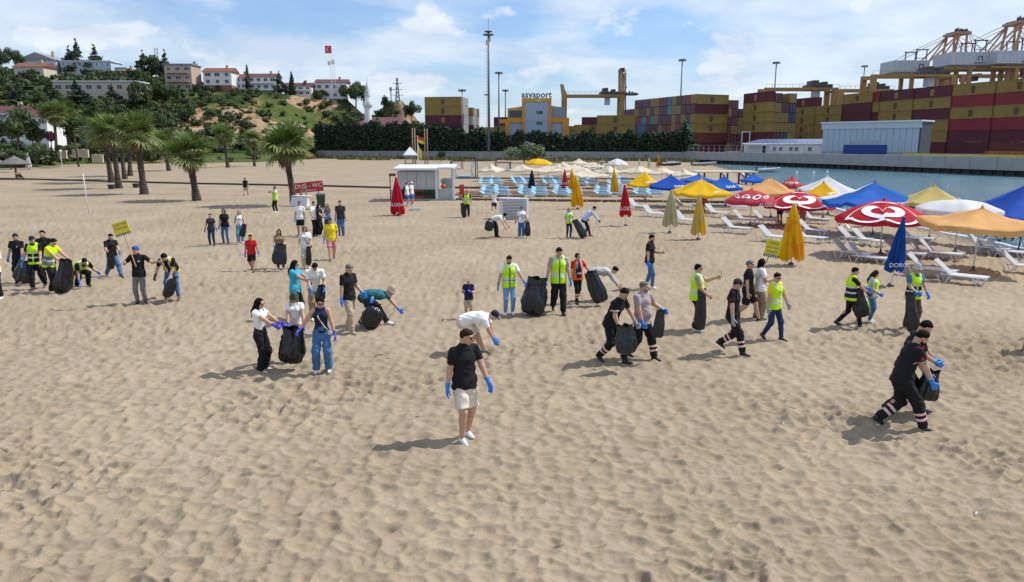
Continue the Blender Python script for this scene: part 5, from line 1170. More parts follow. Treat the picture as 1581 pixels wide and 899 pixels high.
# ---------------- cranes
YEL = mat('crane_yellow', (.33, .185, .05), .55, .14, .4); YLP = mat('crane_pale', (.44, .235, .13), .55, .12, .4); MACH = mat('crane_machinery', (.05, .052, .06), .6, .3, .6); HOUSE = mat('crane_house', (.46, .48, .52), .6, .06, .5); ROPE = mat('crane_rope', (.22, .17, .13), .6, .1)
def rtg(label, p0, p1, ytop, ybot, d, boom=None):
    s = d / FPX; x0, x1 = bx(p0) * d, bx(p1) * d; zt = CAM_H + (223 - ytop) * s - PORT_Z; th = 3.2 * s; o = empty('gantry_crane', (x0, d, PORT_Z), 0, label, 'gantry crane', 'yard gantry cranes'); L = x1 - x0
    for y in (0, 7): q = MB(); q.box((0, y, zt - th), (L, y + 1.4, zt)); q.build('girder', YEL, o)
    for x in (0, L - 1.7):
        for y in (0, 7): q = MB(); q.box((x, y + .02, 0), (x + 1.7, y + 1.38, zt - th)); q.build('leg', YEL, o)
        q = MB(); q.box((x + .1, 1.4, zt - th * 1.9), (x + 1.6, 7, zt - th * 1.2)); q.build('end_beam', YEL, o); q = MB(); q.box((x + .1, -2, 0.3), (x + 1.6, 10, 1.6)); q.build('sill_beam', YEL, o)
    q = MB(); q.box((L * .62, .3, zt + .02), (L * .92, 8, zt + 1.2)); q.box((L * .66, 1, zt + 1.2), (L * .74, 7, zt + 2.6)); q.box((L * .8, 1, zt + 1.2), (L * .86, 6, zt + 2.1)); t = q.build('trolley', MACH, o)
    q = MB()
    for k in range(12): q.bar((L * k / 11, -.2, zt + .02), (L * k / 11, -.2, zt + 1.1), .08)
    q.bar((0, -.2, zt + 1.1), (L, -.2, zt + 1.1), .08); q.build('handrail', YEL, o)
    q = MB(); q.box((L * .70, 2, zt - th - 3), (L * .78, 5, zt - th - .1)); q.build('cab', HOUSE, t)
    return o
rtg('yellow gantry crane above the containers behind the orange framed office', 868, 962, 150, 180, 300)
rtg('long low yellow gantry crane beam over the yellow container row', 1176, 1288, 140, 165, 268)
rtg('yellow gantry crane with dark machinery left of the big gantry crane', 1290, 1372, 142, 165, 290)
rtg('big yellow gantry crane in front of the white machinery house', 1337, 1466, 121, 150, 252)
def sts(label, pxa, d):
    s = .292; o = empty('ship_crane', (bx(pxa) * d, d, PORT_Z), 0, label, 'ship crane', 'ship to shore cranes'); X = lambda p: (p - 1467) * s; Z = lambda y: CAM_H + (223 - y) * s - PORT_Z; D = 9
    def pt(p, y, dep): return (X(p), dep, Z(y))
    for dep in (0, D):
        q = MB(); q.bar(pt(1462, 62, dep), pt(1454, 116, dep), .75); q.build('mast_leg', YLP, o)
        q = MB(); q.bar(pt(1473, 62, dep), pt(1475, 116, dep), .7); q.build('mast_leg', YLP, o)
        q = MB(); q.bar(pt(1462, 63, dep), pt(1423, 102, dep), .55); q.bar(pt(1462, 64, dep), pt(1436, 102, dep), .5); q.build('back_brace', YLP, o)
        q = MB(); q.tube([pt(1461, 61, dep), pt(1410, 85, dep), pt(1375, 104, dep)], .13, 5); q.tube([pt(1475, 61, dep), pt(1496, 86, dep), pt(1540, 116, dep)], .13, 5); q.tube([pt(1475, 63, dep), pt(1492, 96, dep)], .13, 5); q.tube([pt(1475, 62, dep), pt(1600, 116, dep)], .13, 5); q.build('stay_rope', ROPE, o)
        q = MB(); q.box((X(1366), dep - .01, Z(123.5)), (X(1610), dep + 1.3, Z(120.8))); q.build('girder', YEL, o)
        for p in (1400, 1452, 1476): q = MB(); q.box((X(p) - .75, dep + .05, 0), (X(p) + .75, dep + 1.25, Z(123.55))); q.build('leg', YLP if p != 1400 else YEL, o)
        q = MB(); q.bar(pt(1402, 101, dep), pt(1402, 85, dep), .35); q.bar(pt(1417, 101, dep), pt(1417, 85, dep), .35); q.bar(pt(1400, 86, dep), pt(1420, 86, dep), .4); q.bar(pt(1402, 98, dep), pt(1417, 98, dep), .25); q.build('rope_gantry', MACH, o)
    q = MB(); q.box((X(1457), -1, Z(64)), (X(1478), D + 1, Z(60.5))); q.build('apex_beam', YLP, o)
    q = MB(); q.box((X(1459), 0, Z(60.4)), (X(1476), D, Z(59)))
    for k in range(7): q.box((X(1459 + k * 2.4), .5, Z(59)), (X(1459 + k * 2.4 + 1.2), 2.5, Z(56 + (k % 3))))
    q.bar(pt(1467, 58, 4), pt(1467, 52, 4), .2); q.bar(pt(1463, 54, 4), pt(1471, 54, 4), .2); q.build('sheave_deck', MACH, o)
    q = MB(); q.box((X(1368), -1.2, Z(118)), (X(1421), D + 2, Z(101.5))); h = q.build('machinery_house', HOUSE, o)
    for k in range(6): q = MB(); q.box((X(1368 + k * 8.8) + .06, -1.3, Z(117.5)), (X(1368 + (k + 1) * 8.8) - .06, -1.19, Z(102))); q.build('wall_panel', HOUSE, h)
    q = MB(); q.bar(pt(1406, 107.5, -1.36), pt(1406, 112.5, -1.36), .28, .1); q.bar(pt(1411, 107.5, -1.36), pt(1411, 112.5, -1.36), .28, .1); q.bar(pt(1405.5, 107, -1.36), pt(1411.5, 107, -1.36), .1, .28); q.build('emblem', INK, h)
    link('lettering', text_mesh('asyaport', 1.3, INK, .02), h, (X(1408.5), -1.36, Z(115.2)), (R(90), 0, 0))
    q = MB(); q.box((X(1424), -.5, Z(117.9)), (X(1450), D, Z(113))); 
    for k in range(8): q.box((X(1426 + k * 3), -.2, Z(113)), (X(1427.5 + k * 3), 1.5, Z(109 + (k * 5 % 4))))
    q.build('machinery_deck', MACH, o)
    q = MB(); q.box((X(1483), 1, Z(130)), (X(1500), 7, Z(124.1))); q.build('trolley', MACH, o)
    for p in (1440, 1500): q = MB(); q.box((X(p), 1.31, Z(123)), (X(p) + 1.5, D - .01, Z(119))); q.build('tie_beam', YEL, o)
    return o
sts('ship crane with pointed mast and white machinery house, farther of the two masts', 1467, 330)
sts('tall ship crane at the frame edge, higher of the two pointed masts', 1560, 301)
sts('ship crane whose white machinery house fills the gap under the higher mast', 1632, 296)
def raised_boom():
    d = 330; s = d / FPX; o = empty('raised_crane_boom', (bx(962) * d, d, PORT_Z), 0, 'upright folded crane boom rising beside the many-coloured container block', 'crane boom'); X = lambda p: (p - 962) * s; Z = lambda y: CAM_H + (223 - y) * s - PORT_Z
    for dep in (0, 6): q = MB(); q.bar((X(959), dep, 0), (X(956), dep, Z(114)), .8); q.bar((X(966), dep, 0), (X(962), dep, Z(118)), .7); q.build('boom', YLP, o)
    q = MB()
    for k in range(8): q.bar((X(957), 0, Z(150 - k * 4.5)), (X(964), 0, Z(147 - k * 4.5)), .4)
    q.build('lattice', YLP, o); q = MB(); q.box((X(955), -1, Z(116)), (X(961), 7, Z(112))); q.bar((X(956), 3, Z(116)), (X(965), 3, Z(128)), .6); q.bar((X(959), 3, Z(116)), (X(966), 3, Z(140)), .5); q.build('boom_head', MACH, o)
    q = MB(); q.box((X(932), -2, Z(150.5)), (X(982), 6, Z(148.5)))
    for k in range(12): q.box((X(933 + 4 * k), -1, Z(148.5)), (X(934.5 + 4 * k), 2, Z(145 + k % 3)))
    q.build('machinery_deck', MACH, o)
    b = empty('crane_boom', (bx(870) * d, d, PORT_Z), 0, 'short slanted crane boom head at the left end of the gantry crane', 'crane boom'); q = MB(); q.bar((0, 0, 0), (0, 0, Z(158)), 2); q.bar((0, 0, Z(160)), (-1, 0, Z(136)), 1.6); q.bar((1, 0, Z(150)), (-1.5, 0, Z(135)), .8); q.build('boom', YLP, b)
raised_boom()
# ================================================================ BEACH: palms, kiosk, parasols, sunbeds
# ---------------- fan palms
FROND = [mat('frond_green', (.10, .15, .032), .5, .3, 3, trl=.35), mat('frond_olive', (.17, .19, .055), .55, .3, 3, trl=.35), mat('frond_dry', (.16, .11, .06), .85, .3, 3), mat('petiole', (.13, .16, .05), .6, .2, 3)]
PTRUNK = mat('palm_trunk', (.062, .046, .035), .95, .35, 5, .6, 16)
def frond_mesh(seed, kind):
    r = random.Random(seed); m = MB(); pl = .46; m.tube([(0, 0, 0), (pl * .5, 0, .045), (pl, 0, .05)], [.016, .011, .008], 4, mi=1)
    n = 19; c = Vector((pl, 0, .05)); droop = {0: .10, 1: .22, 2: .5}[kind]
    for k in range(n):
        a = R(-118 + 236 * k / (n - 1)) + r.uniform(-.05, .05); L = (.70 - .16 * abs(k - (n - 1) / 2) / (n / 2)) * r.uniform(.88, 1.08); d = Vector((math.cos(a), math.sin(a), 0)); s = Vector((-d.y, d.x, 0)); fold = .02 if k % 2 else -.01
        w = .043; p1 = c + d * L * .5 + Vector((0, 0, fold + .02)); p2 = c + d * L * .8 + Vector((0, 0, -droop * L * .28 + fold)); p3 = c + d * L + Vector((r.uniform(-.03, .03), 0, -droop * L * r.uniform(.75, 1.2)))
        m.add([c - s * .006, c + s * .006, p1 + s * w, p1 - s * w, p2 + s * w * .6, p2 - s * w * .6, p3], [(0, 1, 2, 3), (3, 2, 4, 5), (5, 4, 6)], 0)
    return m.mesh('frond', [FROND[kind], FROND[3] if kind < 2 else FROND[2]])
FM = [[frond_mesh(k * 7 + i, k) for i in range(3)] for k in range(3)]
def palm_trunk_mesh(seed):
    r = random.Random(seed); m = MB(); prof = []; z = -.05; k = 0
    while z < 1.0:
        q = 1.25 - .45 * min(z * 4, 1) + .12 * max(0, (z - .75) * 4); prof += [(q * .9, z), (q * 1.08, z + .012), (q * 1.0, z + .022)]; z += .042
    m.lathe([(p, z) for p, z in prof], 12)
    for j in range(60):                                          # stubs of old leaf bases
        a = r.uniform(0, 6.28); z = r.uniform(.02, 1.0); q = 1.0 - .25 * min(z * 3, 1); d = Vector((math.cos(a), math.sin(a), 0)); s = Vector((-d.y, d.x, 0)); p = d * q * .8 + Vector((0, 0, z))
        m.add([p - s * .22, p + s * .22, p + d * .45 + Vector((0, 0, .03)) + s * .1, p + d * .45 + Vector((0, 0, .03)) - s * .1, p - Vector((0, 0, .025))], [(0, 1, 2, 3), (0, 3, 4), (1, 4, 2), (4, 3, 2)])
    return m.mesh('trunk', PTRUNK, False)
PTM = [palm_trunk_mesh(s) for s in (3, 8)]
def palm(label, px, py, cy, rpx, trunk_px, cx=None, n=30, dry=8, seed=0, dist=None, lean=0):
    g = ground(px, py) if dist is None else PD(px, py, dist); m = g.y / FPX; r = random.Random(seed); h = CAM_H + (223 - cy) * m - g.z; o = empty('fan_palm', g, r.uniform(0, 6.28), label, 'palm tree', 'fan palms')
    tr = trunk_px * m / 2; off = Vector(((cx - px) * m if cx else 0, 0, 0)); off.rotate(Matrix.Rotation(-o.rotation_euler.z, 3, 'Z'))
    t = link('trunk', PTM[seed % 2], o, sc=(tr, tr, h)); Rr = rpx * m
    if cx:
        sh = Matrix(((tr, 0, off.x, 0), (0, tr, off.y, 0), (0, 0, h, 0), (0, 0, 0, 1))); me = PTM[seed % 2].copy(); me.transform(sh); t.data = me; t.scale = (1, 1, 1)
    n = int(n * .68)
    for k in range(n):
        q = (k + .5) / n; el = R(84 - 122 * q ** 1.0 + r.uniform(-8, 8)); az = k * 2.39996 + r.uniform(-.25, .25); kd = 0 if q < .55 else 1 if r.random() < .7 else 0; s = Rr * .99 * r.uniform(.84, 1.1) * (.86 + .2 * math.sin(q * 3.1))
        f = link('frond', FM[kd][k % 3], o, off + Vector((0, 0, h + .02)), sc=(s, s, s)); f.rotation_euler = (Matrix.Rotation(az, 3, 'Z') @ Matrix.Rotation(-el, 3, 'Y') @ Matrix.Rotation(r.uniform(-.5, .5), 3, 'X')).to_euler()
    for k in range(dry):
        s = Rr * r.uniform(.40, .62); f = link('frond', FM[2][k % 3], o, off * .97 + Vector((0, 0, h - .05 - r.uniform(0, .25) * Rr * .3)), sc=(s, s, s)); f.rotation_euler = (Matrix.Rotation(r.uniform(0, 6.28), 3, 'Z') @ Matrix.Rotation(R(r.uniform(55, 80)), 3, 'Y')).to_euler(); f['label'] = 'dead brown frond hanging down'
    return o
palm('fan palm standing alone with a full round crown on open sand', 304, 310, 240, 41, 12, 298, 38, 10, 1)
palm('tall fan palm beside the red shower sign and white stand', 455, 318, 232, 45, 11, 446, 40, 8, 2)
palm('nearest fan palm of the left cluster, with the thickest shaggy trunk', 223, 300, 212, 38, 11, 220, 38, 8, 3)
palm('fan palm of the left cluster with a dark pot beside its trunk', 184, 291, 211, 36, 9, 181, 34, 6, 4)
palm('leftmost fan palm of the cluster, drooping crown', 173, 282, 209, 34, 9, 168, 34, 8, 5)
palm('rear fan palm of the cluster, third trunk from the left', 193, 277, 208, 32, 7, 190, 30, 6, 6)
palm('rearmost fan palm of the cluster, its trunk half hidden by the others', 201, 272, 210, 30, 7, 205, 28, 6, 7)
palm('fan palm between the cluster and the lone round palm', 261, 264, 226, 27, 6, 256, 28, 6, 8)
palm('slim fan palm with a brown skirt of dead fronds', 352, 259, 212, 22, 5, 349, 28, 14, 9)
palm('slim fan palm nearest the grassy bank, right of the skirted one', 393, 257, 218, 19, 4, 394, 26, 10, 10)
palm('tall date-coloured palm in front of the white villas', 88, 236, 182, 25, 5, 90, 34, 12, 11, dist=152)
palm('tall garden palm partly behind the first villa palm', 108, 236, 180, 24, 5, 106, 32, 12, 12, dist=160)
palm('small stout palm near the thatched parasols', 57, 256, 236, 15, 6, None, 24, 4, 13)
palm('small palm right of the stout one in the beach garden', 69, 253, 238, 11, 4, None, 22, 3, 14)
palm('young low palm in the middle of the garden lawn', 85, 249, 238, 10, 3, None, 22, 2, 15)
palm('young palm with wide fronds on the garden edge', 113, 250, 241, 13, 4, None, 24, 3, 16)
palm('small palm against the pale stones of the garden edge', 143, 249, 234, 12, 4, None, 24, 5, 17)
for px, lb in ((172.5, 'dark round plant pot left of the palm trunks'), (210.5, 'dark round plant pot between the palm cluster and the shaggy trunk')):
    g = ground(px, 292 if px < 200 else 290); o = empty('plant_pot', g, 0, lb, 'plant pot', 'dark pots by the palms'); b = MB(); b.lathe([(.01, 0), (.30, 0), (.38, .42), (.40, .45), (.36, .45), (.33, .3), (.01, .3)], 14); b.build('pot', DARKSTEEL, o)
# ---------------- parasols
CAN = {}
def canv(k):
    d = dict(red=(.52, .015, .035), red2=(.50, .05, .075), blue=(.012, .075, .42), blue2=(.015, .12, .50), yellow=(.78, .46, .008), paleyellow=(.60, .47, .16), peach=(.72, .40, .15), white=(.70, .71, .72), cream=(.70, .61, .48), navy=(.015, .025, .075), orange=(.72, .30, .01), beige=(.50, .46, .28), bluedeep=(.012, .07, .27), maroonp=(.25, .02, .03))
    return mat('canvas_' + k, d[k], .8, .10, 1.5, .4, 3, spec=.2, trl=.28)
POLEM = mat('pole_white', (.62, .62, .62), .4, .05); POLEB = mat('pole_dark', (.06, .06, .065), .5, .1); PRINT = mat('print_white', (.80, .80, .80), .7, 0); PRINTR = mat('print_red', (.52, .012, .04), .7, 0)
WOOD = mat('beach_wood', (.13, .08, .05), .85, .3, 3, .3, 10, stretch=(1, 8, 8)); WOODL = mat('beach_wood_light', (.30, .21, .13), .85, .25, 3, .3, 10)
def canopy_fn(n, Rr, H, sag):
    def z(x, y, t=None):
        r = math.hypot(x, y); th = math.atan2(y, x) % (2 * math.pi / n) - math.pi / n; edge = Rr * math.cos(math.pi / n) / math.cos(th); t = min(r / edge, 1.1); k = abs(th) / (math.pi / n)
        return H * (1 - t) - (sag * .45 if n == 4 else -sag * .9) * math.sin(min(t, 1) * math.pi) - sag * (.9 if n == 4 else .55) * (1 - k * k) * t
    return z
def open_parasol(label, px, apex_y, wpx, base_px, base_y, colr, n=8, hem=None, colr2=None, heart=False, text=None, tcol=None, drop=.16, rot=0, seed=0, tilt=0, pole=None, blobs=0, crumple=.0, group='open parasols'):
    g = ground(base_px, base_y); m = g.y / FPX; apex = PD(px, apex_y, g.y); h = apex.z - g.z; Rr = wpx * m / 2; Rr /= max(abs(math.cos(rot + 2 * math.pi * k / n)) for k in range(n))
    off = Vector((apex.x - g.x, 0, 0)); hemz = CAM_H + (223 - hem) * m - g.z if hem else h - Rr * .42; H = max(h - hemz - drop, .18 * Rr)
    o = empty('parasol', g, 0, label, 'parasol', group); pm = pole or POLEM
    b = MB(); b.tube([(0, 0, -.3), tuple(off * .5 + Vector((0, 0, h * .5))), tuple(off + Vector((0, 0, h + .04)))], .028, 7); b.build('pole', pm, o)
    b = MB(); b.lathe([(.02, 0), (.13, 0), (.11, .08), (.045, .12), (.04, .25)], 10); b.build('base', POLEB, o)
    zf = canopy_fn(n, Rr, H, .08 * Rr); r = random.Random(seed); V, F, mi = [], [], []; NT, NS = 10, 8; tot = n * NS
    for i in range(NT + 1):
        t = i / NT
        for k in range(tot):
            a = rot + 2 * math.pi * k / tot; th = (a - rot) % (2 * math.pi / n) - math.pi / n; e = Rr * math.cos(math.pi / n) / math.cos(th) * t; x, y = e * math.cos(a), e * math.sin(a)
            xr, yr = e * math.cos(a - rot), e * math.sin(a - rot); V.append((x, y, zf(xr, yr) + (crumple * (vnoise(xr + seed, yr, 2.2) - .5) if crumple else 0)))
    for k in range(tot): x, y, z = V[NT * tot + k]; V.append((x * 1.005, y * 1.005, z - drop * (.8 + .35 * (vnoise(x * 3 + seed, y * 3, 1.0)))))
    for i in range(NT + 1):
        for k in range(tot):
            q = (k + 1) % tot; F.append((i * tot + k, i * tot + q, (i + 1) * tot + q, (i + 1) * tot + k)); a = rot + 2 * math.pi * (k + .5) / tot
            mi.append(1 if colr2 and math.sin(a) > .55 else 0)
    c = link('canopy', np_mesh('canopy', V, F, [canv(colr)] + ([canv(colr2)] if colr2 else []), mi, n > 4), o, off + Vector((0, 0, h - H)))
    for k in range(n):                                           # ribs under the cloth
        a = rot + 2 * math.pi * k / n; rb = MB(); rb.bar((0, 0, H - .2), (math.cos(a) * Rr * .96, math.sin(a) * Rr * .96, -.2), .022); rb.build('rib', pm, o, loc=off + Vector((0, 0, h - H)))
    b = MB(); b.lathe([(.001, .10), (.03, .09), (.05, .02), (.09, -.03)], 8); b.build('finial', canv(colr), o, loc=off + Vector((0, 0, h)))
    def lay(poly_fn, N_, m_, lift=.03, name='print', closed=True):   # strips of flat print following the cloth
        vs, fs = [], []; S = 4; tw = math.atan2(-g.y, -g.x) + math.pi / 2; ct, st_ = math.cos(tw), math.sin(tw)
        for k in range(N_ + 1):
            p, q = poly_fn(k / N_); p, q = [(u[0] * ct - u[1] * st_, u[0] * st_ + u[1] * ct) for u in (p, q)]
            for j in range(S + 1): x = p[0] + (q[0] - p[0]) * j / S; y = p[1] + (q[1] - p[1]) * j / S; ca, sa = math.cos(-rot), math.sin(-rot); vs.append((x, y, zf(x * ca - y * sa, x * sa + y * ca) + lift))
        for k in range(N_):
            for j in range(S): fs.append((k * (S + 1) + j, (k + 1) * (S + 1) + j, (k + 1) * (S + 1) + j + 1, k * (S + 1) + j + 1))
        return link(name, np_mesh(name, vs, fs, m_, None, True), c)
    if heart:
        hx = lambda s: (16 * math.sin(s) ** 3 / 17, (13 * math.cos(s) - 5 * math.cos(2 * s) - 2 * math.cos(3 * s) - math.cos(4 * s)) / 17 - .50 * math.exp(-(math.sin(s) ** 3 / .22) ** 2) * (math.cos(s) > 0))
        cy = -.60 * Rr; sc_ = (.47 * Rr, .33 * Rr)
        def P(k, s): x, y = hx(s); return (x * sc_[0] * k, cy + y * sc_[1] * k)
        lay(lambda t: (P(1.0, t * 6.283), P(.56, t * 6.283)), 48, PRINT)
        E = lambda k, s: (math.cos(s) * .76 * Rr * k, cy + .04 * Rr + math.sin(s) * .38 * Rr * k)
        lay(lambda t: (E(1.0, -2.2 + t * 7.3), E(.86 + .05 * math.sin(t * 3), -2.2 + t * 7.3)), 44, PRINT)
    for k in range(blobs):                                       # small oval prints round the rim
        a = -math.pi / 2 + (k - (blobs - 1) / 2) * .62; ca, sa = math.cos(a), math.sin(a)
        f = lambda t, ca=ca, sa=sa: tuple((ca * Rr * .66 - sa * w * math.cos(t * 6.283), sa * Rr * .66 + ca * w * math.cos(t * 6.283) + .11 * Rr * (w / (.17 * Rr)) * math.sin(t * 6.283)) for w in (.17 * Rr, .10 * Rr))
        lay(f, 20, PRINT)
    if text:
        tx, ang, rr, size = text; a = R(ang); x, y = math.cos(a) * Rr * rr, math.sin(a) * Rr * rr; ca, sa = math.cos(-rot), math.sin(-rot); zz = zf(x * ca - y * sa, x * sa + y * ca)
        steep = 90 if rr > .99 else 32; t = link('lettering', text_mesh(tx, size, tcol or PRINT), c, (x * (1.02 if rr > .99 else 1), y * (1.02 if rr > .99 else 1), zz + (.05 if rr < .99 else -drop * .55)), (R(steep), 0, a + math.pi / 2))
    return o
open_parasol('red parasol with a big white heart emblem, nearest of the red ones', 1365, 309, 124, 1359, 394, 'red', 8, 340, heart=True, rot=.39)
open_parasol('red parasol with a white heart emblem above the yellow-orange folded parasol', 1235, 295, 98, 1231, 350, 'red', 8, 318, heart=True, rot=.39, seed=2)
open_parasol('faded red parasol with small white ovals and lettering on its rim', 1161, 293, 78, 1158, 349, 'red2', 8, 312, blobs=4, text=('ALGIDA', -72, 1.0, .34), rot=.2, seed=3)
open_parasol('peach square parasol behind the two red parasols', 1190, 274, 92, 1190, 336, 'peach', 4, 297, rot=.55, crumple=.12, seed=4)
open_parasol('small faded red parasol nearest the waterline', 1223, 274, 36, 1223, 318, 'red2', 8, 288, blobs=3, seed=5)
open_parasol('white pyramid parasol by the water behind the yellow one', 1278, 272, 78, 1278, 331, 'white', 4, 294, rot=.65, seed=6)
open_parasol('yellow pyramid parasol with white lettering beside the heart parasol', 1272, 281, 72, 1270, 338, 'yellow', 4, 304, text=('LIPTON', -72, .66, .34), rot=.45, seed=7)
open_parasol('large blue parasol with a white rear panel near the water', 1351, 282, 136, 1347, 363, 'blue2', 4, 312, colr2='white', text=('DOROS', -70, .7, .34), rot=.70, crumple=.1, seed=8)
open_parasol('pale yellow square parasol in front of the sea', 1442, 286, 96, 1434, 371, 'paleyellow', 4, 314, rot=.55, seed=9)
open_parasol('greyish white parasol between the pale yellow and orange ones', 1481, 309, 122, 1474, 391, 'white', 6, 326, rot=.2, crumple=.08, seed=10)
open_parasol('big orange-peach square parasol on a leaning pole', 1517, 321, 158, 1502, 418, 'peach', 4, 348, rot=.62, drop=.2, crumple=.1, seed=11)
open_parasol('deep blue parasol cut by the frame edge at the water', 1592, 282, 152, 1571, 391, 'blue', 4, 334, rot=.7, seed=12, pole=POLEB)
open_parasol('blue pyramid parasol left of the yellow one, seaward of the boardwalk', 1036, 270, 74, 1036, 319, 'blue', 4, 288, text=('DOROS', -70, .75, .40), rot=.6, seed=13)
open_parasol('blue parasol peeking out behind the first blue pyramid', 1078, 269, 50, 1080, 308, 'blue2', 4, 279, rot=.7, seed=14)
open_parasol('yellow parasol with white scalloped corners among the blue ones', 1083, 275, 78, 1087, 327, 'yellow', 4, 298, text=('LIPTON', -60, .72, .30), rot=.75, crumple=.14, seed=15)
open_parasol('blue pyramid parasol right of the yellow scalloped one', 1118, 272, 62, 1120, 318, 'blue2', 4, 290, text=('DOROS', -70, .7, .40), rot=.6, seed=16)
open_parasol('small far blue parasol beside the timber pergola', 1164, 269, 36, 1164, 306, 'blue2', 4, 279, rot=.7, seed=17)
open_parasol('rumpled yellow parasol at the seaward end of the blue sunbeds', 996, 266, 58, 996, 309, 'yellow', 4, 284, text=('LIPTON', -72, .7, .34), rot=.5, crumple=.35, seed=18)
for k, (px, ay, w, by, he) in enumerate(((757, 255, 34, 280, 263), (806, 256, 36, 279, 262), (846, 257, 44, 280, 263), (888, 254, 36, 277, 262), (902, 262, 56, 284, 269), (893, 246, 24, 264, 252), (941, 258, 38, 281, 265), (986, 257, 48, 281, 265), (1022, 259, 48, 284, 267), (1054, 262, 42, 286, 269), (868, 252, 30, 272, 258), (915, 251, 30, 271, 257))):
    wh = ['with its edge flapping beside the white cabana', 'second from the cabana end', 'behind the navy folded parasol', 'behind the red folded parasol', 'nearest of those behind the orange folded pair', 'small and far by the wall', 'behind the yellow-orange folded parasol', 'left of the rumpled yellow parasol', 'behind the rumpled yellow parasol', 'closest to the timber pergola', 'half hidden in the second row', 'farther back between two cream ones'][k]
    open_parasol(f'cream square beach parasol, {wh}', px, ay - 1, w * 1.25, px, by, 'cream', 4, he, rot=.3 + .17 * k, crumple=.25, seed=30 + k, group='cream beach parasols')
open_parasol('bright yellow parasol rising above the cream parasols', 831, 245, 44, 831, 270, 'yellow', 6, 253, seed=50, rot=.2)
open_parasol('pale blue-white parasol near the wall at the far end', 953, 245, 34, 955, 268, 'white', 6, 254, seed=51, rot=.2)
def folded_parasol(label, px, top, bot, base_px, base_y, colr, colr2=None, text=None, lean=0, fat=1.0, patches=None, seed=0):
    g = ground(base_px, base_y); m = g.y / FPX; z1 = CAM_H + (223 - top) * m - g.z; z0 = max(CAM_H + (223 - bot) * m - g.z, .12); L = z1 - z0; dx = (px - base_px) * m; o = empty('folded_parasol', g, 0, label, 'parasol', 'folded parasols')
    off = lambda z: Vector((dx * z / ((z0 + z1) / 2), 0, 0)); b = MB(); b.tube([(0, 0, -.3), tuple(off(z0) + Vector((0, 0, z0))), tuple(off(z1) + Vector((0, 0, z1 + .06)))], .026, 7); b.build('pole', POLEM, o)
    b = MB(); b.lathe([(.02, 0), (.12, 0), (.10, .08), (.04, .12)], 10); b.build('base', POLEB, o)
    n, NT = 48, 14; V, F, mi = [], [], []; r = random.Random(seed); ph = r.uniform(0, 6)
    for i in range(NT + 1):
        t = i / NT; z = z1 - t * L; w = (.05 + .30 * t ** .8) * fat * L / 2.0 if t < .93 else (.05 + .30 * .93) * fat * L / 2.0 * .97
        for k in range(n):
            a = 2 * math.pi * k / n; f = 1 + .30 * math.sin(8 * a + ph + .8 * math.sin(t * 3)) * min(t * 3, 1) + .06 * math.sin(3 * a + 5 * t); zz = z - (.05 * math.sin(4 * a + ph) * L * (1 if t > .9 else 0)); V.append((math.cos(a) * w * f, math.sin(a) * w * f * .85, zz)); V[-1] = tuple(Vector(V[-1]) + off(z))
    for i in range(NT):
        for k in range(n): q = (k + 1) % n; F.append((i * n + k, (i + 1) * n + k, (i + 1) * n + q, i * n + q)); mi.append(1 if colr2 and (vnoise(k * .5, i * .35 + seed) > .55 and i > NT * .25) else 0)
    c = link('canopy', np_mesh('canopy', V, F, [canv(colr)] + ([canv(colr2)] if colr2 else []), mi), o)
    q = MB(); q.lathe([(.02, 0), (.06, -.02), (.055, -.09)], 8, c=tuple(off(z1) + Vector((0, 0, z1 + .05)))); q.build('finial', canv(colr), o)
    if text: t = link('lettering', text_mesh(text[0], text[1], PRINT), o, off(z0 + L * text[2]) + Vector((0, -(.05 + .30 * (1 - text[2]) ** .8) * fat * L / 2 * 1.2 - .02, z0 + L * text[2])), (R(90), 0, 0) if len(text) < 4 else (R(90), R(text[3]), 0))
    return o
folded_parasol('folded red parasol standing by the white beach kiosk', 614, 273, 327, 615, 333, 'red', text=('ALGIDA', .30, .25))
folded_parasol('folded navy parasol among the blue sunbeds', 821, 261, 290, 821, 294, 'navy')
folded_parasol('folded red parasol leaning close to the orange pair', 872, 261, 290, 873, 294, 'red2', text=('ALGIDA', .3, .3))
folded_parasol('folded yellow and orange parasol beside the folded red one', 883, 260, 292, 884, 297, 'yellow', 'orange')
folded_parasol('folded yellow and orange parasol with a white hem, nearer of the pair', 890, 271, 316, 892, 323, 'yellow', 'orange', fat=1.1)
folded_parasol('folded yellow and orange parasol standing alone among blue sunbeds', 948, 260, 297, 949, 301, 'yellow', 'orange', fat=.9)
folded_parasol('folded red parasol with white writing next to white sunbeds', 964, 285, 331, 966, 349, 'red', text=('ALGIDA', .3, .25))
folded_parasol('folded beige-green parasol with hanging folds', 1034, 293, 346, 1034, 360, 'beige', fat=1.15)
folded_parasol('folded dull yellow parasol with pink trim', 1077, 300, 359, 1078, 370, 'paleyellow', 'yellow', fat=1.0)
folded_parasol('large folded yellow-orange parasol behind the sign bearer', 1220, 314, 398, 1221, 410, 'yellow', 'orange', fat=1.15)
folded_parasol('large folded blue parasol with white lettering at its hem', 1381, 335, 416, 1375, 442, 'bluedeep', 'blue', text=('DOROS', .20, .12), fat=.85)
folded_parasol('far folded orange parasol by the beached boats', 1016, 239, 256, 1016, 259, 'orange', 'maroonp')
folded_parasol('far folded beige parasol left of the orange one by the boats', 1002, 243, 256, 1002, 259, 'cream')
folded_parasol('far folded white parasol near the concrete wall', 987, 245, 256, 987, 259, 'white')
folded_parasol('folded pale green parasol beside the thatched parasols', 45, 236, 257, 45, 261, 'white')
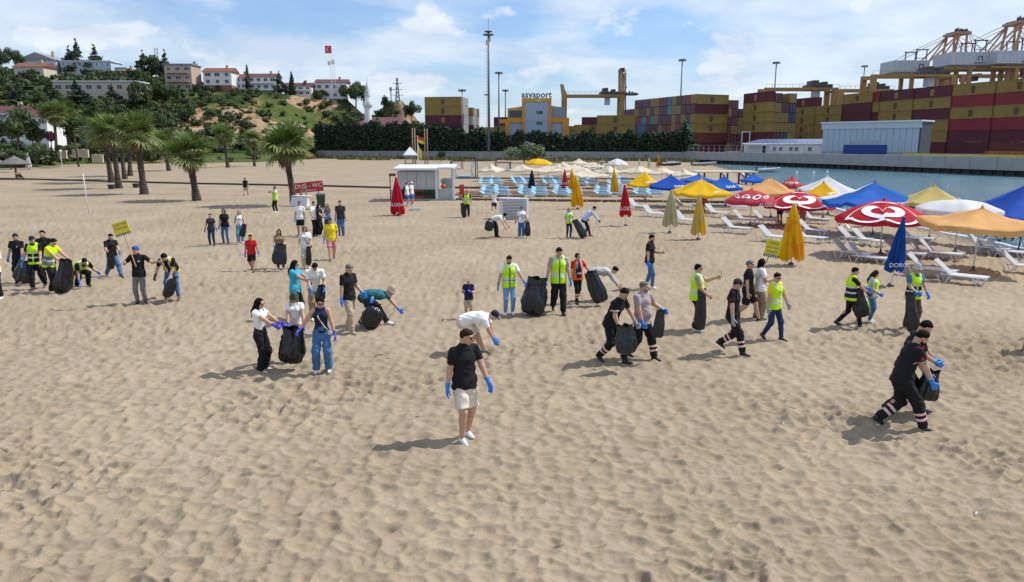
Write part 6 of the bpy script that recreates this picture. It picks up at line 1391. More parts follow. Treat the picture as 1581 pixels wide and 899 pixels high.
# ---------------- sunbeds
PLW = mat('plastic_white', (.64, .65, .67), .35, .04, 4); MESHF = mat('sling_grey', (.34, .34, .35), .7, .1, 20, .4, 60); MATB = mat('mattress_blue', (.15, .43, .66), .75, .12, 2, .3, 8)
def sunbed(blue):
    o = empty('sunbed', (0, 0, 0), 0); bz = {False: .86, True: .60, 'flat': .37}[blue]
    for s in (-1, 1):
        f = MB(); y = s * .31; f.tube([(-.62, y, .33), (.0, y, .315), (.96, y, .30), (1.0, y, .29)], .023, 6); 
        f.build('side_rail', PLW, o)
        if blue == 'flat': continue
        f = MB(); f.tube([(.95, y, .29), (.80, y, .0), (.66, y, .02), (.50, y, .30)], [.023, .024, .024, .022], 6); f.build('leg', PLW, o)
        f = MB(); f.tube([(-.25, y, .32), (-.42, y, .02), (-.58, y, .0), (-.74, y, .30)], [.023, .024, .024, .022], 6); f.build('leg', PLW, o)
        f = MB(); f.tube([(-.30, y * .94, .33), (-.62, y * .94, (.33 + bz) / 2), (-.90, y * .94, bz - .02)], .024, 6); f.build('back_rail', PLW, o)
    f = MB()
    for k in range(11): x = -.24 + k * .112; f.box((x, -.30, .325), (x + .098, .30, .345))
    s_ = f.build('seat_slats', PLW, o); s_['kind'] = 'stuff'
    f = MB(); f.add([(-.28, -.28, .345), (-.28, .28, .345), (-.90, .28, bz), (-.90, -.28, bz), (-.265, -.28, .325), (-.265, .28, .325), (-.885, .28, bz - .02), (-.885, -.28, bz - .02)], [(0, 3, 2, 1), (4, 5, 6, 7), (0, 1, 5, 4), (2, 3, 7, 6), (1, 2, 6, 5), (3, 0, 4, 7)]); f.build('backrest', MATB if blue is True else MESHF if not blue else PLW, o)
    if blue is True: f = MB(); f.box((-.26, -.29, .35), (.98, .29, .42)); f.build('mattress', MATB, o)
    return o
protos = {}
def place_bed(label, px, py, ang, blue=False, grp='white sunbeds under the parasols', z=0.0, g=None):
    g = g or ground(px, py)
    if blue not in protos: o = protos[blue] = sunbed(blue)
    else: o = copy_tree(protos[blue])
    for k in list(o.keys()): del o[k]
    tag(o, label, 'sunbed', grp); o.location = g + Vector((0, 0, z)); o.rotation_euler = (0, 0, ang); return o
for k, (px, py, wh) in enumerate(((1318, 377, 'left of a pair behind the heart parasol pole'), (1341, 379, 'right of a pair behind the heart parasol pole'), (1314, 400, 'front left of the heart parasol'), (1338, 405, 'front right of the heart parasol, by the folded blue one'), (1412, 376, 'alone behind the folded blue parasol'), (1428, 398, 'left of the pair beyond the folded blue parasol'), (1450, 401, 'right of the pair beyond the folded blue parasol'),
        (1436, 428, 'behind the nearest bed under the orange parasol'), (1480, 437, 'nearest to the viewer, under the orange parasol'), (1524, 393, 'left of the pair under the deep blue parasol'), (1553, 397, 'right of the pair under the deep blue parasol'), (1580, 422, 'cut by the frame edge in dark shade'), (1195, 374, 'left of the big folded yellow-orange parasol'), (1254, 363, 'under the heart parasol behind the folded yellow one'), (1258, 345, 'rear bed under the second heart parasol'),
        (1150, 346, 'under the faded red parasol, left'), (1182, 346, 'under the faded red parasol, right'), (1136, 360, 'in full sun with a bright seat, alone'), (1106, 335, 'right of the folded dull yellow parasol'), (1059, 346, 'between the two folded beige and yellow parasols'), (1009, 335, 'left of the folded beige parasol'), (985, 324, 'beside the folded red parasol'), (1057, 325, 'behind the folded beige parasol'), (1137, 324, 'in the shade left of the faded red parasol'), (1248, 374, 'right of the big folded yellow-orange parasol'), (1395, 399, 'half hidden by the folded blue parasol'))):
    place_bed(f'white plastic sunbed, {wh}', px, py, R(-46 + (k * 37 % 9) - 4)).scale = (.86, .86, .9)
blab = []
for r_, (ys, pxs) in enumerate((((278, 281, 284, 287.5), (757, 803, 850, 905, 955)), ((293.5, 297, 300.5, 304.5), (764, 822, 876, 940, 1000)))):
    for i, px in enumerate(pxs):
        for j, y in enumerate(ys):
            for q in (0, 1):
                ct = ['nearest the cabana', 'beside the navy folded parasol', 'beside the orange folded pair', 'beside the lone yellow-orange folded parasol', 'at the seaward end'][i]
                p = ground(px + (j * 2.2 if r_ == 0 and i in (1, 2) else 0), y); p = p + Vector((-.62 + 1.25 * q, (.35 if q else 0) + random.Random(i * 50 + j).uniform(-.2, .2), 0))
                place_bed(f'blue sunbed, {"rear" if r_ == 0 else "front"} block {ct}, {NTH[3 - j]} row, {"right" if q else "left"}', 0, 0, R(-30 + random.Random(i * 9 + j * 3 + q).uniform(-9, 9)), True, 'blue sunbeds on the beach', g=p).scale = (.86, .86, .9)
g = ground(792, 338)
for k in range(14): place_bed(f'white sunbed stacked flat, {NTH[k]} from the bottom of the white pile', 0, 0, R(-8), 'flat', 'white sunbeds stacked in a pile', .098 * k - .25, g=g)
# timber edgings and slatted mats
def timber(label, p0, p1, w=.25, h=.16, seg=8):
    a, b = ground(*p0), ground(*p1); a.z = b.z = 0; o = empty('timber_edging', a, 0, label, 'edging', 'timber edgings of the sunbed terrace'); d = b - a
    for k in range(seg): q = MB(); q.bar(d * (k / seg) + d.normalized() * .03 + Vector((0, 0, h / 2 - .02)), d * ((k + 1) / seg) - d.normalized() * .03 + Vector((0, 0, h / 2 - .02 + rnd.uniform(-.01, .02))), w, h); q.build('board', WOOD, o)
timber('long dark timber edging along the front of the blue sunbed terrace', (703, 309), (1120, 314), .3, .22, 18); timber('dark timber edging between the two blocks of blue sunbeds', (700, 291), (1060, 293.5), .25, .2, 14); timber('dark timber edging behind the far blue sunbeds', (705, 276), (980, 277.5), .25, .22, 10)
for k, (px, y) in enumerate(((788, 299), (852, 299), (915, 299), (727, 300), (780, 284), (830, 284), (884, 284), (930, 285), (975, 300))):
    g = ground(px, y); o = empty('slatted_mat', g, R(-4), f'slatted brown timber mat in the {NTH[k]} gap between blue sunbed blocks', 'beach mat', 'timber mats between sunbeds')
    for j in range(7): q = MB(); q.box((-1.5, -4.2 + j * 1.2, -.03), (1.5, -3.75 + j * 1.2, .07)); q.build('slat', WOODL if j % 2 else WOOD, o)
# dark pipe across the beach
def pipe():
    pts = [ground(px, y) + Vector((0, 0, .10)) for px, y in ((-60, 276.5), (0, 277), (60, 278), (130, 280), (200, 282), (300, 284.5), (400, 286.5), (500, 288.5), (603, 291))]; o = empty('beach_pipe', pts[0], 0, 'long dark pipe lying across the beach from palms to kiosk', 'pipe'); m = MB(); m.tube([p - pts[0] for p in pts], .10, 8); m.build('pipe', mat('pipe_black', (.03, .025, .022), .7, .2, 1), o, True)
pipe()
# ---------------- kiosk
def kiosk():
    g = ground(658, 310); m = g.y / FPX; o = empty('beach_kiosk', g, 0, 'white beach kiosk with flat roof, shutter and an open shower side', 'kiosk'); X = lambda p: (p - 658) * m; Z = lambda y: CAM_H + (223 - y) * m - g.z
    kw = mat('kiosk_white', (.40, .42, .43), .6, .06, 2); kg = mat('kiosk_grey', (.30, .34, .35), .7, .1, 2)
    q = MB(); q.box((X(606), .1, -.2), (X(703), 3.6, .12)); q.build('floor', CONC, o)
    for k in range(4): q = MB(); q.box((X(615 + k * 14.4), .30, Z(290)), (X(615 + (k + 1) * 14.4) - .03, .36, Z(264))); q.build('wall_panel', kw, o)
    q = MB(); q.box((X(615), .2, Z(291)), (X(673), .9, Z(289.8))); q.build('counter', kw, o)
    for k in range(3): q = MB(); q.box((X(616 + k * 19), .32, .12), (X(616 + (k + 1) * 19) - .06, .40, Z(291.2))); q.build('base_panel', mat('kiosk_base', (.06, .09, .05), .8, .2, 2) if k != 1 else mat('crate_red', (.38, .08, .05), .7, .1), o)
    for k in range(9): c = link('planting', crown('bush', k % 3), o, (X(618 + k * 6), .1, Z(300)), sc=(.35, .3, .45)); c['kind'] = 'stuff'
    q = MB(); q.box((X(614), .37, .12), (X(672), 3.4, Z(263.5))); q.build('wall', kg, o)
    q = MB(); q.add([(X(609), -.2, Z(262)), (X(676), -.2, Z(262)), (X(676), 3.7, Z(258)), (X(609), 3.7, Z(258)), (X(609), -.2, Z(258.8)), (X(676), -.2, Z(258.8)), (X(676), 3.7, Z(254.8)), (X(609), 3.7, Z(254.8))], [(0, 3, 2, 1), (4, 5, 6, 7), (0, 1, 5, 4), (1, 2, 6, 5), (2, 3, 7, 6), (3, 0, 4, 7)]); q.build('roof', PLW, o)
    q = MB(); q.add([(X(676.1), 0, Z(260.5)), (X(701.5), 0, Z(260.5)), (X(701.5), 3.6, Z(257)), (X(676.1), 3.6, Z(257)), (X(676.1), 0, Z(257.5)), (X(701.5), 0, Z(257.5)), (X(701.5), 3.6, Z(254)), (X(676.1), 3.6, Z(254))], [(0, 3, 2, 1), (4, 5, 6, 7), (0, 1, 5, 4), (1, 2, 6, 5), (2, 3, 7, 6), (3, 0, 4, 7)]); q.build('roof', PLW, o)
    for p in (674, 700): q = MB(); q.box((X(p) - .1, .15, 0), (X(p) + .1, .35, Z(261))); q.build('post', PLW, o)
    q = MB(); q.box((X(681), 1.2, .12), (X(698), 1.4, Z(275))); q.build('screen', kg, o); q = MB(); q.box((X(676), .4, .12), (X(700), .7, .95)); q.build('counter', kw, o)
    q = MB(); q.tube([(X(684), .8, .9), (X(681.5), .8, Z(280)), (X(680), .6, Z(277))], .05, 6); q.build('shower_pipe', POLEB, o)
    q = MB(); q.box((X(601), .3, Z(271)), (X(611), .5, Z(267))); q.box((X(601.5), .38, 0.0), (X(603), .44, Z(271))); q.build('notice_board', WOOD, o)
    o2 = empty('beach_ball', g + Vector((X(684), -.1, .95)), 0, 'red round buoy resting on the kiosk shower counter', 'buoy'); q = MB(); q.lathe([(.001, 0), (.16, .05), (.22, .19), (.16, .33), (.001, .38)], 12, c=(0, .6, .02)); q.build('ball', mat('buoy_red', (.5, .04, .03), .4, 0), o2, True)
    g2 = ground(605, 309); o3 = empty('white_cabinet', g2, 0, 'small white cabinet beside the kiosk under the notice board', 'cabinet'); q = MB(); q.box((-.15, .2, 0), (.35, .7, .85)); q.build('carcass', PLW, o3); q = MB(); q.box((-.12, .17, .05), (.32, .199, .8)); q.build('door', PLW, o3)
    g3 = ground(713, 302); o4 = empty('surf_kiosk_board', g3, 0, 'red and white lifebuoy board standing by the kiosk', 'board'); q = MB(); q.box((-.22, 0, 0), (.22, .05, 1.0)); q.build('board', mat('buoy_red', (.5, .04, .03), .4, 0), o4)
kiosk()
def tray():
    g = ground(641, 325); o = empty('foam_tray', g, R(6), 'low white foam tray lying on the sand near the folded red parasol', 'tray'); q = MB(); q.box((-.42, -.2, 0), (.42, .2, .12)); q.build('body', PLW, o)
    q = MB(); q.box((-.44, -.22, .1201), (.44, -.17, .19)); q.box((-.44, .17, .1201), (.44, .22, .19)); q.build('rim', PLW, o)
tray()
def guard_tower():
    g = ground(634, 268); m = g.y / FPX; o = empty('lifeguard_tower', g, R(12), 'lifeguard tower with a white pyramid roof behind the kiosk', 'lifeguard tower'); Z = lambda y: CAM_H + (223 - y) * m; w = 10.5 * m
    q = MB(); z0, z1 = Z(238.5), Z(226.5); q.add([(-w, -w, z0), (w, -w, z0), (w, w, z0), (-w, w, z0), (0, 0, z1), (-w, -w, z0 - .12), (w, -w, z0 - .12), (w, w, z0 - .12), (-w, w, z0 - .12)], [(0, 1, 4), (1, 2, 4), (2, 3, 4), (3, 0, 4), (0, 5, 6, 1), (1, 6, 7, 2), (2, 7, 8, 3), (3, 8, 5, 0), (5, 8, 7, 6)]); q.build('roof', PLW, o)
    for sx in (-1, 1):
        for sy in (-1, 1): q = MB(); q.bar((sx * w * .8, sy * w * .8, -.2), (sx * w * .7, sy * w * .7, z0 - .1), .09); q.build('post', WOODL, o)
    q = MB(); q.box((-w * .85, -w * .85, Z(252)), (w * .85, w * .85, Z(251))); q.build('deck', WOODL, o); q = MB()
    for k in range(5): q.bar((-.3, -w, .3 + k * .3), (.3, -w, .3 + k * .3), .06)
    q.build('ladder', WOODL, o)
guard_tower()
for k, (px, t, b, lb) in enumerate(((638, 199, 262, 'left pole of the tall pair by the lifeguard tower'), (641.5, 199, 262, 'right pole of the tall pair by the lifeguard tower'), (656.5, 200, 255, 'left pole of the second tall pair, beside the beach flags'), (660.5, 200, 255, 'right pole of the second tall pair, beside the beach flags'))):
    g = ground(px, b); h = CAM_H + (223 - t) * g.y / FPX; o = empty('timber_pole', g, 0, f'tall bare timber pole, {lb}', 'pole', 'tall twin poles'); q = MB(); q.tube([(0, 0, -.4), (0, 0, h)], [.14, .11], 8); q.build('pole', WOODL, o, True); q = MB(); q.tube([(0, 0, h), (0, 0, h + .08)], [.13, .05], 8); q.build('cap', WOOD, o)
FRY = mat('flag_beach_red', (.60, .02, .015), .8, .05); FYE = mat('flag_beach_yellow', (.70, .52, .01), .8, .05); gq = ground(645.5, 258)
flag('red over yellow lifeguard flag on the beach pole', 645.5, 210, gq, 1.35, 1.3, FRY, 1, colr2=FYE, drop=.35); flag('plain yellow flag hanging under the lifeguard flag', 646.5, 224, ground(646.5, 258.3), .75, 2.0, FYE, 1, drop=.6)
# ---------------- cabanas, pergola
def cabana(label, px, py, wpx, hpx, curtains=2, plant=False):
    g = ground(px, py); m = g.y / FPX; w, h = wpx * m, hpx * m; o = empty('beach_cabana', g, R(-3), label, 'cabana', 'timber cabanas with white curtains'); cm = mat('curtain_white', (.74, .74, .73), .85, .06, 2, trl=.45)
    for sx in (-1, 1):
        for y in (0, 2.6): q = MB(); q.box((sx * w / 2 - .07, y - .07, -.1), (sx * w / 2 + .07, y + .07, h - .12)); q.build('post', WOOD, o)
    for y in (0, 2.6): q = MB(); q.box((-w / 2 - .2, y - .06, h - .12), (w / 2 + .2, y + .06, h)); q.build('beam', WOOD, o)
    for k in range(curtains):
        x0 = -w / 2 + .15 + k * (w - .3) / max(curtains - 1, 1) * .8; V, F = [], []; n = 16
        for i in range(7):
            t = i / 6; ww = .5 * w / curtains * (1 - .55 * math.sin(t * math.pi) ** 2)
            for j in range(n): V.append((x0 + ww * j / (n - 1), .12 + .07 * math.sin(j * 1.9 + k), h - .15 - t * (h - .25)))
        for i in range(6):
            for j in range(n - 1): F.append((i * n + j, (i + 1) * n + j, (i + 1) * n + j + 1, i * n + j + 1))
        link('curtain', np_mesh('curtain', V, F, cm), o)
    q = MB(); q.box((-w / 2 + .2, .4, .0), (w / 2 - .2, 2.3, .35)); q.build('daybed', MATB if plant else PLW, o)
cabana('front timber cabana with white curtains right of the kiosk', 716, 276, 36, 27, 2, True); cabana('rear timber cabana with white curtains behind the cream parasols', 776, 265, 22, 14, 2); cabana('far timber cabana with a drawn curtain left of the wall bush', 704, 262, 16, 13, 1); cabana('timber cabana frame behind the yellow parasol', 858, 265, 14, 14, 1); cabana('timber cabana with curtains below the pale blue-white parasol', 914, 264, 20, 14, 2); cabana('timber cabana at the far seaward end of the row', 938, 264, 18, 13, 1)
def pergola():
    a, b = ground(1080, 283), ground(1142, 283); m = a.y / FPX; o = empty('beach_pergola', a, 0, 'long cream-roofed pergola on dark timber posts beyond the blue parasols', 'pergola'); L = (b - a).length; h = CAM_H - 42 * m
    q = MB(); q.box((-.6, -1, h - .02), (L + .4, 3, h + .14)); q.build('roof', canv('cream'), o)
    for x in (.4, L * .5, L * .86, L):
        for y in (-.6, 2.4): q = MB(); q.box((x - .1, y - .1, -1), (x + .1, y + .1, h - .03)); q.build('post', WOOD, o)
        q = MB(); q.bar((x, -.5, h - .8), (x - .7, -.5, h - .1), .1); q.build('brace', WOOD, o)
pergola()
# ---------------- thatched parasols and the things at far left
def thatch(label, px, py, top, hem, wpx):
    g = ground(px, py); m = g.y / FPX; o = empty('thatched_parasol', g, 0, label, 'thatched parasol', 'thatched parasols'); Z = lambda y: CAM_H + (223 - y) * m - g.z; tm = mat('thatch', (.13, .125, .12), .95, .3, 4, .6, 12)
    q = MB(); q.tube([(0, 0, -.2), (0, 0, Z(top) - .1)], .13, 8); q.build('post', WOOD, o)
    q = MB(); n = 20; r = wpx * m / 2; q.lathe([(.04, Z(top)), (r * .4, Z(top) - (Z(top) - Z(hem)) * .38), (r * .75, Z(top) - (Z(top) - Z(hem)) * .72), (r, Z(hem)), (r * .93, Z(hem) - .16), (r * .6, Z(hem) + .1), (.1, Z(top) - .35)], n); q.build('thatch', tm, o)
    for k in range(6): q = MB(); a = k * 1.047; q.bar((0, 0, Z(hem) - .45), (math.cos(a) * r * .8, math.sin(a) * r * .8, Z(hem) - .02), .07); q.build('strut', WOOD, o)
thatch('nearer grey thatched parasol on a leaning post at far left', 26, 277, 240, 252, 42); thatch('farther grey thatched parasol behind the nearer one', 17, 262, 233, 239, 40); thatch('third thatched parasol cut by the left frame edge', -6, 268, 243, 250, 28)
for k in range(3):
    g = ground(30 + k * 3.5, 278); o = empty('folded_deck_chair', g, R(10), f'folded wooden deck chair, {NTH[k]} of three leaning by the thatched parasol post', 'deck chair', 'folded deck chairs'); 
    for y in (-.25, .25): q = MB(); q.bar((.3, y, 0), (-.35, y, 1.0), .06); q.build('leg', WOOD, o)
    q = MB(); q.bar((-.3, -.28, .94), (-.3, .28, .94), .06); q.bar((.2, -.28, .15), (.2, .28, .15), .06); q.build('crossbar', WOOD, o); q = MB(); q.add([(.12, -.22, .32), (.12, .22, .32), (-.28, .22, .93), (-.28, -.22, .93), (.13, -.22, .33), (.13, .22, .33), (-.27, .22, .94), (-.27, -.22, .94)], [(0, 1, 2, 3), (7, 6, 5, 4), (0, 4, 5, 1), (2, 6, 7, 3)]); q.build('canvas_seat', WOODL, o)
g = ground(137.5, 330); o = empty('volleyball_post', g, 0, 'thin white volleyball post standing alone on the sand', 'post'); m = g.y / FPX; q = MB(); q.tube([(0, 0, -.3), (-.12, .02, 62 * m)], .03, 8); q.build('post', POLEM, o, True); q = MB(); q.tube([(-.12, .02, 62 * m), (-.12, .02, 62 * m + .03)], .04, 8); q.build('cap', POLEM, o)
g = PD(92, 224, 148); g.z = 0.5; o = empty('garden_lamp', g, 0, 'white garden lamp post on the lawn by the villas', 'lamp post'); q = MB(); q.tube([(0, 0, -1), (0, 0, 2.6)], .07, 8); q.build('post', POLEM, o); q = MB(); q.lathe([(.01, 0), (.2, .02), (.28, .3), (.2, .5), (.01, .55)], 10, c=(0, 0, 2.6)); q.build('lamp_shade', POLEM, o, True)
# garden: low stones and the pink flowering bush
for k, (px, py, w) in enumerate(((122, 236, 26), (97, 238, 10), (150, 244, 16))):
    g = PD(px, py, 165); g.z = max(g.z, .3); o = empty('garden_wall', g, R(8), f'low pale stone garden wall, {["longest", "shortest", "nearest the beach"][k]} of the three', 'garden wall', 'low garden walls'); m = g.y / FPX
    for j in range(5): q = MB(); q.box((-w * m / 2 + j * w * m / 5 + .03, 0, -1), (-w * m / 2 + (j + 1) * w * m / 5 - .03, .5, .7 + .1 * (j % 2))); q.build('stone', WALLM['cream'], o)
g = PD(79, 222, 160); o = empty('flowering_bush', g, 0, 'pink flowering bush under the tall villa palms', 'bush'); link('crown', leaf_cloud('crown', broad_lobes(1, .8, 5, 6), 500, .09, [mat('flower_pink', (.42, .06, .22), .7, .2), LEAF['dark'], LEAF['mid']], 3), o, sc=(3, 3, 3.4)); q = MB(); q.tube([(0, 0, -2), (0, 0, 1.5)], .1, 6); q.build('stem', BARK, o)
# ---------------- shower sign, stand, chair and bin by the tall palm
def shower_sign():
    g = ground(478, 306); m = g.y / FPX; o = empty('shower_sign', g, 0, 'red shower and toilet sign tilted on two posts by the palm', 'sign'); Z = lambda y: CAM_H + (223 - y) * m - g.z; w, h = 44 * m, 15.5 * m; M = Matrix.Rotation(R(-5.5), 4, 'Y')
    b = empty('sign_board', (0, -.08, Z(287)), 0); b.parent = o; q = MB(); q.box((-w / 2, -.03, -h / 2), (w / 2, .03, h / 2)); bo = q.build('board', mat('sign_red', (.42, .015, .03), .5, .05), o, loc=(0, -.08, Z(287))); bo.rotation_euler = (0, R(-5.5), 0); bpy.data.objects.remove(b)
    link('lettering', text_mesh('DUŞ - WC', .52, PRINT, .004), bo, (0, -.04, .10), (R(90), 0, 0)); link('lettering', text_mesh('Soyunma', .22, PRINT, .004), bo, (w * .1, -.04, -.27), (R(90), 0, 0))
    for x in (-w * .32, w * .32): q = MB(); q.bar((x, 0, -.2), (x, 0, Z(284)), .07); q.build('post', WOOD, o)
shower_sign()
def stand():
    g = ground(465, 319); o = empty('sales_stand', g, R(-6), 'white draped stand at the foot of the tall palm', 'stand'); q = MB(); q.add([(-.80, -.3, 0), (.55, -.3, 0), (.5, .5, 0), (-.7, .5, 0), (-.62, -.26, .72), (.62, -.26, .78), (.5, .45, .78), (-.55, .45, .72)], [(0, 1, 5, 4), (1, 2, 6, 5), (2, 3, 7, 6), (3, 0, 4, 7), (4, 5, 6, 7)]); q.build('cover', PLW, o); q = MB(); q.box((-.66, -.3, .79), (.68, .5, .83)); q.build('top', PLW, o)
    g = ground(470, 312); o = empty('high_chair', g, 0, 'wooden high chair frame standing behind the white stand', 'chair'); o.scale = (.85, .85, .74)
    for x in (-.27, .27):
        for y in (-.2, .2): q = MB(); q.bar((x, y, -.1), (x * .9, y, 1.35), .07); q.build('leg', WOODL, o)
    q = MB(); q.box((-.3, -.24, 1.0), (.3, .24, 1.06)); q.build('seat', WOODL, o)
    for k in range(3): q = MB(); q.box((-.27, .2, 1.12 + k * .14), (.27, .24, 1.22 + k * .14)); q.build('back_slat', WOODL, o)
    g = ground(496, 323); o = empty('rubbish_bin', g, R(15), 'dark green wheeled rubbish bin behind the group of volunteers', 'bin'); gm = mat('bin_green', (.012, .04, .03), .5, .1)
    q = MB(); q.add([(-.26, -.3, .08), (.26, -.3, .08), (.26, .3, .08), (-.26, .3, .08), (-.32, -.38, .98), (.32, -.38, .98), (.32, .36, .98), (-.32, .36, .98)], [(0, 3, 2, 1), (0, 1, 5, 4), (1, 2, 6, 5), (2, 3, 7, 6), (3, 0, 4, 7), (4, 5, 6, 7)]); q.build('body', gm, o); q = MB(); q.add([(-.35, -.4, .985), (.35, -.4, .985), (.35, .4, .985), (-.35, .4, .985), (-.3, -.3, 1.08), (.3, -.3, 1.08), (.33, .4, 1.1), (-.33, .4, 1.1)], [(0, 1, 5, 4), (1, 2, 6, 5), (2, 3, 7, 6), (3, 0, 4, 7), (4, 5, 6, 7)]); q.build('lid', gm, o)
    for s in (-.29, .29): q = MB(); q.tube([(s - .03, .28, .1), (s + .03, .28, .1)], .11, 12); q.build('wheel', POLEB, o)
stand()
# ---------------- boats, buoys
def boat(label, px, py, L, ang, hullm, z=None, cover=None):
    g = G(px, py, WATER_Z if z is None else z); o = empty('small_boat', g, R(ang), label, 'boat', 'small boats'); n = 9; V, F = [], []
    for i in range(n):
        t = i / (n - 1); w = .85 * (math.sin((1 - t) * 1.45 + .12)) ** .6 * (1 if t < 1 else .05); x = -L / 2 + L * t; s = .15 * t * t * 2
        for (yy, zz) in ((w, .55 + s), (w * .8, .15 + s * .6), (0, -.1 + s), (-w * .8, .15 + s * .6), (-w, .55 + s)): V.append((x, yy, zz))
    for i in range(n - 1):
        for j in range(4): F.append((i * 5 + j, i * 5 + j + 1, (i + 1) * 5 + j + 1, (i + 1) * 5 + j))
    link('hull', np_mesh('hull', V, F, hullm), o); q = MB()
    q.add([(-L / 2, V[4][1], .52), (-L / 2, V[0][1], .52), (-L / 2, .5, .0), (-L / 2, -.5, 0)], [(0, 1, 2, 3)]); q.build('transom', hullm, o)
    for s in (0, 4): q = MB(); q.tube([tuple(V[i * 5 + s]) for i in range(n)], .05, 5); q.build('gunwale', PLW, o)
    for x in (-.25, .12): q = MB(); q.box((x * L - .12, -.75, .34), (x * L + .12, .75, .38)); q.build('thwart', WOODL, o)
    q = MB(); q.box((-L / 2 - .2, -.15, .2), (-L / 2 + .1, .15, .95)); q.build('outboard', POLEB, o)
    if cover: q = MB(); q.box((-L * .2, -.5, .4), (L * .2, .5, 1.0)); q.build('cover', cover, o)
boat('white dinghy afloat beside the quay corner', 1186, 266, 4.4, 4, mat('hull_white', (.6, .63, .66), .4, .05)); boat('dark hulled boat pulled up near the folded orange parasol', 1036, 256, 4.6, 8, mat('hull_dark', (.05, .055, .06), .5, .1), 0, PLW); boat('grey inflatable boat pulled up at the quay corner', 1087, 256, 5.6, 3, mat('hull_grey', (.30, .33, .36), .5, .1), 0)
for k, (px, py) in enumerate(((1230, 268), (1256, 268), (1277, 267))):
    g = G(px, py, WATER_Z); o = empty('mooring_buoy', g, 0, f'small white mooring buoy on the water, {["closest to the dinghy", "in the middle of three", "farthest from the dinghy"][k]}', 'buoy', 'white buoys'); q = MB(); q.lathe([(.001, -.2), (.2, -.1), (.28, .08), (.2, .28), (.06, .36), (.05, .5)], 10); q.build('float', PLW, o, True); q = MB(); q.lathe([(.05, .5), (.09, .52), (.001, .58)], 8); q.build('cap', WALLM['beige'], o)
def camp_chair(label, px, py, c):
    g = ground(px, py); o = empty('camp_chair', g, R(200), label, 'folding chair', 'folding camp chairs'); cm = C_[c]
    q = MB(); q.box((-.26, -.25, .40), (.26, .25, .43)); q.build('seat', cm, o); q = MB(); q.add([(-.26, .24, .42), (.26, .24, .42), (.26, .42, .95), (-.26, .42, .95), (-.26, .27, .42), (.26, .27, .42), (.26, .45, .95), (-.26, .45, .95)], [(0, 1, 2, 3), (7, 6, 5, 4), (0, 3, 7, 4), (1, 5, 6, 2), (3, 2, 6, 7)]); q.build('backrest', cm, o)
    for s in (-1, 1): q = MB(); q.bar((s * .27, -.27, 0), (s * .27, .25, .42), .03); q.bar((s * .27, .27, 0), (s * .27, -.25, .42), .03); q.bar((s * .27, -.25, .42), (s * .27, -.25, .62), .03); q.bar((s * .27, -.28, .62), (s * .27, .3, .62), .04); q.build('leg_frame', RAIL, o)
camp_chair('green folding chair beside the red heart parasol', 1301, 352, 'olive'); camp_chair('dark folding chair in the shade of the nearest heart parasol', 1331, 350, 'charcoal')
# ================================================================ THE VOLUNTEERS
BAGM = mat('bag_black', (.004, .0045, .006), .20, .2, 6, 1.0, 9, spec=.5); BAGB = mat('bag_blueblack', (.006, .012, .019), .19, .2, 6, 1.0, 9, spec=.55)
def bag(label, T, B, a, b=None, full=True, m=None, seed=0, hem=0.0):
    """a rubbish bag hanging from T down to B"""
    T, B = Vector(T), Vector(B); b = b or a * .8; ax = B - T; L = ax.length; d = ax / L; x = Vector((1, 0, 0)); x = (x - x.dot(d) * d).normalized(); y = d.cross(x); a *= .9; b *= .9; n, NT = 40, 26; V, F = [], []; r = random.Random(seed); ph = r.uniform(0, 6)
    prof = [(0, .16), (.04, .13), (.10, .5), (.22, .86), (.5, 1), (.8, 1.0), (.92, .84), (.98, .5), (1, .03)] if full else [(0, .72), (.05, .70), (.2, .74), (.45, .9), (.7, 1), (.9, .9), (.98, .7), (1, .03)]
    for i in range(NT + 1):
        t = i / NT; t = 1 - (1 - t) ** 1.35 if t > .5 else t; w = np.interp(t, [p[0] for p in prof], [p[1] for p in prof])
        for k in range(n):
            an = 2 * math.pi * k / n; wr = 1 + (.16 * (1 - t) if full else .10) * math.sin(9 * an + ph) + .10 * math.sin(3 * an + 4 * t + ph) + .10 * (vnoise(an * 2.2 + seed, t * 9, 1.3) - .5) + .07 * (vnoise(an * 5, t * 19 + seed, 1.0) - .5) + .16 * (vnoise(math.cos(an) * 2 + seed * 3, math.sin(an) * 2 + t * 4 + seed, 1.4) - .5)
            V.append(tuple(x * (math.cos(an) * a * w * wr) + y * (math.sin(an) * b * w * wr) + d * (t * L + (hem * math.sin(2 * an + ph) * L if t > .8 else 0) + (.02 * math.sin(5 * an) if i == 0 else 0)) - ax))
    for i in range(NT):
        for k in range(n): q = (k + 1) % n; F.append((i * n + k, i * n + q, (i + 1) * n + q, (i + 1) * n + k))
    o = empty('rubbish_bag', B, 0, label, 'rubbish bag', 'black rubbish bags'); link('sack', np_mesh('sack', V, F, m or BAGM), o)
    if full:
        q = MB(); c = Vector(V[n]) * .5 + Vector(V[n + n // 2]) * .5; q.tube([c + x * (a * .14 * math.cos(u)) + y * (b * .14 * math.sin(u)) for u in np.linspace(0, 6.28, 13)], .008, 5); q.build('tie', BAGB, o)
        q = MB(); top = -ax
        for s in (-1, 1): q.tube([top + d * .03, top - d * .05 + x * s * .05, top - d * .09 + x * s * .09], [.03, .025, .012], 6)
        q.build('knotted_neck', m or BAGM, o, True)
    return o
Y = lambda px, py, dz=0.0: ground(px, py).y + dz
def held(px0, py0, px1, py1, base, dy=-.25): yy = Y(*base) + dy; return PD(px0, py0, yy), PD(px1, py1, yy)
BL, PU, NO = ('blue', 'blue'), ('purple', 'purple'), (None, None)
WALK_R = ((.055, .17, 0), (-.055, -.20, .035)); WALK_L = ((.055, -.20, .035), (-.055, .17, 0)); TOE_R = (0, 30); TOE_L = (30, 0)
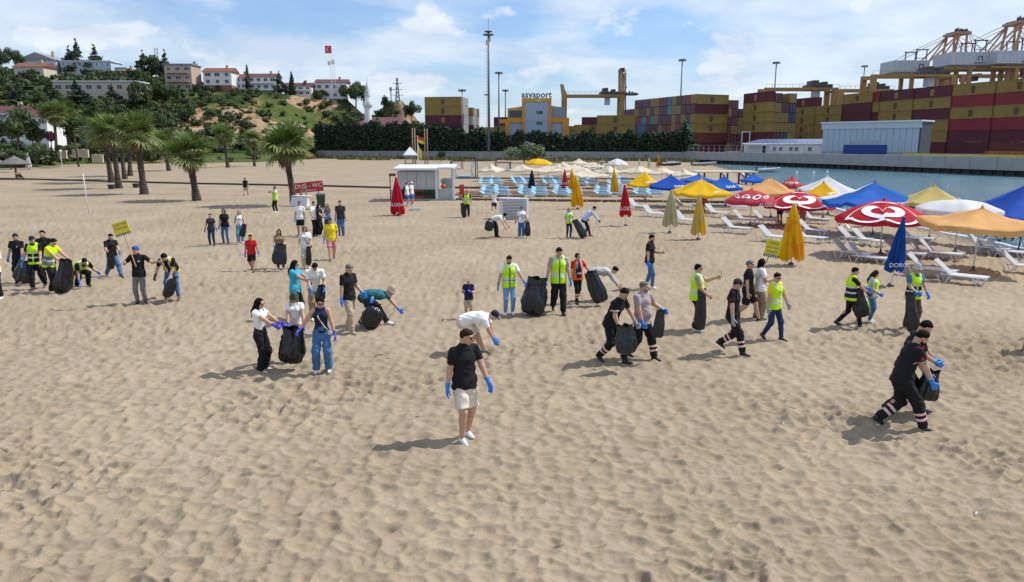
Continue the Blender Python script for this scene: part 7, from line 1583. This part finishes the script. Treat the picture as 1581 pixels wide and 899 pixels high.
# --- front
person('man in a black shirt, cream shorts and white trainers standing alone in front', 719, 678, 508, face=212, head=(48, 14), hands=((.165, -.02, .47), (-.19, .09, .50)), gloves=BL, top=('polo', 'black'), bottom=('shorts', 'cream'), shoes='white', glasses=True, feet=((.06, .05, 0), (-.055, -.07, 0)), hair=('short', 'brown'), w=1.02)
person('bending man in white shirt, cream shorts and navy cap behind the front man', 728, 547, h=1.68, face=262, lean=78, hands=((.06, .36, .16), (-.10, .33, .10)), gloves=BL, top=('tee', 'white'), bottom=('shorts', 'cream'), shoes='brown', hat=('cap', 'navy'), feet=((.07, -.10, 0), (-.07, .16, 0)), head=(0, 5), w=1.12)
person('small child in a navy T-shirt and pink cap behind the bending man', 724, 492, 430, face=175, hands=((.10, .17, .70), (-.07, .18, .72)), gloves=PU, top=('tee', 'navy'), bottom=('shorts', 'beige'), hat=('cap', 'pink'), w=.98)
# --- three women round the bag
person('long-haired woman in white T-shirt and wide black trousers holding a bag edge', 406, 572, 460, face=258, sex='f', hair=('long', 'black'), hands=((.09, .34, .62), (-.05, .36, .60)), gloves=PU, top=('crop', 'white'), bottom=('wide', 'black'), shoes='white', glasses=True, head=(0, 14), grip=(.8, .8))
person('woman in green bucket hat, white top and white trousers behind the standing bag', 460, 558, 451, face=182, sex='f', hair=('long', 'blond'), hands=((.06, .20, .52), (-.16, .16, .50)), gloves=PU, top=('crop', 'white'), bottom=('wide', 'cream'), shoes='white', hat=('bucket', 'olive'), head=(10, 28), grip=(.8, .6))
person('woman in navy tank top and wide blue jeans with a cross-body bag', 500, 575, 457, face=186, sex='f', hair=('bun', 'black'), hands=((.27, .17, .57), (-.17, .05, .50)), gloves=PU, top=('tank', 'navy'), bottom=('wide', 'denim'), shoes='white', glasses=True, head=(20, 24), strap='cream', grip=(.8, .2), feet=((.085, .02, 0), (-.07, 0, 0)))
T, B = held(452, 506, 450, 560, (455, 566)); bag('big full black rubbish bag standing between the three women', T, B, .30, .25, False, seed=1)
# --- men right of them
person('man in black polo and beige trousers walking with blue gloves', 541, 513, 407, face=238, top=('polo', 'black'), bottom=('trousers', 'beige'), shoes='beige', gloves=BL, hands=((.15, .0, .47), (-.15, .13, .56)), head=(0, 24), hair=('short', 'grey'), feet=((.06, .09, 0), (-.05, -.10, 0)))
person('stooping man in teal shirt and beige sun hat reaching for litter', 574, 502, h=1.76, face=268, lean=82, top=('tee', 'teal'), bottom=('trousers', 'charcoal'), shoes='white', gloves=BL, hat=('bucket', 'beige'), hands=((.17, .05, .42), (-.04, .47, .16)), feet=((.06, -.16, 0), (-.06, .22, 0)), head=(0, -18), grip=(.9, .3))
T, B = held(582, 472, 566, 505, (574, 502), -.40); bag('stuffed black rubbish bag beside the stooping man in teal', T, B, .27, .24, True, seed=2)
person('woman with dark hair in turquoise T-shirt passing a bag across', 459, 492, 402, face=262, sex='f', hair=('long', 'black'), hands=((.10, .40, .60), (-.04, .38, .58)), gloves=BL, top=('tee', 'turquoise'), bottom=('trousers', 'black'), glasses=True, head=(0, 10), w=1.08, grip=(.7, .7))
person('man in white T-shirt and brown trousers bowing his head over a bag', 489, 494, h=1.72, face=200, lean=28, top=('tee', 'white'), bottom=('trousers', 'tan'), gloves=BL, hands=((.08, .24, .52), (-.12, .20, .53)), head=(0, 30), shoes='white')
T, B = held(496, 440, 494, 466, (489, 492), -.45); bag('small black bag held by the woman in turquoise and the bowing man', T, B, .14, .12, False, seed=3)
# --- bag carriers in the middle
person('man in yellow safety vest and pale jeans holding the big bag at its left', 786, 485, 394, face=190, hands=((.19, .0, .47), (-.24, .12, .55)), gloves=BL, top=('tee', 'white'), vest='hivis', bottom=('slim', 'lightdenim'), shoes='white', head=(0, 20), beard='black', grip=(.2, .9))
person('tall man in yellow safety vest and black trousers striding with the big bag', 862, 484, 381, face=188, hands=((.20, .06, .50), (-.17, .05, .48)), gloves=BL, top=('tee', 'mauve'), vest='hivis', bottom=('trousers', 'black'), feet=((.05, -.17, .05), (-.05, .12, 0)), toe=TOE_L, head=(0, 18), grip=(.9, .2), w=1.05)
T, B = held(829, 429, 823, 485, (826, 486), -.05); bag('huge blue-black rubbish bag carried between two men in yellow vests', T, B, .38, .32, False, BAGB, seed=4, hem=.0)
person('rescuer in red and navy vest with reflective trouser bands and sunglasses', 890, 468, 391, face=205, hands=((.15, .05, .50), (-.29, .10, .60)), gloves=(None, 'blue'), top=('tee', 'red'), vest='redvest', bottom=('slim', 'black'), stripes=True, glasses=True, feet=((.05, .10, 0), (-.05, -.08, 0)), grip=(.2, .9), hair=('bun', 'brown'))
person('person in a pale shirt bending down behind a slanting black bag', 924, 464, h=1.70, face=268, lean=84, top=('long', 'lightgrey'), bottom=('trousers', 'black'), hands=((.08, .42, .2), (-.08, .44, .22)), hair=('short', 'black'))
T, B = held(912, 420, 929, 467, (920, 468), -.45); bag('slanting blue-black bag held by the rescuer in the red vest', T, B, .27, .20, False, BAGB, seed=5)
person('man in black T-shirt and blue jeans glancing at his phone', 1003, 446, 362, face=243, hands=((.15, .0, .47), (-.05, .19, .67)), gloves=('blue', None), top=('tee', 'black'), bottom=('slim', 'denim'), shoes='white', beard='black', head=(0, 16), feet=((.05, .06, 0), (-.05, -.10, 0)), grip=(.2, .7))
# --- two rescuers with bags in the centre right
person('rescuer in black T-shirt and banded trousers leaning over an open bag', 946, 560, 449, h=1.80, face=232, lean=22, hands=((.13, .16, .47), (-.14, .24, .47)), gloves=('blue', 'grey'), top=('tee', 'black'), bottom=('trousers', 'black'), stripes=True, feet=((.07, -.15, .03), (-.04, .15, 0)), toe=TOE_L, head=(-10, 18), shirt_marks=(('hem_r', 'pinkstripe', .01, 0),), grip=(.8, .8))
person('bald bearded man in grey polo and banded trousers holding a limp bag aside', 988, 553, 433, face=222, hands=((.13, .12, .50), (-.28, .12, .60)), gloves=BL, top=('polo', 'mauve'), bottom=('trousers', 'black'), stripes=True, feet=((.07, -.14, .02), (-.08, .16, 0)), w=1.16, belly=.022, beard='grey', hair=('short', 'grey'), head=(25, 4), grip=(.5, .9))
T, B = held(966, 502, 966, 546, (956, 566), -.42); bag('open black bag carried in both hands by the leaning rescuer', T, B, .24, .18, False, BAGB, seed=6)
T, B = held(1020, 479, 1016, 522, (1010, 560), -.05); bag('limp shiny black bag hanging from the hand of the man in grey', T, B, .13, .06, False, BAGB, seed=7)
snap = person('man in yellow vest and banded trousers raising a phone to take a picture', 1073, 510, 408, face=258, hands=((.12, .16, .56), (-.06, .27, .80)), gloves=NO, top=('tee', 'mauve'), vest='hivis', bottom=('trousers', 'black'), stripes=True, shoes='white', glasses=True, w=1.06, belly=.012, grip=(.9, .7))
T, B = held(1083, 446, 1081, 510, (1073, 510), -.20); bag('long limp black bag hanging from the arm of the man taking a picture', T, B, .16, .10, False, BAGB, seed=8)
o = empty('mobile_phone', snap['hand'][1] + Vector((.02, 0, .06)), R(258), 'dark mobile phone held up by the man in the yellow vest', 'phone'); q = MB(); q.box((-.037, -.004, -.075), (.037, .004, .075)); q.build('case', POLEB, o); q = MB(); q.box((-.033, -.0055, -.07), (.033, -.0042, .07)); q.build('screen', LENS, o)
person('rescuer in black T-shirt and dark cap walking with head down', 1131, 547, 428, face=238, hands=((.16, .02, .47), (-.15, -.03, .49)), gloves=('grey', 'grey'), top=('tee', 'black'), bottom=('trousers', 'black'), stripes=True, hat=('cap', 'charcoal'), feet=((.05, .14, 0), (-.06, -.19, .07)), toe=TOE_R, head=(0, 24), shirt_marks=(('sleeve_r', 'red', .004, 0),))
person('man in black T-shirt and shorts behind the sign bearer', 1153, 495, 400, face=240, hands=((.15, .02, .48), (-.15, .05, .48)), top=('tee', 'black'), bottom=('shorts', 'black'), glasses=True, hair=('short', 'grey'), feet=WALK_L, toe=TOE_L)
bearer = person('man in white T-shirt and khaki trousers carrying a yellow placard', 1170, 492, 400, face=262, hands=((.09, .20, .69), (-.12, .16, .60)), top=('tee', 'white'), bottom=('trousers', 'khaki'), shoes='brown', glasses=True, hair=('bob', 'black'), w=1.14, belly=.02, grip=(.95, .5), feet=((.06, .03, 0), (-.06, -.03, 0)))
person('man in yellow vest, yellow T-shirt and dark jeans walking in sunglasses', 1192, 525, 421, face=214, hands=((.17, .02, .50), (-.23, .06, .51)), gloves=('grey', 'grey'), top=('tee', 'yellow'), vest='hivis', bottom=('slim', 'darkdenim'), glasses=True, feet=((.06, -.12, .02), (-.06, .11, 0)), toe=TOE_L, head=(-20, 10))
# --- right: pair with vests, man with hat
person('man in navy and yellow vest striding with a shared bag', 1310, 505, 411, face=262, hands=((.10, .26, .54), (-.08, .30, .60)), gloves=('dark', 'blue'), top=('tee', 'black'), vest='navyhi', bottom=('slim', 'black'), feet=((.05, .16, 0), (-.05, -.17, .03)), toe=TOE_R, head=(0, 18), grip=(.9, .9))
person('long-haired woman in a yellow vest and blue jeans sharing a bag', 1342, 498, 417, face=236, sex='f', hair=('long', 'brown'), hands=((.15, .14, .58), (-.14, .03, .50)), gloves=('blue', 'dark'), top=('tee', 'lightgrey'), vest='short', bottom=('slim', 'denim'), shoes='white', head=(0, 26), grip=(.9, .2))
T, B = held(1324, 446, 1331, 490, (1325, 505), -.10); bag('black bag carried by the striding man and the woman in yellow vests', T, B, .21, .14, False, seed=9)
person('man in grey bucket hat and navy-yellow vest opening a bag', 1405, 507, 409, face=186, hands=((.09, .20, .60), (-.10, .20, .55)), gloves=BL, top=('tee', 'denim'), vest='navyhi', bottom=('trousers', 'brown'), shoes='white', hat=('bucket', 'lightgrey'), glasses=True, feet=((.09, 0, 0), (-.09, -.02, 0)), grip=(.9, .9), head=(15, 8), hair=('short', 'brown'))
T, B = held(1406, 452, 1410, 513, (1405, 510), -.33); bag('empty dark bag hanging open in front of the man in bucket hat', T, B, .17, .09, False, BAGB, seed=10)
# --- front right rescuers
person('bearded rescuer in black uniform with banded trousers striding nearest at right', 1391, 661, 513, h=1.84, face=264, lean=14, hands=((.12, .19, .45), (-.07, .22, .48)), gloves=BL, top=('tee', 'black'), bottom=('trousers', 'black'), stripes=True, feet=((.05, .17, 0), (-.05, -.19, .045)), toe=TOE_R, head=(0, 26), beard='black', shirt_marks=(('sleeve_r', 'red', .008, 0), ('hem_r', 'lightgrey', .01, 0)), grip=(.7, .8), w=1.03)
person('second rescuer in black half hidden behind the nearest bearded one', 1393, 640, 504, h=1.80, face=258, lean=16, hands=((.06, .24, .54), (-.10, .27, .52)), gloves=BL, top=('tee', 'black'), bottom=('trousers', 'black'), feet=((.05, -.16, .04), (-.05, .18, 0)), toe=TOE_L, head=(0, 26), shirt_marks=(('sleeve_r', 'red', .008, 0),), grip=(.8, .8), hair=('short', 'black'))
T, B = held(1440, 572, 1428, 618, (1415, 645), .02); bag('black bag gripped by the two rescuers at right', T, B, .20, .14, False, seed=11)
# --- left group
person('man in white T-shirt and black trousers cut by the left frame edge', -4, 461, h=1.76, face=184, gloves=BL, hands=((.15, .03, .47), (-.13, .10, .54)), top=('tee', 'white'), bottom=('trousers', 'black'), shoes='white')
person('man in black polo and navy cap spreading a limp bag', 33, 437, 361, face=186, hands=((.17, .06, .46), (-.13, .12, .49)), gloves=BL, top=('polo', 'black'), bottom=('trousers', 'black'), hat=('cap', 'navy'), grip=(.8, .8), shirt_marks=(('chest', 'silver', .004, 0),))
T, B = held(40, 404, 36, 436, (33, 438), -.30); bag('limp black bag spread by the man in the navy cap at far left', T, B, .36, .12, False, seed=12)
person('man in black with yellow-topped vest and dark cap stepping forward', 59, 447, 364, face=192, top=('tee', 'black'), vest='blackhi', bottom=('trousers', 'black'), hat=('cap', 'navy'), gloves=('blue', None), hands=((.19, .05, .48), (-.14, .12, .50)), feet=((.05, .10, 0), (-.07, -.16, .02)), head=(0, 16))
person('dark haired man in black polo behind the two vested men at left', 75, 436, 356, face=190, top=('polo', 'black'), bottom=('trousers', 'black'))
person('man in grey and yellow vest leaning towards a full bag at left', 86, 451, 366, h=1.80, face=262, lean=16, top=('tee', 'yellow'), vest='greyhi', bottom=('trousers', 'black'), hands=((.08, .27, .53), (-.08, .30, .56)), head=(0, 16), grip=(.7, .7), feet=((.06, .08, 0), (-.06, -.14, 0)))
T, B = held(101, 401, 97, 450, (98, 452), -.05); bag('full black rubbish bag steadied by the man in the grey-yellow vest', T, B, .28, .24, False, seed=13)
person('crouching man in yellow vest picking up litter with blue gloves', 126, 443, h=1.74, face=232, lean=58, hz=.30, top=('tee', 'black'), vest='hivis', bottom=('trousers', 'black'), gloves=BL, hands=((.12, .22, .09), (-.22, .26, .26)), head=(-10, 10), feet=((.08, -.02, 0), (-.10, .06, 0)), hair=('short', 'black'))
person('man in black polo and jeans striding with a small dark bag', 176, 427, 358, face=232, hands=((.12, .20, .57), (-.08, .22, .56)), gloves=BL, top=('polo', 'black'), bottom=('trousers', 'denim'), shoes='brown', feet=((.06, -.20, .02), (-.06, .22, 0)), toe=TOE_L, head=(0, 22), grip=(.8, .8))
T, B = held(172, 386, 171, 416, (176, 428), -.28); bag('small crumpled dark bag in the hands of the striding man in jeans', T, B, .13, .11, False, seed=14)
holder = person('man in blue head wrap and black polo holding up a yellow placard', 219, 469, 380, face=186, hands=((.17, .13, .74), (-.36, .04, .74)), gloves=NO, top=('polo', 'black'), bottom=('slim', 'grey'), shoes='black', hat=('wrap', 'blue'), head=(-25, 12), grip=(.95, .3), shirt_marks=(('chest', 'silver', .004, 0),), elbow=((1, -.3, -1), (-.3, -.5, -1)))
person('stooping man in striped yellow vest and jeans with a crumpled bag', 267, 463, h=1.78, face=188, lean=50, top=('tee', 'black'), vest='yellowstripe', bottom=('slim', 'denim'), shoes='brown', gloves=('dark', 'grey'), hands=((.20, .16, .42), (-.05, .24, .40)), head=(0, 18), feet=((.10, -.05, 0), (-.12, .06, 0)), grip=(.8, .8))
T, B = held(270, 429, 255, 459, (267, 464), -.35); bag('crumpled black bag dangling before the stooping man in striped vest', T, B, .17, .15, True, seed=15)
def placard(label, hx, hy, tx, ty, cx_, cy_, w, h, tilt, lines, Yd, back=0):
    a, b, c = PD(hx, hy, Yd), PD(tx, ty, Yd), PD(cx_, cy_, Yd - .012); o = empty('placard', a, 0, label, 'placard', 'yellow placards'); d = (b - a).normalized()
    q = MB(); q.bar(d * -.22, (b - a) + d * .10, .028, .02); q.build('handle', mat('handle_wood', (.42, .25, .12), .7, .2, 8), o)
    q = MB(); q.box((-w / 2, -.012, -h / 2), (w / 2, .0, h / 2)); bd = q.build('board', mat('placard_yellow', (.66, .54, .015), .6, .05), o, loc=c - a); bd.rotation_euler = (0, R(tilt), 0)
    q = MB(); q.box((-w / 2, -.0145, -h / 2), (w / 2, -.0122, -h / 2 + h * .15)); q.build('footer', POLEB, bd)
    for k, (t, s) in enumerate(lines): link('lettering', text_mesh(t, s, POLEB, .001), bd, (0, -.0145, h * (.30 - .25 * k * (1.0 if len(lines) > 2 else 1.15))), (R(90), 0, 0))
    q = MB()
    for k in range(6): q.box((-w * .40 + k * w * .15, -.0165, -h / 2 + h * .05), (-w * .40 + k * w * .15 + w * .07, -.0147, -h / 2 + h * .10))
    q.build('footer_marks', PRINT, bd)
placard('yellow placard held high by the man in the blue head wrap', 206, 401, 192, 363, 187.5, 353, .46, .39, -17, (('ÇÖPÜ YERE', .076), ('ATMAYINIZ', .076)), holder['hand'][0].y - .02)
placard('yellow placard with three text lines held by the man in white', 1171, 431, 1187, 396, 1193, 384, .41, .46, 11, (('TEMİZ', .10), ('SAHİL TEMİZ', .062), ('DENİZ', .095)), bearer['hand'][0].y - .02)
# --- middle distance, left
person('woman in grey T-shirt and navy jeans with violet gloves', 328, 380, 330, face=186, sex='f', hair=('short', 'brown'), top=('tee', 'charcoal'), bottom=('slim', 'darkdenim'), gloves=PU, hands=((.18, .02, .50), (-.18, .02, .50)))
person('woman with curly dark hair, black T-shirt and blue jeans', 349, 377, 323, face=182, sex='f', hair=('bob', 'black'), top=('tee', 'black'), bottom=('slim', 'denim'), gloves=BL, glasses=True, hands=((.15, .03, .50), (-.16, .03, .50)))
person('fair woman in white tank top and pale wide jeans', 372, 375, 325, face=190, sex='f', hair=('bob', 'blond'), top=('tank', 'white'), bottom=('wide', 'lightdenim'), shoes='white', hands=((.13, .12, .56), (-.15, .06, .52)))
T, B = held(377, 346, 374, 366, (372, 376), -.2); bag('small black bag carried by the fair woman in pale jeans', T, B, .16, .10, False, seed=16)
person('boy in red T-shirt and black shorts walking alone', 390, 419, 361, face=186, top=('tee', 'red'), bottom=('shorts', 'black'), gloves=PU, hands=((.15, .02, .48), (-.20, .08, .50)), feet=WALK_L, toe=TOE_L, skin='tan')
person('woman with long brown hair and tan top hugging a large dark bag', 434, 415, 354, face=188, sex='f', hair=('long', 'brown'), top=('tee', 'tan'), bottom=('slim', 'black'), gloves=BL, glasses=True, hands=((.10, .20, .60), (-.12, .18, .60)), grip=(.7, .7), shoes='beige')
T, B = held(433, 377, 432, 409, (434, 416), -.45); bag('large blue-black bag hugged by the woman in the tan top', T, B, .30, .20, False, BAGB, seed=17)
person('auburn haired woman in white T-shirt and cream wide trousers with a strap bag', 474, 414, 350, face=184, sex='f', hair=('bob', 'red'), top=('tee', 'white'), bottom=('wide', 'cream'), glasses=True, strap='black', hands=((.13, .12, .58), (-.13, .14, .56)), shoes='white')
T, B = held(476, 381, 477, 410, (474, 415), -.2); bag('folded dark bag hanging in front of the auburn haired woman', T, B, .12, .08, False, seed=18)
person('man in yellow T-shirt, pink shorts and flip-flops', 513, 401, 336, face=196, top=('tee', 'yellow'), bottom=('shorts', 'pink'), gloves=('blue', None), hands=((.17, .03, .47), (-.15, .06, .50)), glasses=True, feet=WALK_R, toe=TOE_R, w=1.08, shoes='brown')
person('man in white T-shirt and black shorts by the white stand', 465, 364, 311, face=186, top=('tee', 'white'), bottom=('shorts', 'black'), gloves=BL, glasses=True)
person('man in white T-shirt and black trousers facing the group by the bin', 487, 365, 311, face=236, top=('tee', 'white'), bottom=('trousers', 'black'), hands=((.14, .14, .56), (-.12, .16, .58)))
person('woman in black clothes talking in the group by the bin', 494, 365, 315, face=256, sex='f', hair=('bob', 'black'), top=('tee', 'black'), bottom=('slim', 'black'), hands=((.10, .22, .60), (-.10, .20, .58)), shoes='white', gloves=BL)
person('woman in grey top and red jacket at the back of the group by the bin', 507, 355, 314, face=160, sex='f', hair=('bob', 'blond'), top=('long', 'grey'), bottom=('trousers', 'olive'), gloves=BL, backpack='red', hands=((.14, .12, .56), (-.12, .14, .55)))
person('man in charcoal T-shirt and blue jeans at the right of the group by the bin', 527, 364, 310, face=180, top=('tee', 'charcoal'), bottom=('trousers', 'denim'), gloves=BL, hair=('short', 'black'))
person('man in black T-shirt and beige shorts walking away by the dark pipe', 380, 302, 274, face=2, top=('tee', 'black'), bottom=('shorts', 'beige'), feet=WALK_R, toe=TOE_R)
person('woman in yellow vest taking a picture beside the tall palm', 426, 328, 288, face=150, sex='f', top=('tee', 'sky'), vest='hivis', bottom=('slim', 'black'), shoes='white', hands=((.06, .20, .84), (-.06, .20, .84)), feet=((.08, 0, 0), (-.08, 0, 0)), hair=('bun', 'brown'))
# --- near the kiosk and the pile of sunbeds
person('man in white T-shirt and blue shorts with dark backpack by the kiosk', 629, 319, 282, face=262, top=('tee', 'white'), bottom=('shorts', 'blue'), backpack='navy', shoes='beige')
person('man in white T-shirt and white cap beside the backpack wearer', 636, 317, 281, face=250, top=('tee', 'white'), bottom=('shorts', 'blue'), hat=('cap', 'white'), shoes='beige')
person('person in yellow vest and black trousers carrying a bag past the kiosk', 721, 335, 294, face=182, top=('tee', 'black'), vest='hivis', bottom=('trousers', 'navy'), hands=((.17, .04, .50), (-.19, .04, .50)), hat=('cap', 'red'))
T, B = held(714, 314, 717, 336, (721, 336), -.15); bag('black bag carried past the kiosk by the person in yellow vest', T, B, .18, .14, False, seed=19)
person('girl in white T-shirt and dark shorts raising an arm by the sunbed pile', 763, 329, 295, face=170, sex='f', top=('tee', 'white'), bottom=('shorts', 'navy'), hat=('cap', 'navy'), hands=((.15, .14, .80), (-.06, .14, .90)), shoes='white', feet=WALK_R)
person('person in white shirt bending down beside the sunbed pile', 767, 367, h=1.70, face=250, lean=72, top=('tee', 'white'), bottom=('trousers', 'black'), hands=((.10, .36, .20), (-.10, .38, .24)), hair=('bun', 'black'))
T, B = held(757, 339, 753, 357, (764, 368), -.3); bag('round black bag behind the bending person by the sunbed pile', T, B, .24, .2, True, seed=20)
person('woman in white T-shirt and blue jeans with a dark strap in front of the pile', 805, 366, 319, face=186, sex='f', hair=('bun', 'black'), top=('tee', 'white'), bottom=('wide', 'denim'), strap='navy', gloves=('dark', 'dark'), hands=((.20, .06, .50), (-.20, .10, .52)), glasses=True, shoes='white')
T, B = held(814, 343, 815, 365, (806, 367), -.15); bag('black bag at the side of the woman in front of the sunbed pile', T, B, .16, .13, False, seed=21)
person('woman in yellow vest and blue jeans standing near the folded orange parasol', 878, 367, 321, face=195, sex='f', hair=('bob', 'blond'), top=('tee', 'sky'), vest='hivis', bottom=('slim', 'darkdenim'), hands=((.13, .12, .56), (-.14, .12, .56)))
person('man in pale blue shirt stooping with a litter picker and a bag', 905, 366, h=1.78, face=275, lean=42, top=('long', 'sky'), bottom=('slim', 'black'), hands=((.10, .34, .46), (-.10, .05, .50)), gloves=('dark', 'dark'), head=(0, 5), feet=((.06, -.08, 0), (-.06, .12, 0)), grip=(.9, .9))
T, B = held(887, 340, 903, 367, (905, 367), -.4); bag('slanting dark bag beside the stooping man in pale blue', T, B, .22, .18, False, BAGB, seed=22)
yy = Y(905, 366) - .2; a, b = PD(921, 345, yy), PD(935, 371, yy); o = empty('litter_picker', a, 0, 'thin litter picker stick held by the stooping man in pale blue', 'litter picker'); q = MB(); q.tube([(0, 0, 0), b - a], .012, 6); q.build('shaft', RAIL, o); q = MB(); q.bar((-.05, 0, .03), (.03, 0, -.05), .03); q.build('handle', POLEB, o)
# --- people under the parasols, in the water, at the edge
person('sunbather with bare legs and dark shorts standing under the red parasols', 1204, 346, h=1.7, face=120, top=('tee', 'tan'), bottom=('shorts', 'navy'), skin='tan', shoes='brown')
person('woman in a pink top and shorts beside the second heart parasol pole', 1237, 350, h=1.6, face=200, sex='f', hair=('long', 'brown'), top=('tee', 'pink'), bottom=('shorts', 'pink'), shoes='white')
person('beachgoer in blue bending over a sunbed under the yellow scalloped parasol', 1084, 327, h=1.66, face=120, lean=62, top=('tee', 'blue'), bottom=('shorts', 'red'), skin='tan')
person('man in black shorts walking behind the big orange parasol', 1530, 373, h=1.76, face=70, top=('tee', 'charcoal'), bottom=('shorts', 'black'), feet=WALK_R, toe=TOE_R, skin='tan')
person('person in dark trousers standing behind the big orange parasol', 1557, 374, h=1.68, face=80, top=('tee', 'black'), bottom=('trousers', 'charcoal'), feet=((.06, .10, 0), (-.06, -.12, 0)))
for px, lb, hr in ((1559, 'bather standing waist deep in the sea, left of two', 'brown'), (1574, 'bather standing waist deep in the sea, right of two', 'black')):
    g = PD(px, 300, 56); g.z = -.62; person_at(lb, g, 1.74, 30, top=('tank', 'navy'), bottom=('shorts', 'navy'), skin='tan', hair=('short', hr), group='bathers in the sea')
person('bare-legged beachgoer stepping in at the right frame edge', 1611, 543, h=1.72, face=95, top=('tee', 'red'), bottom=('shorts', 'red'), skin='tan', feet=((.06, .24, 0), (-.06, -.16, 0)), shoes='brown')
# --- bits of litter and driftwood on the sand
rl = random.Random(14)
for k, (px, py, wh) in enumerate(((586, 550, 'dark twig near the three women'), (592, 555, 'shorter dark twig near the three women'), (1210, 657, 'white bottle cap on the open sand'), (1504, 796, 'tiny white scrap near the lower right corner'), (87, 748, 'dark pebble on the left foreground sand'), (648, 645, 'small stick in the middle foreground'), (930, 335, 'dark stick near the litter picker'), (1062, 378, 'black cap of a parasol socket'), (275, 372, 'dark scrap left of the woman in grey'))):
    g = ground(px, py); o = empty('litter', g, rl.uniform(0, 6), wh, 'litter', 'bits of litter on the sand'); q = MB(); L = rl.uniform(.07, .15) * (3 if k == 6 else .4 if 'white' in wh else 1); q.tube([(-L, 0, .02), (-L * .3, .03, .035), (L * .3, 0, .03), (L, .04, .015)], [.008, .014, .012, .006], 6); q.build('piece', PLW if 'white' in wh else WOOD, o, True)
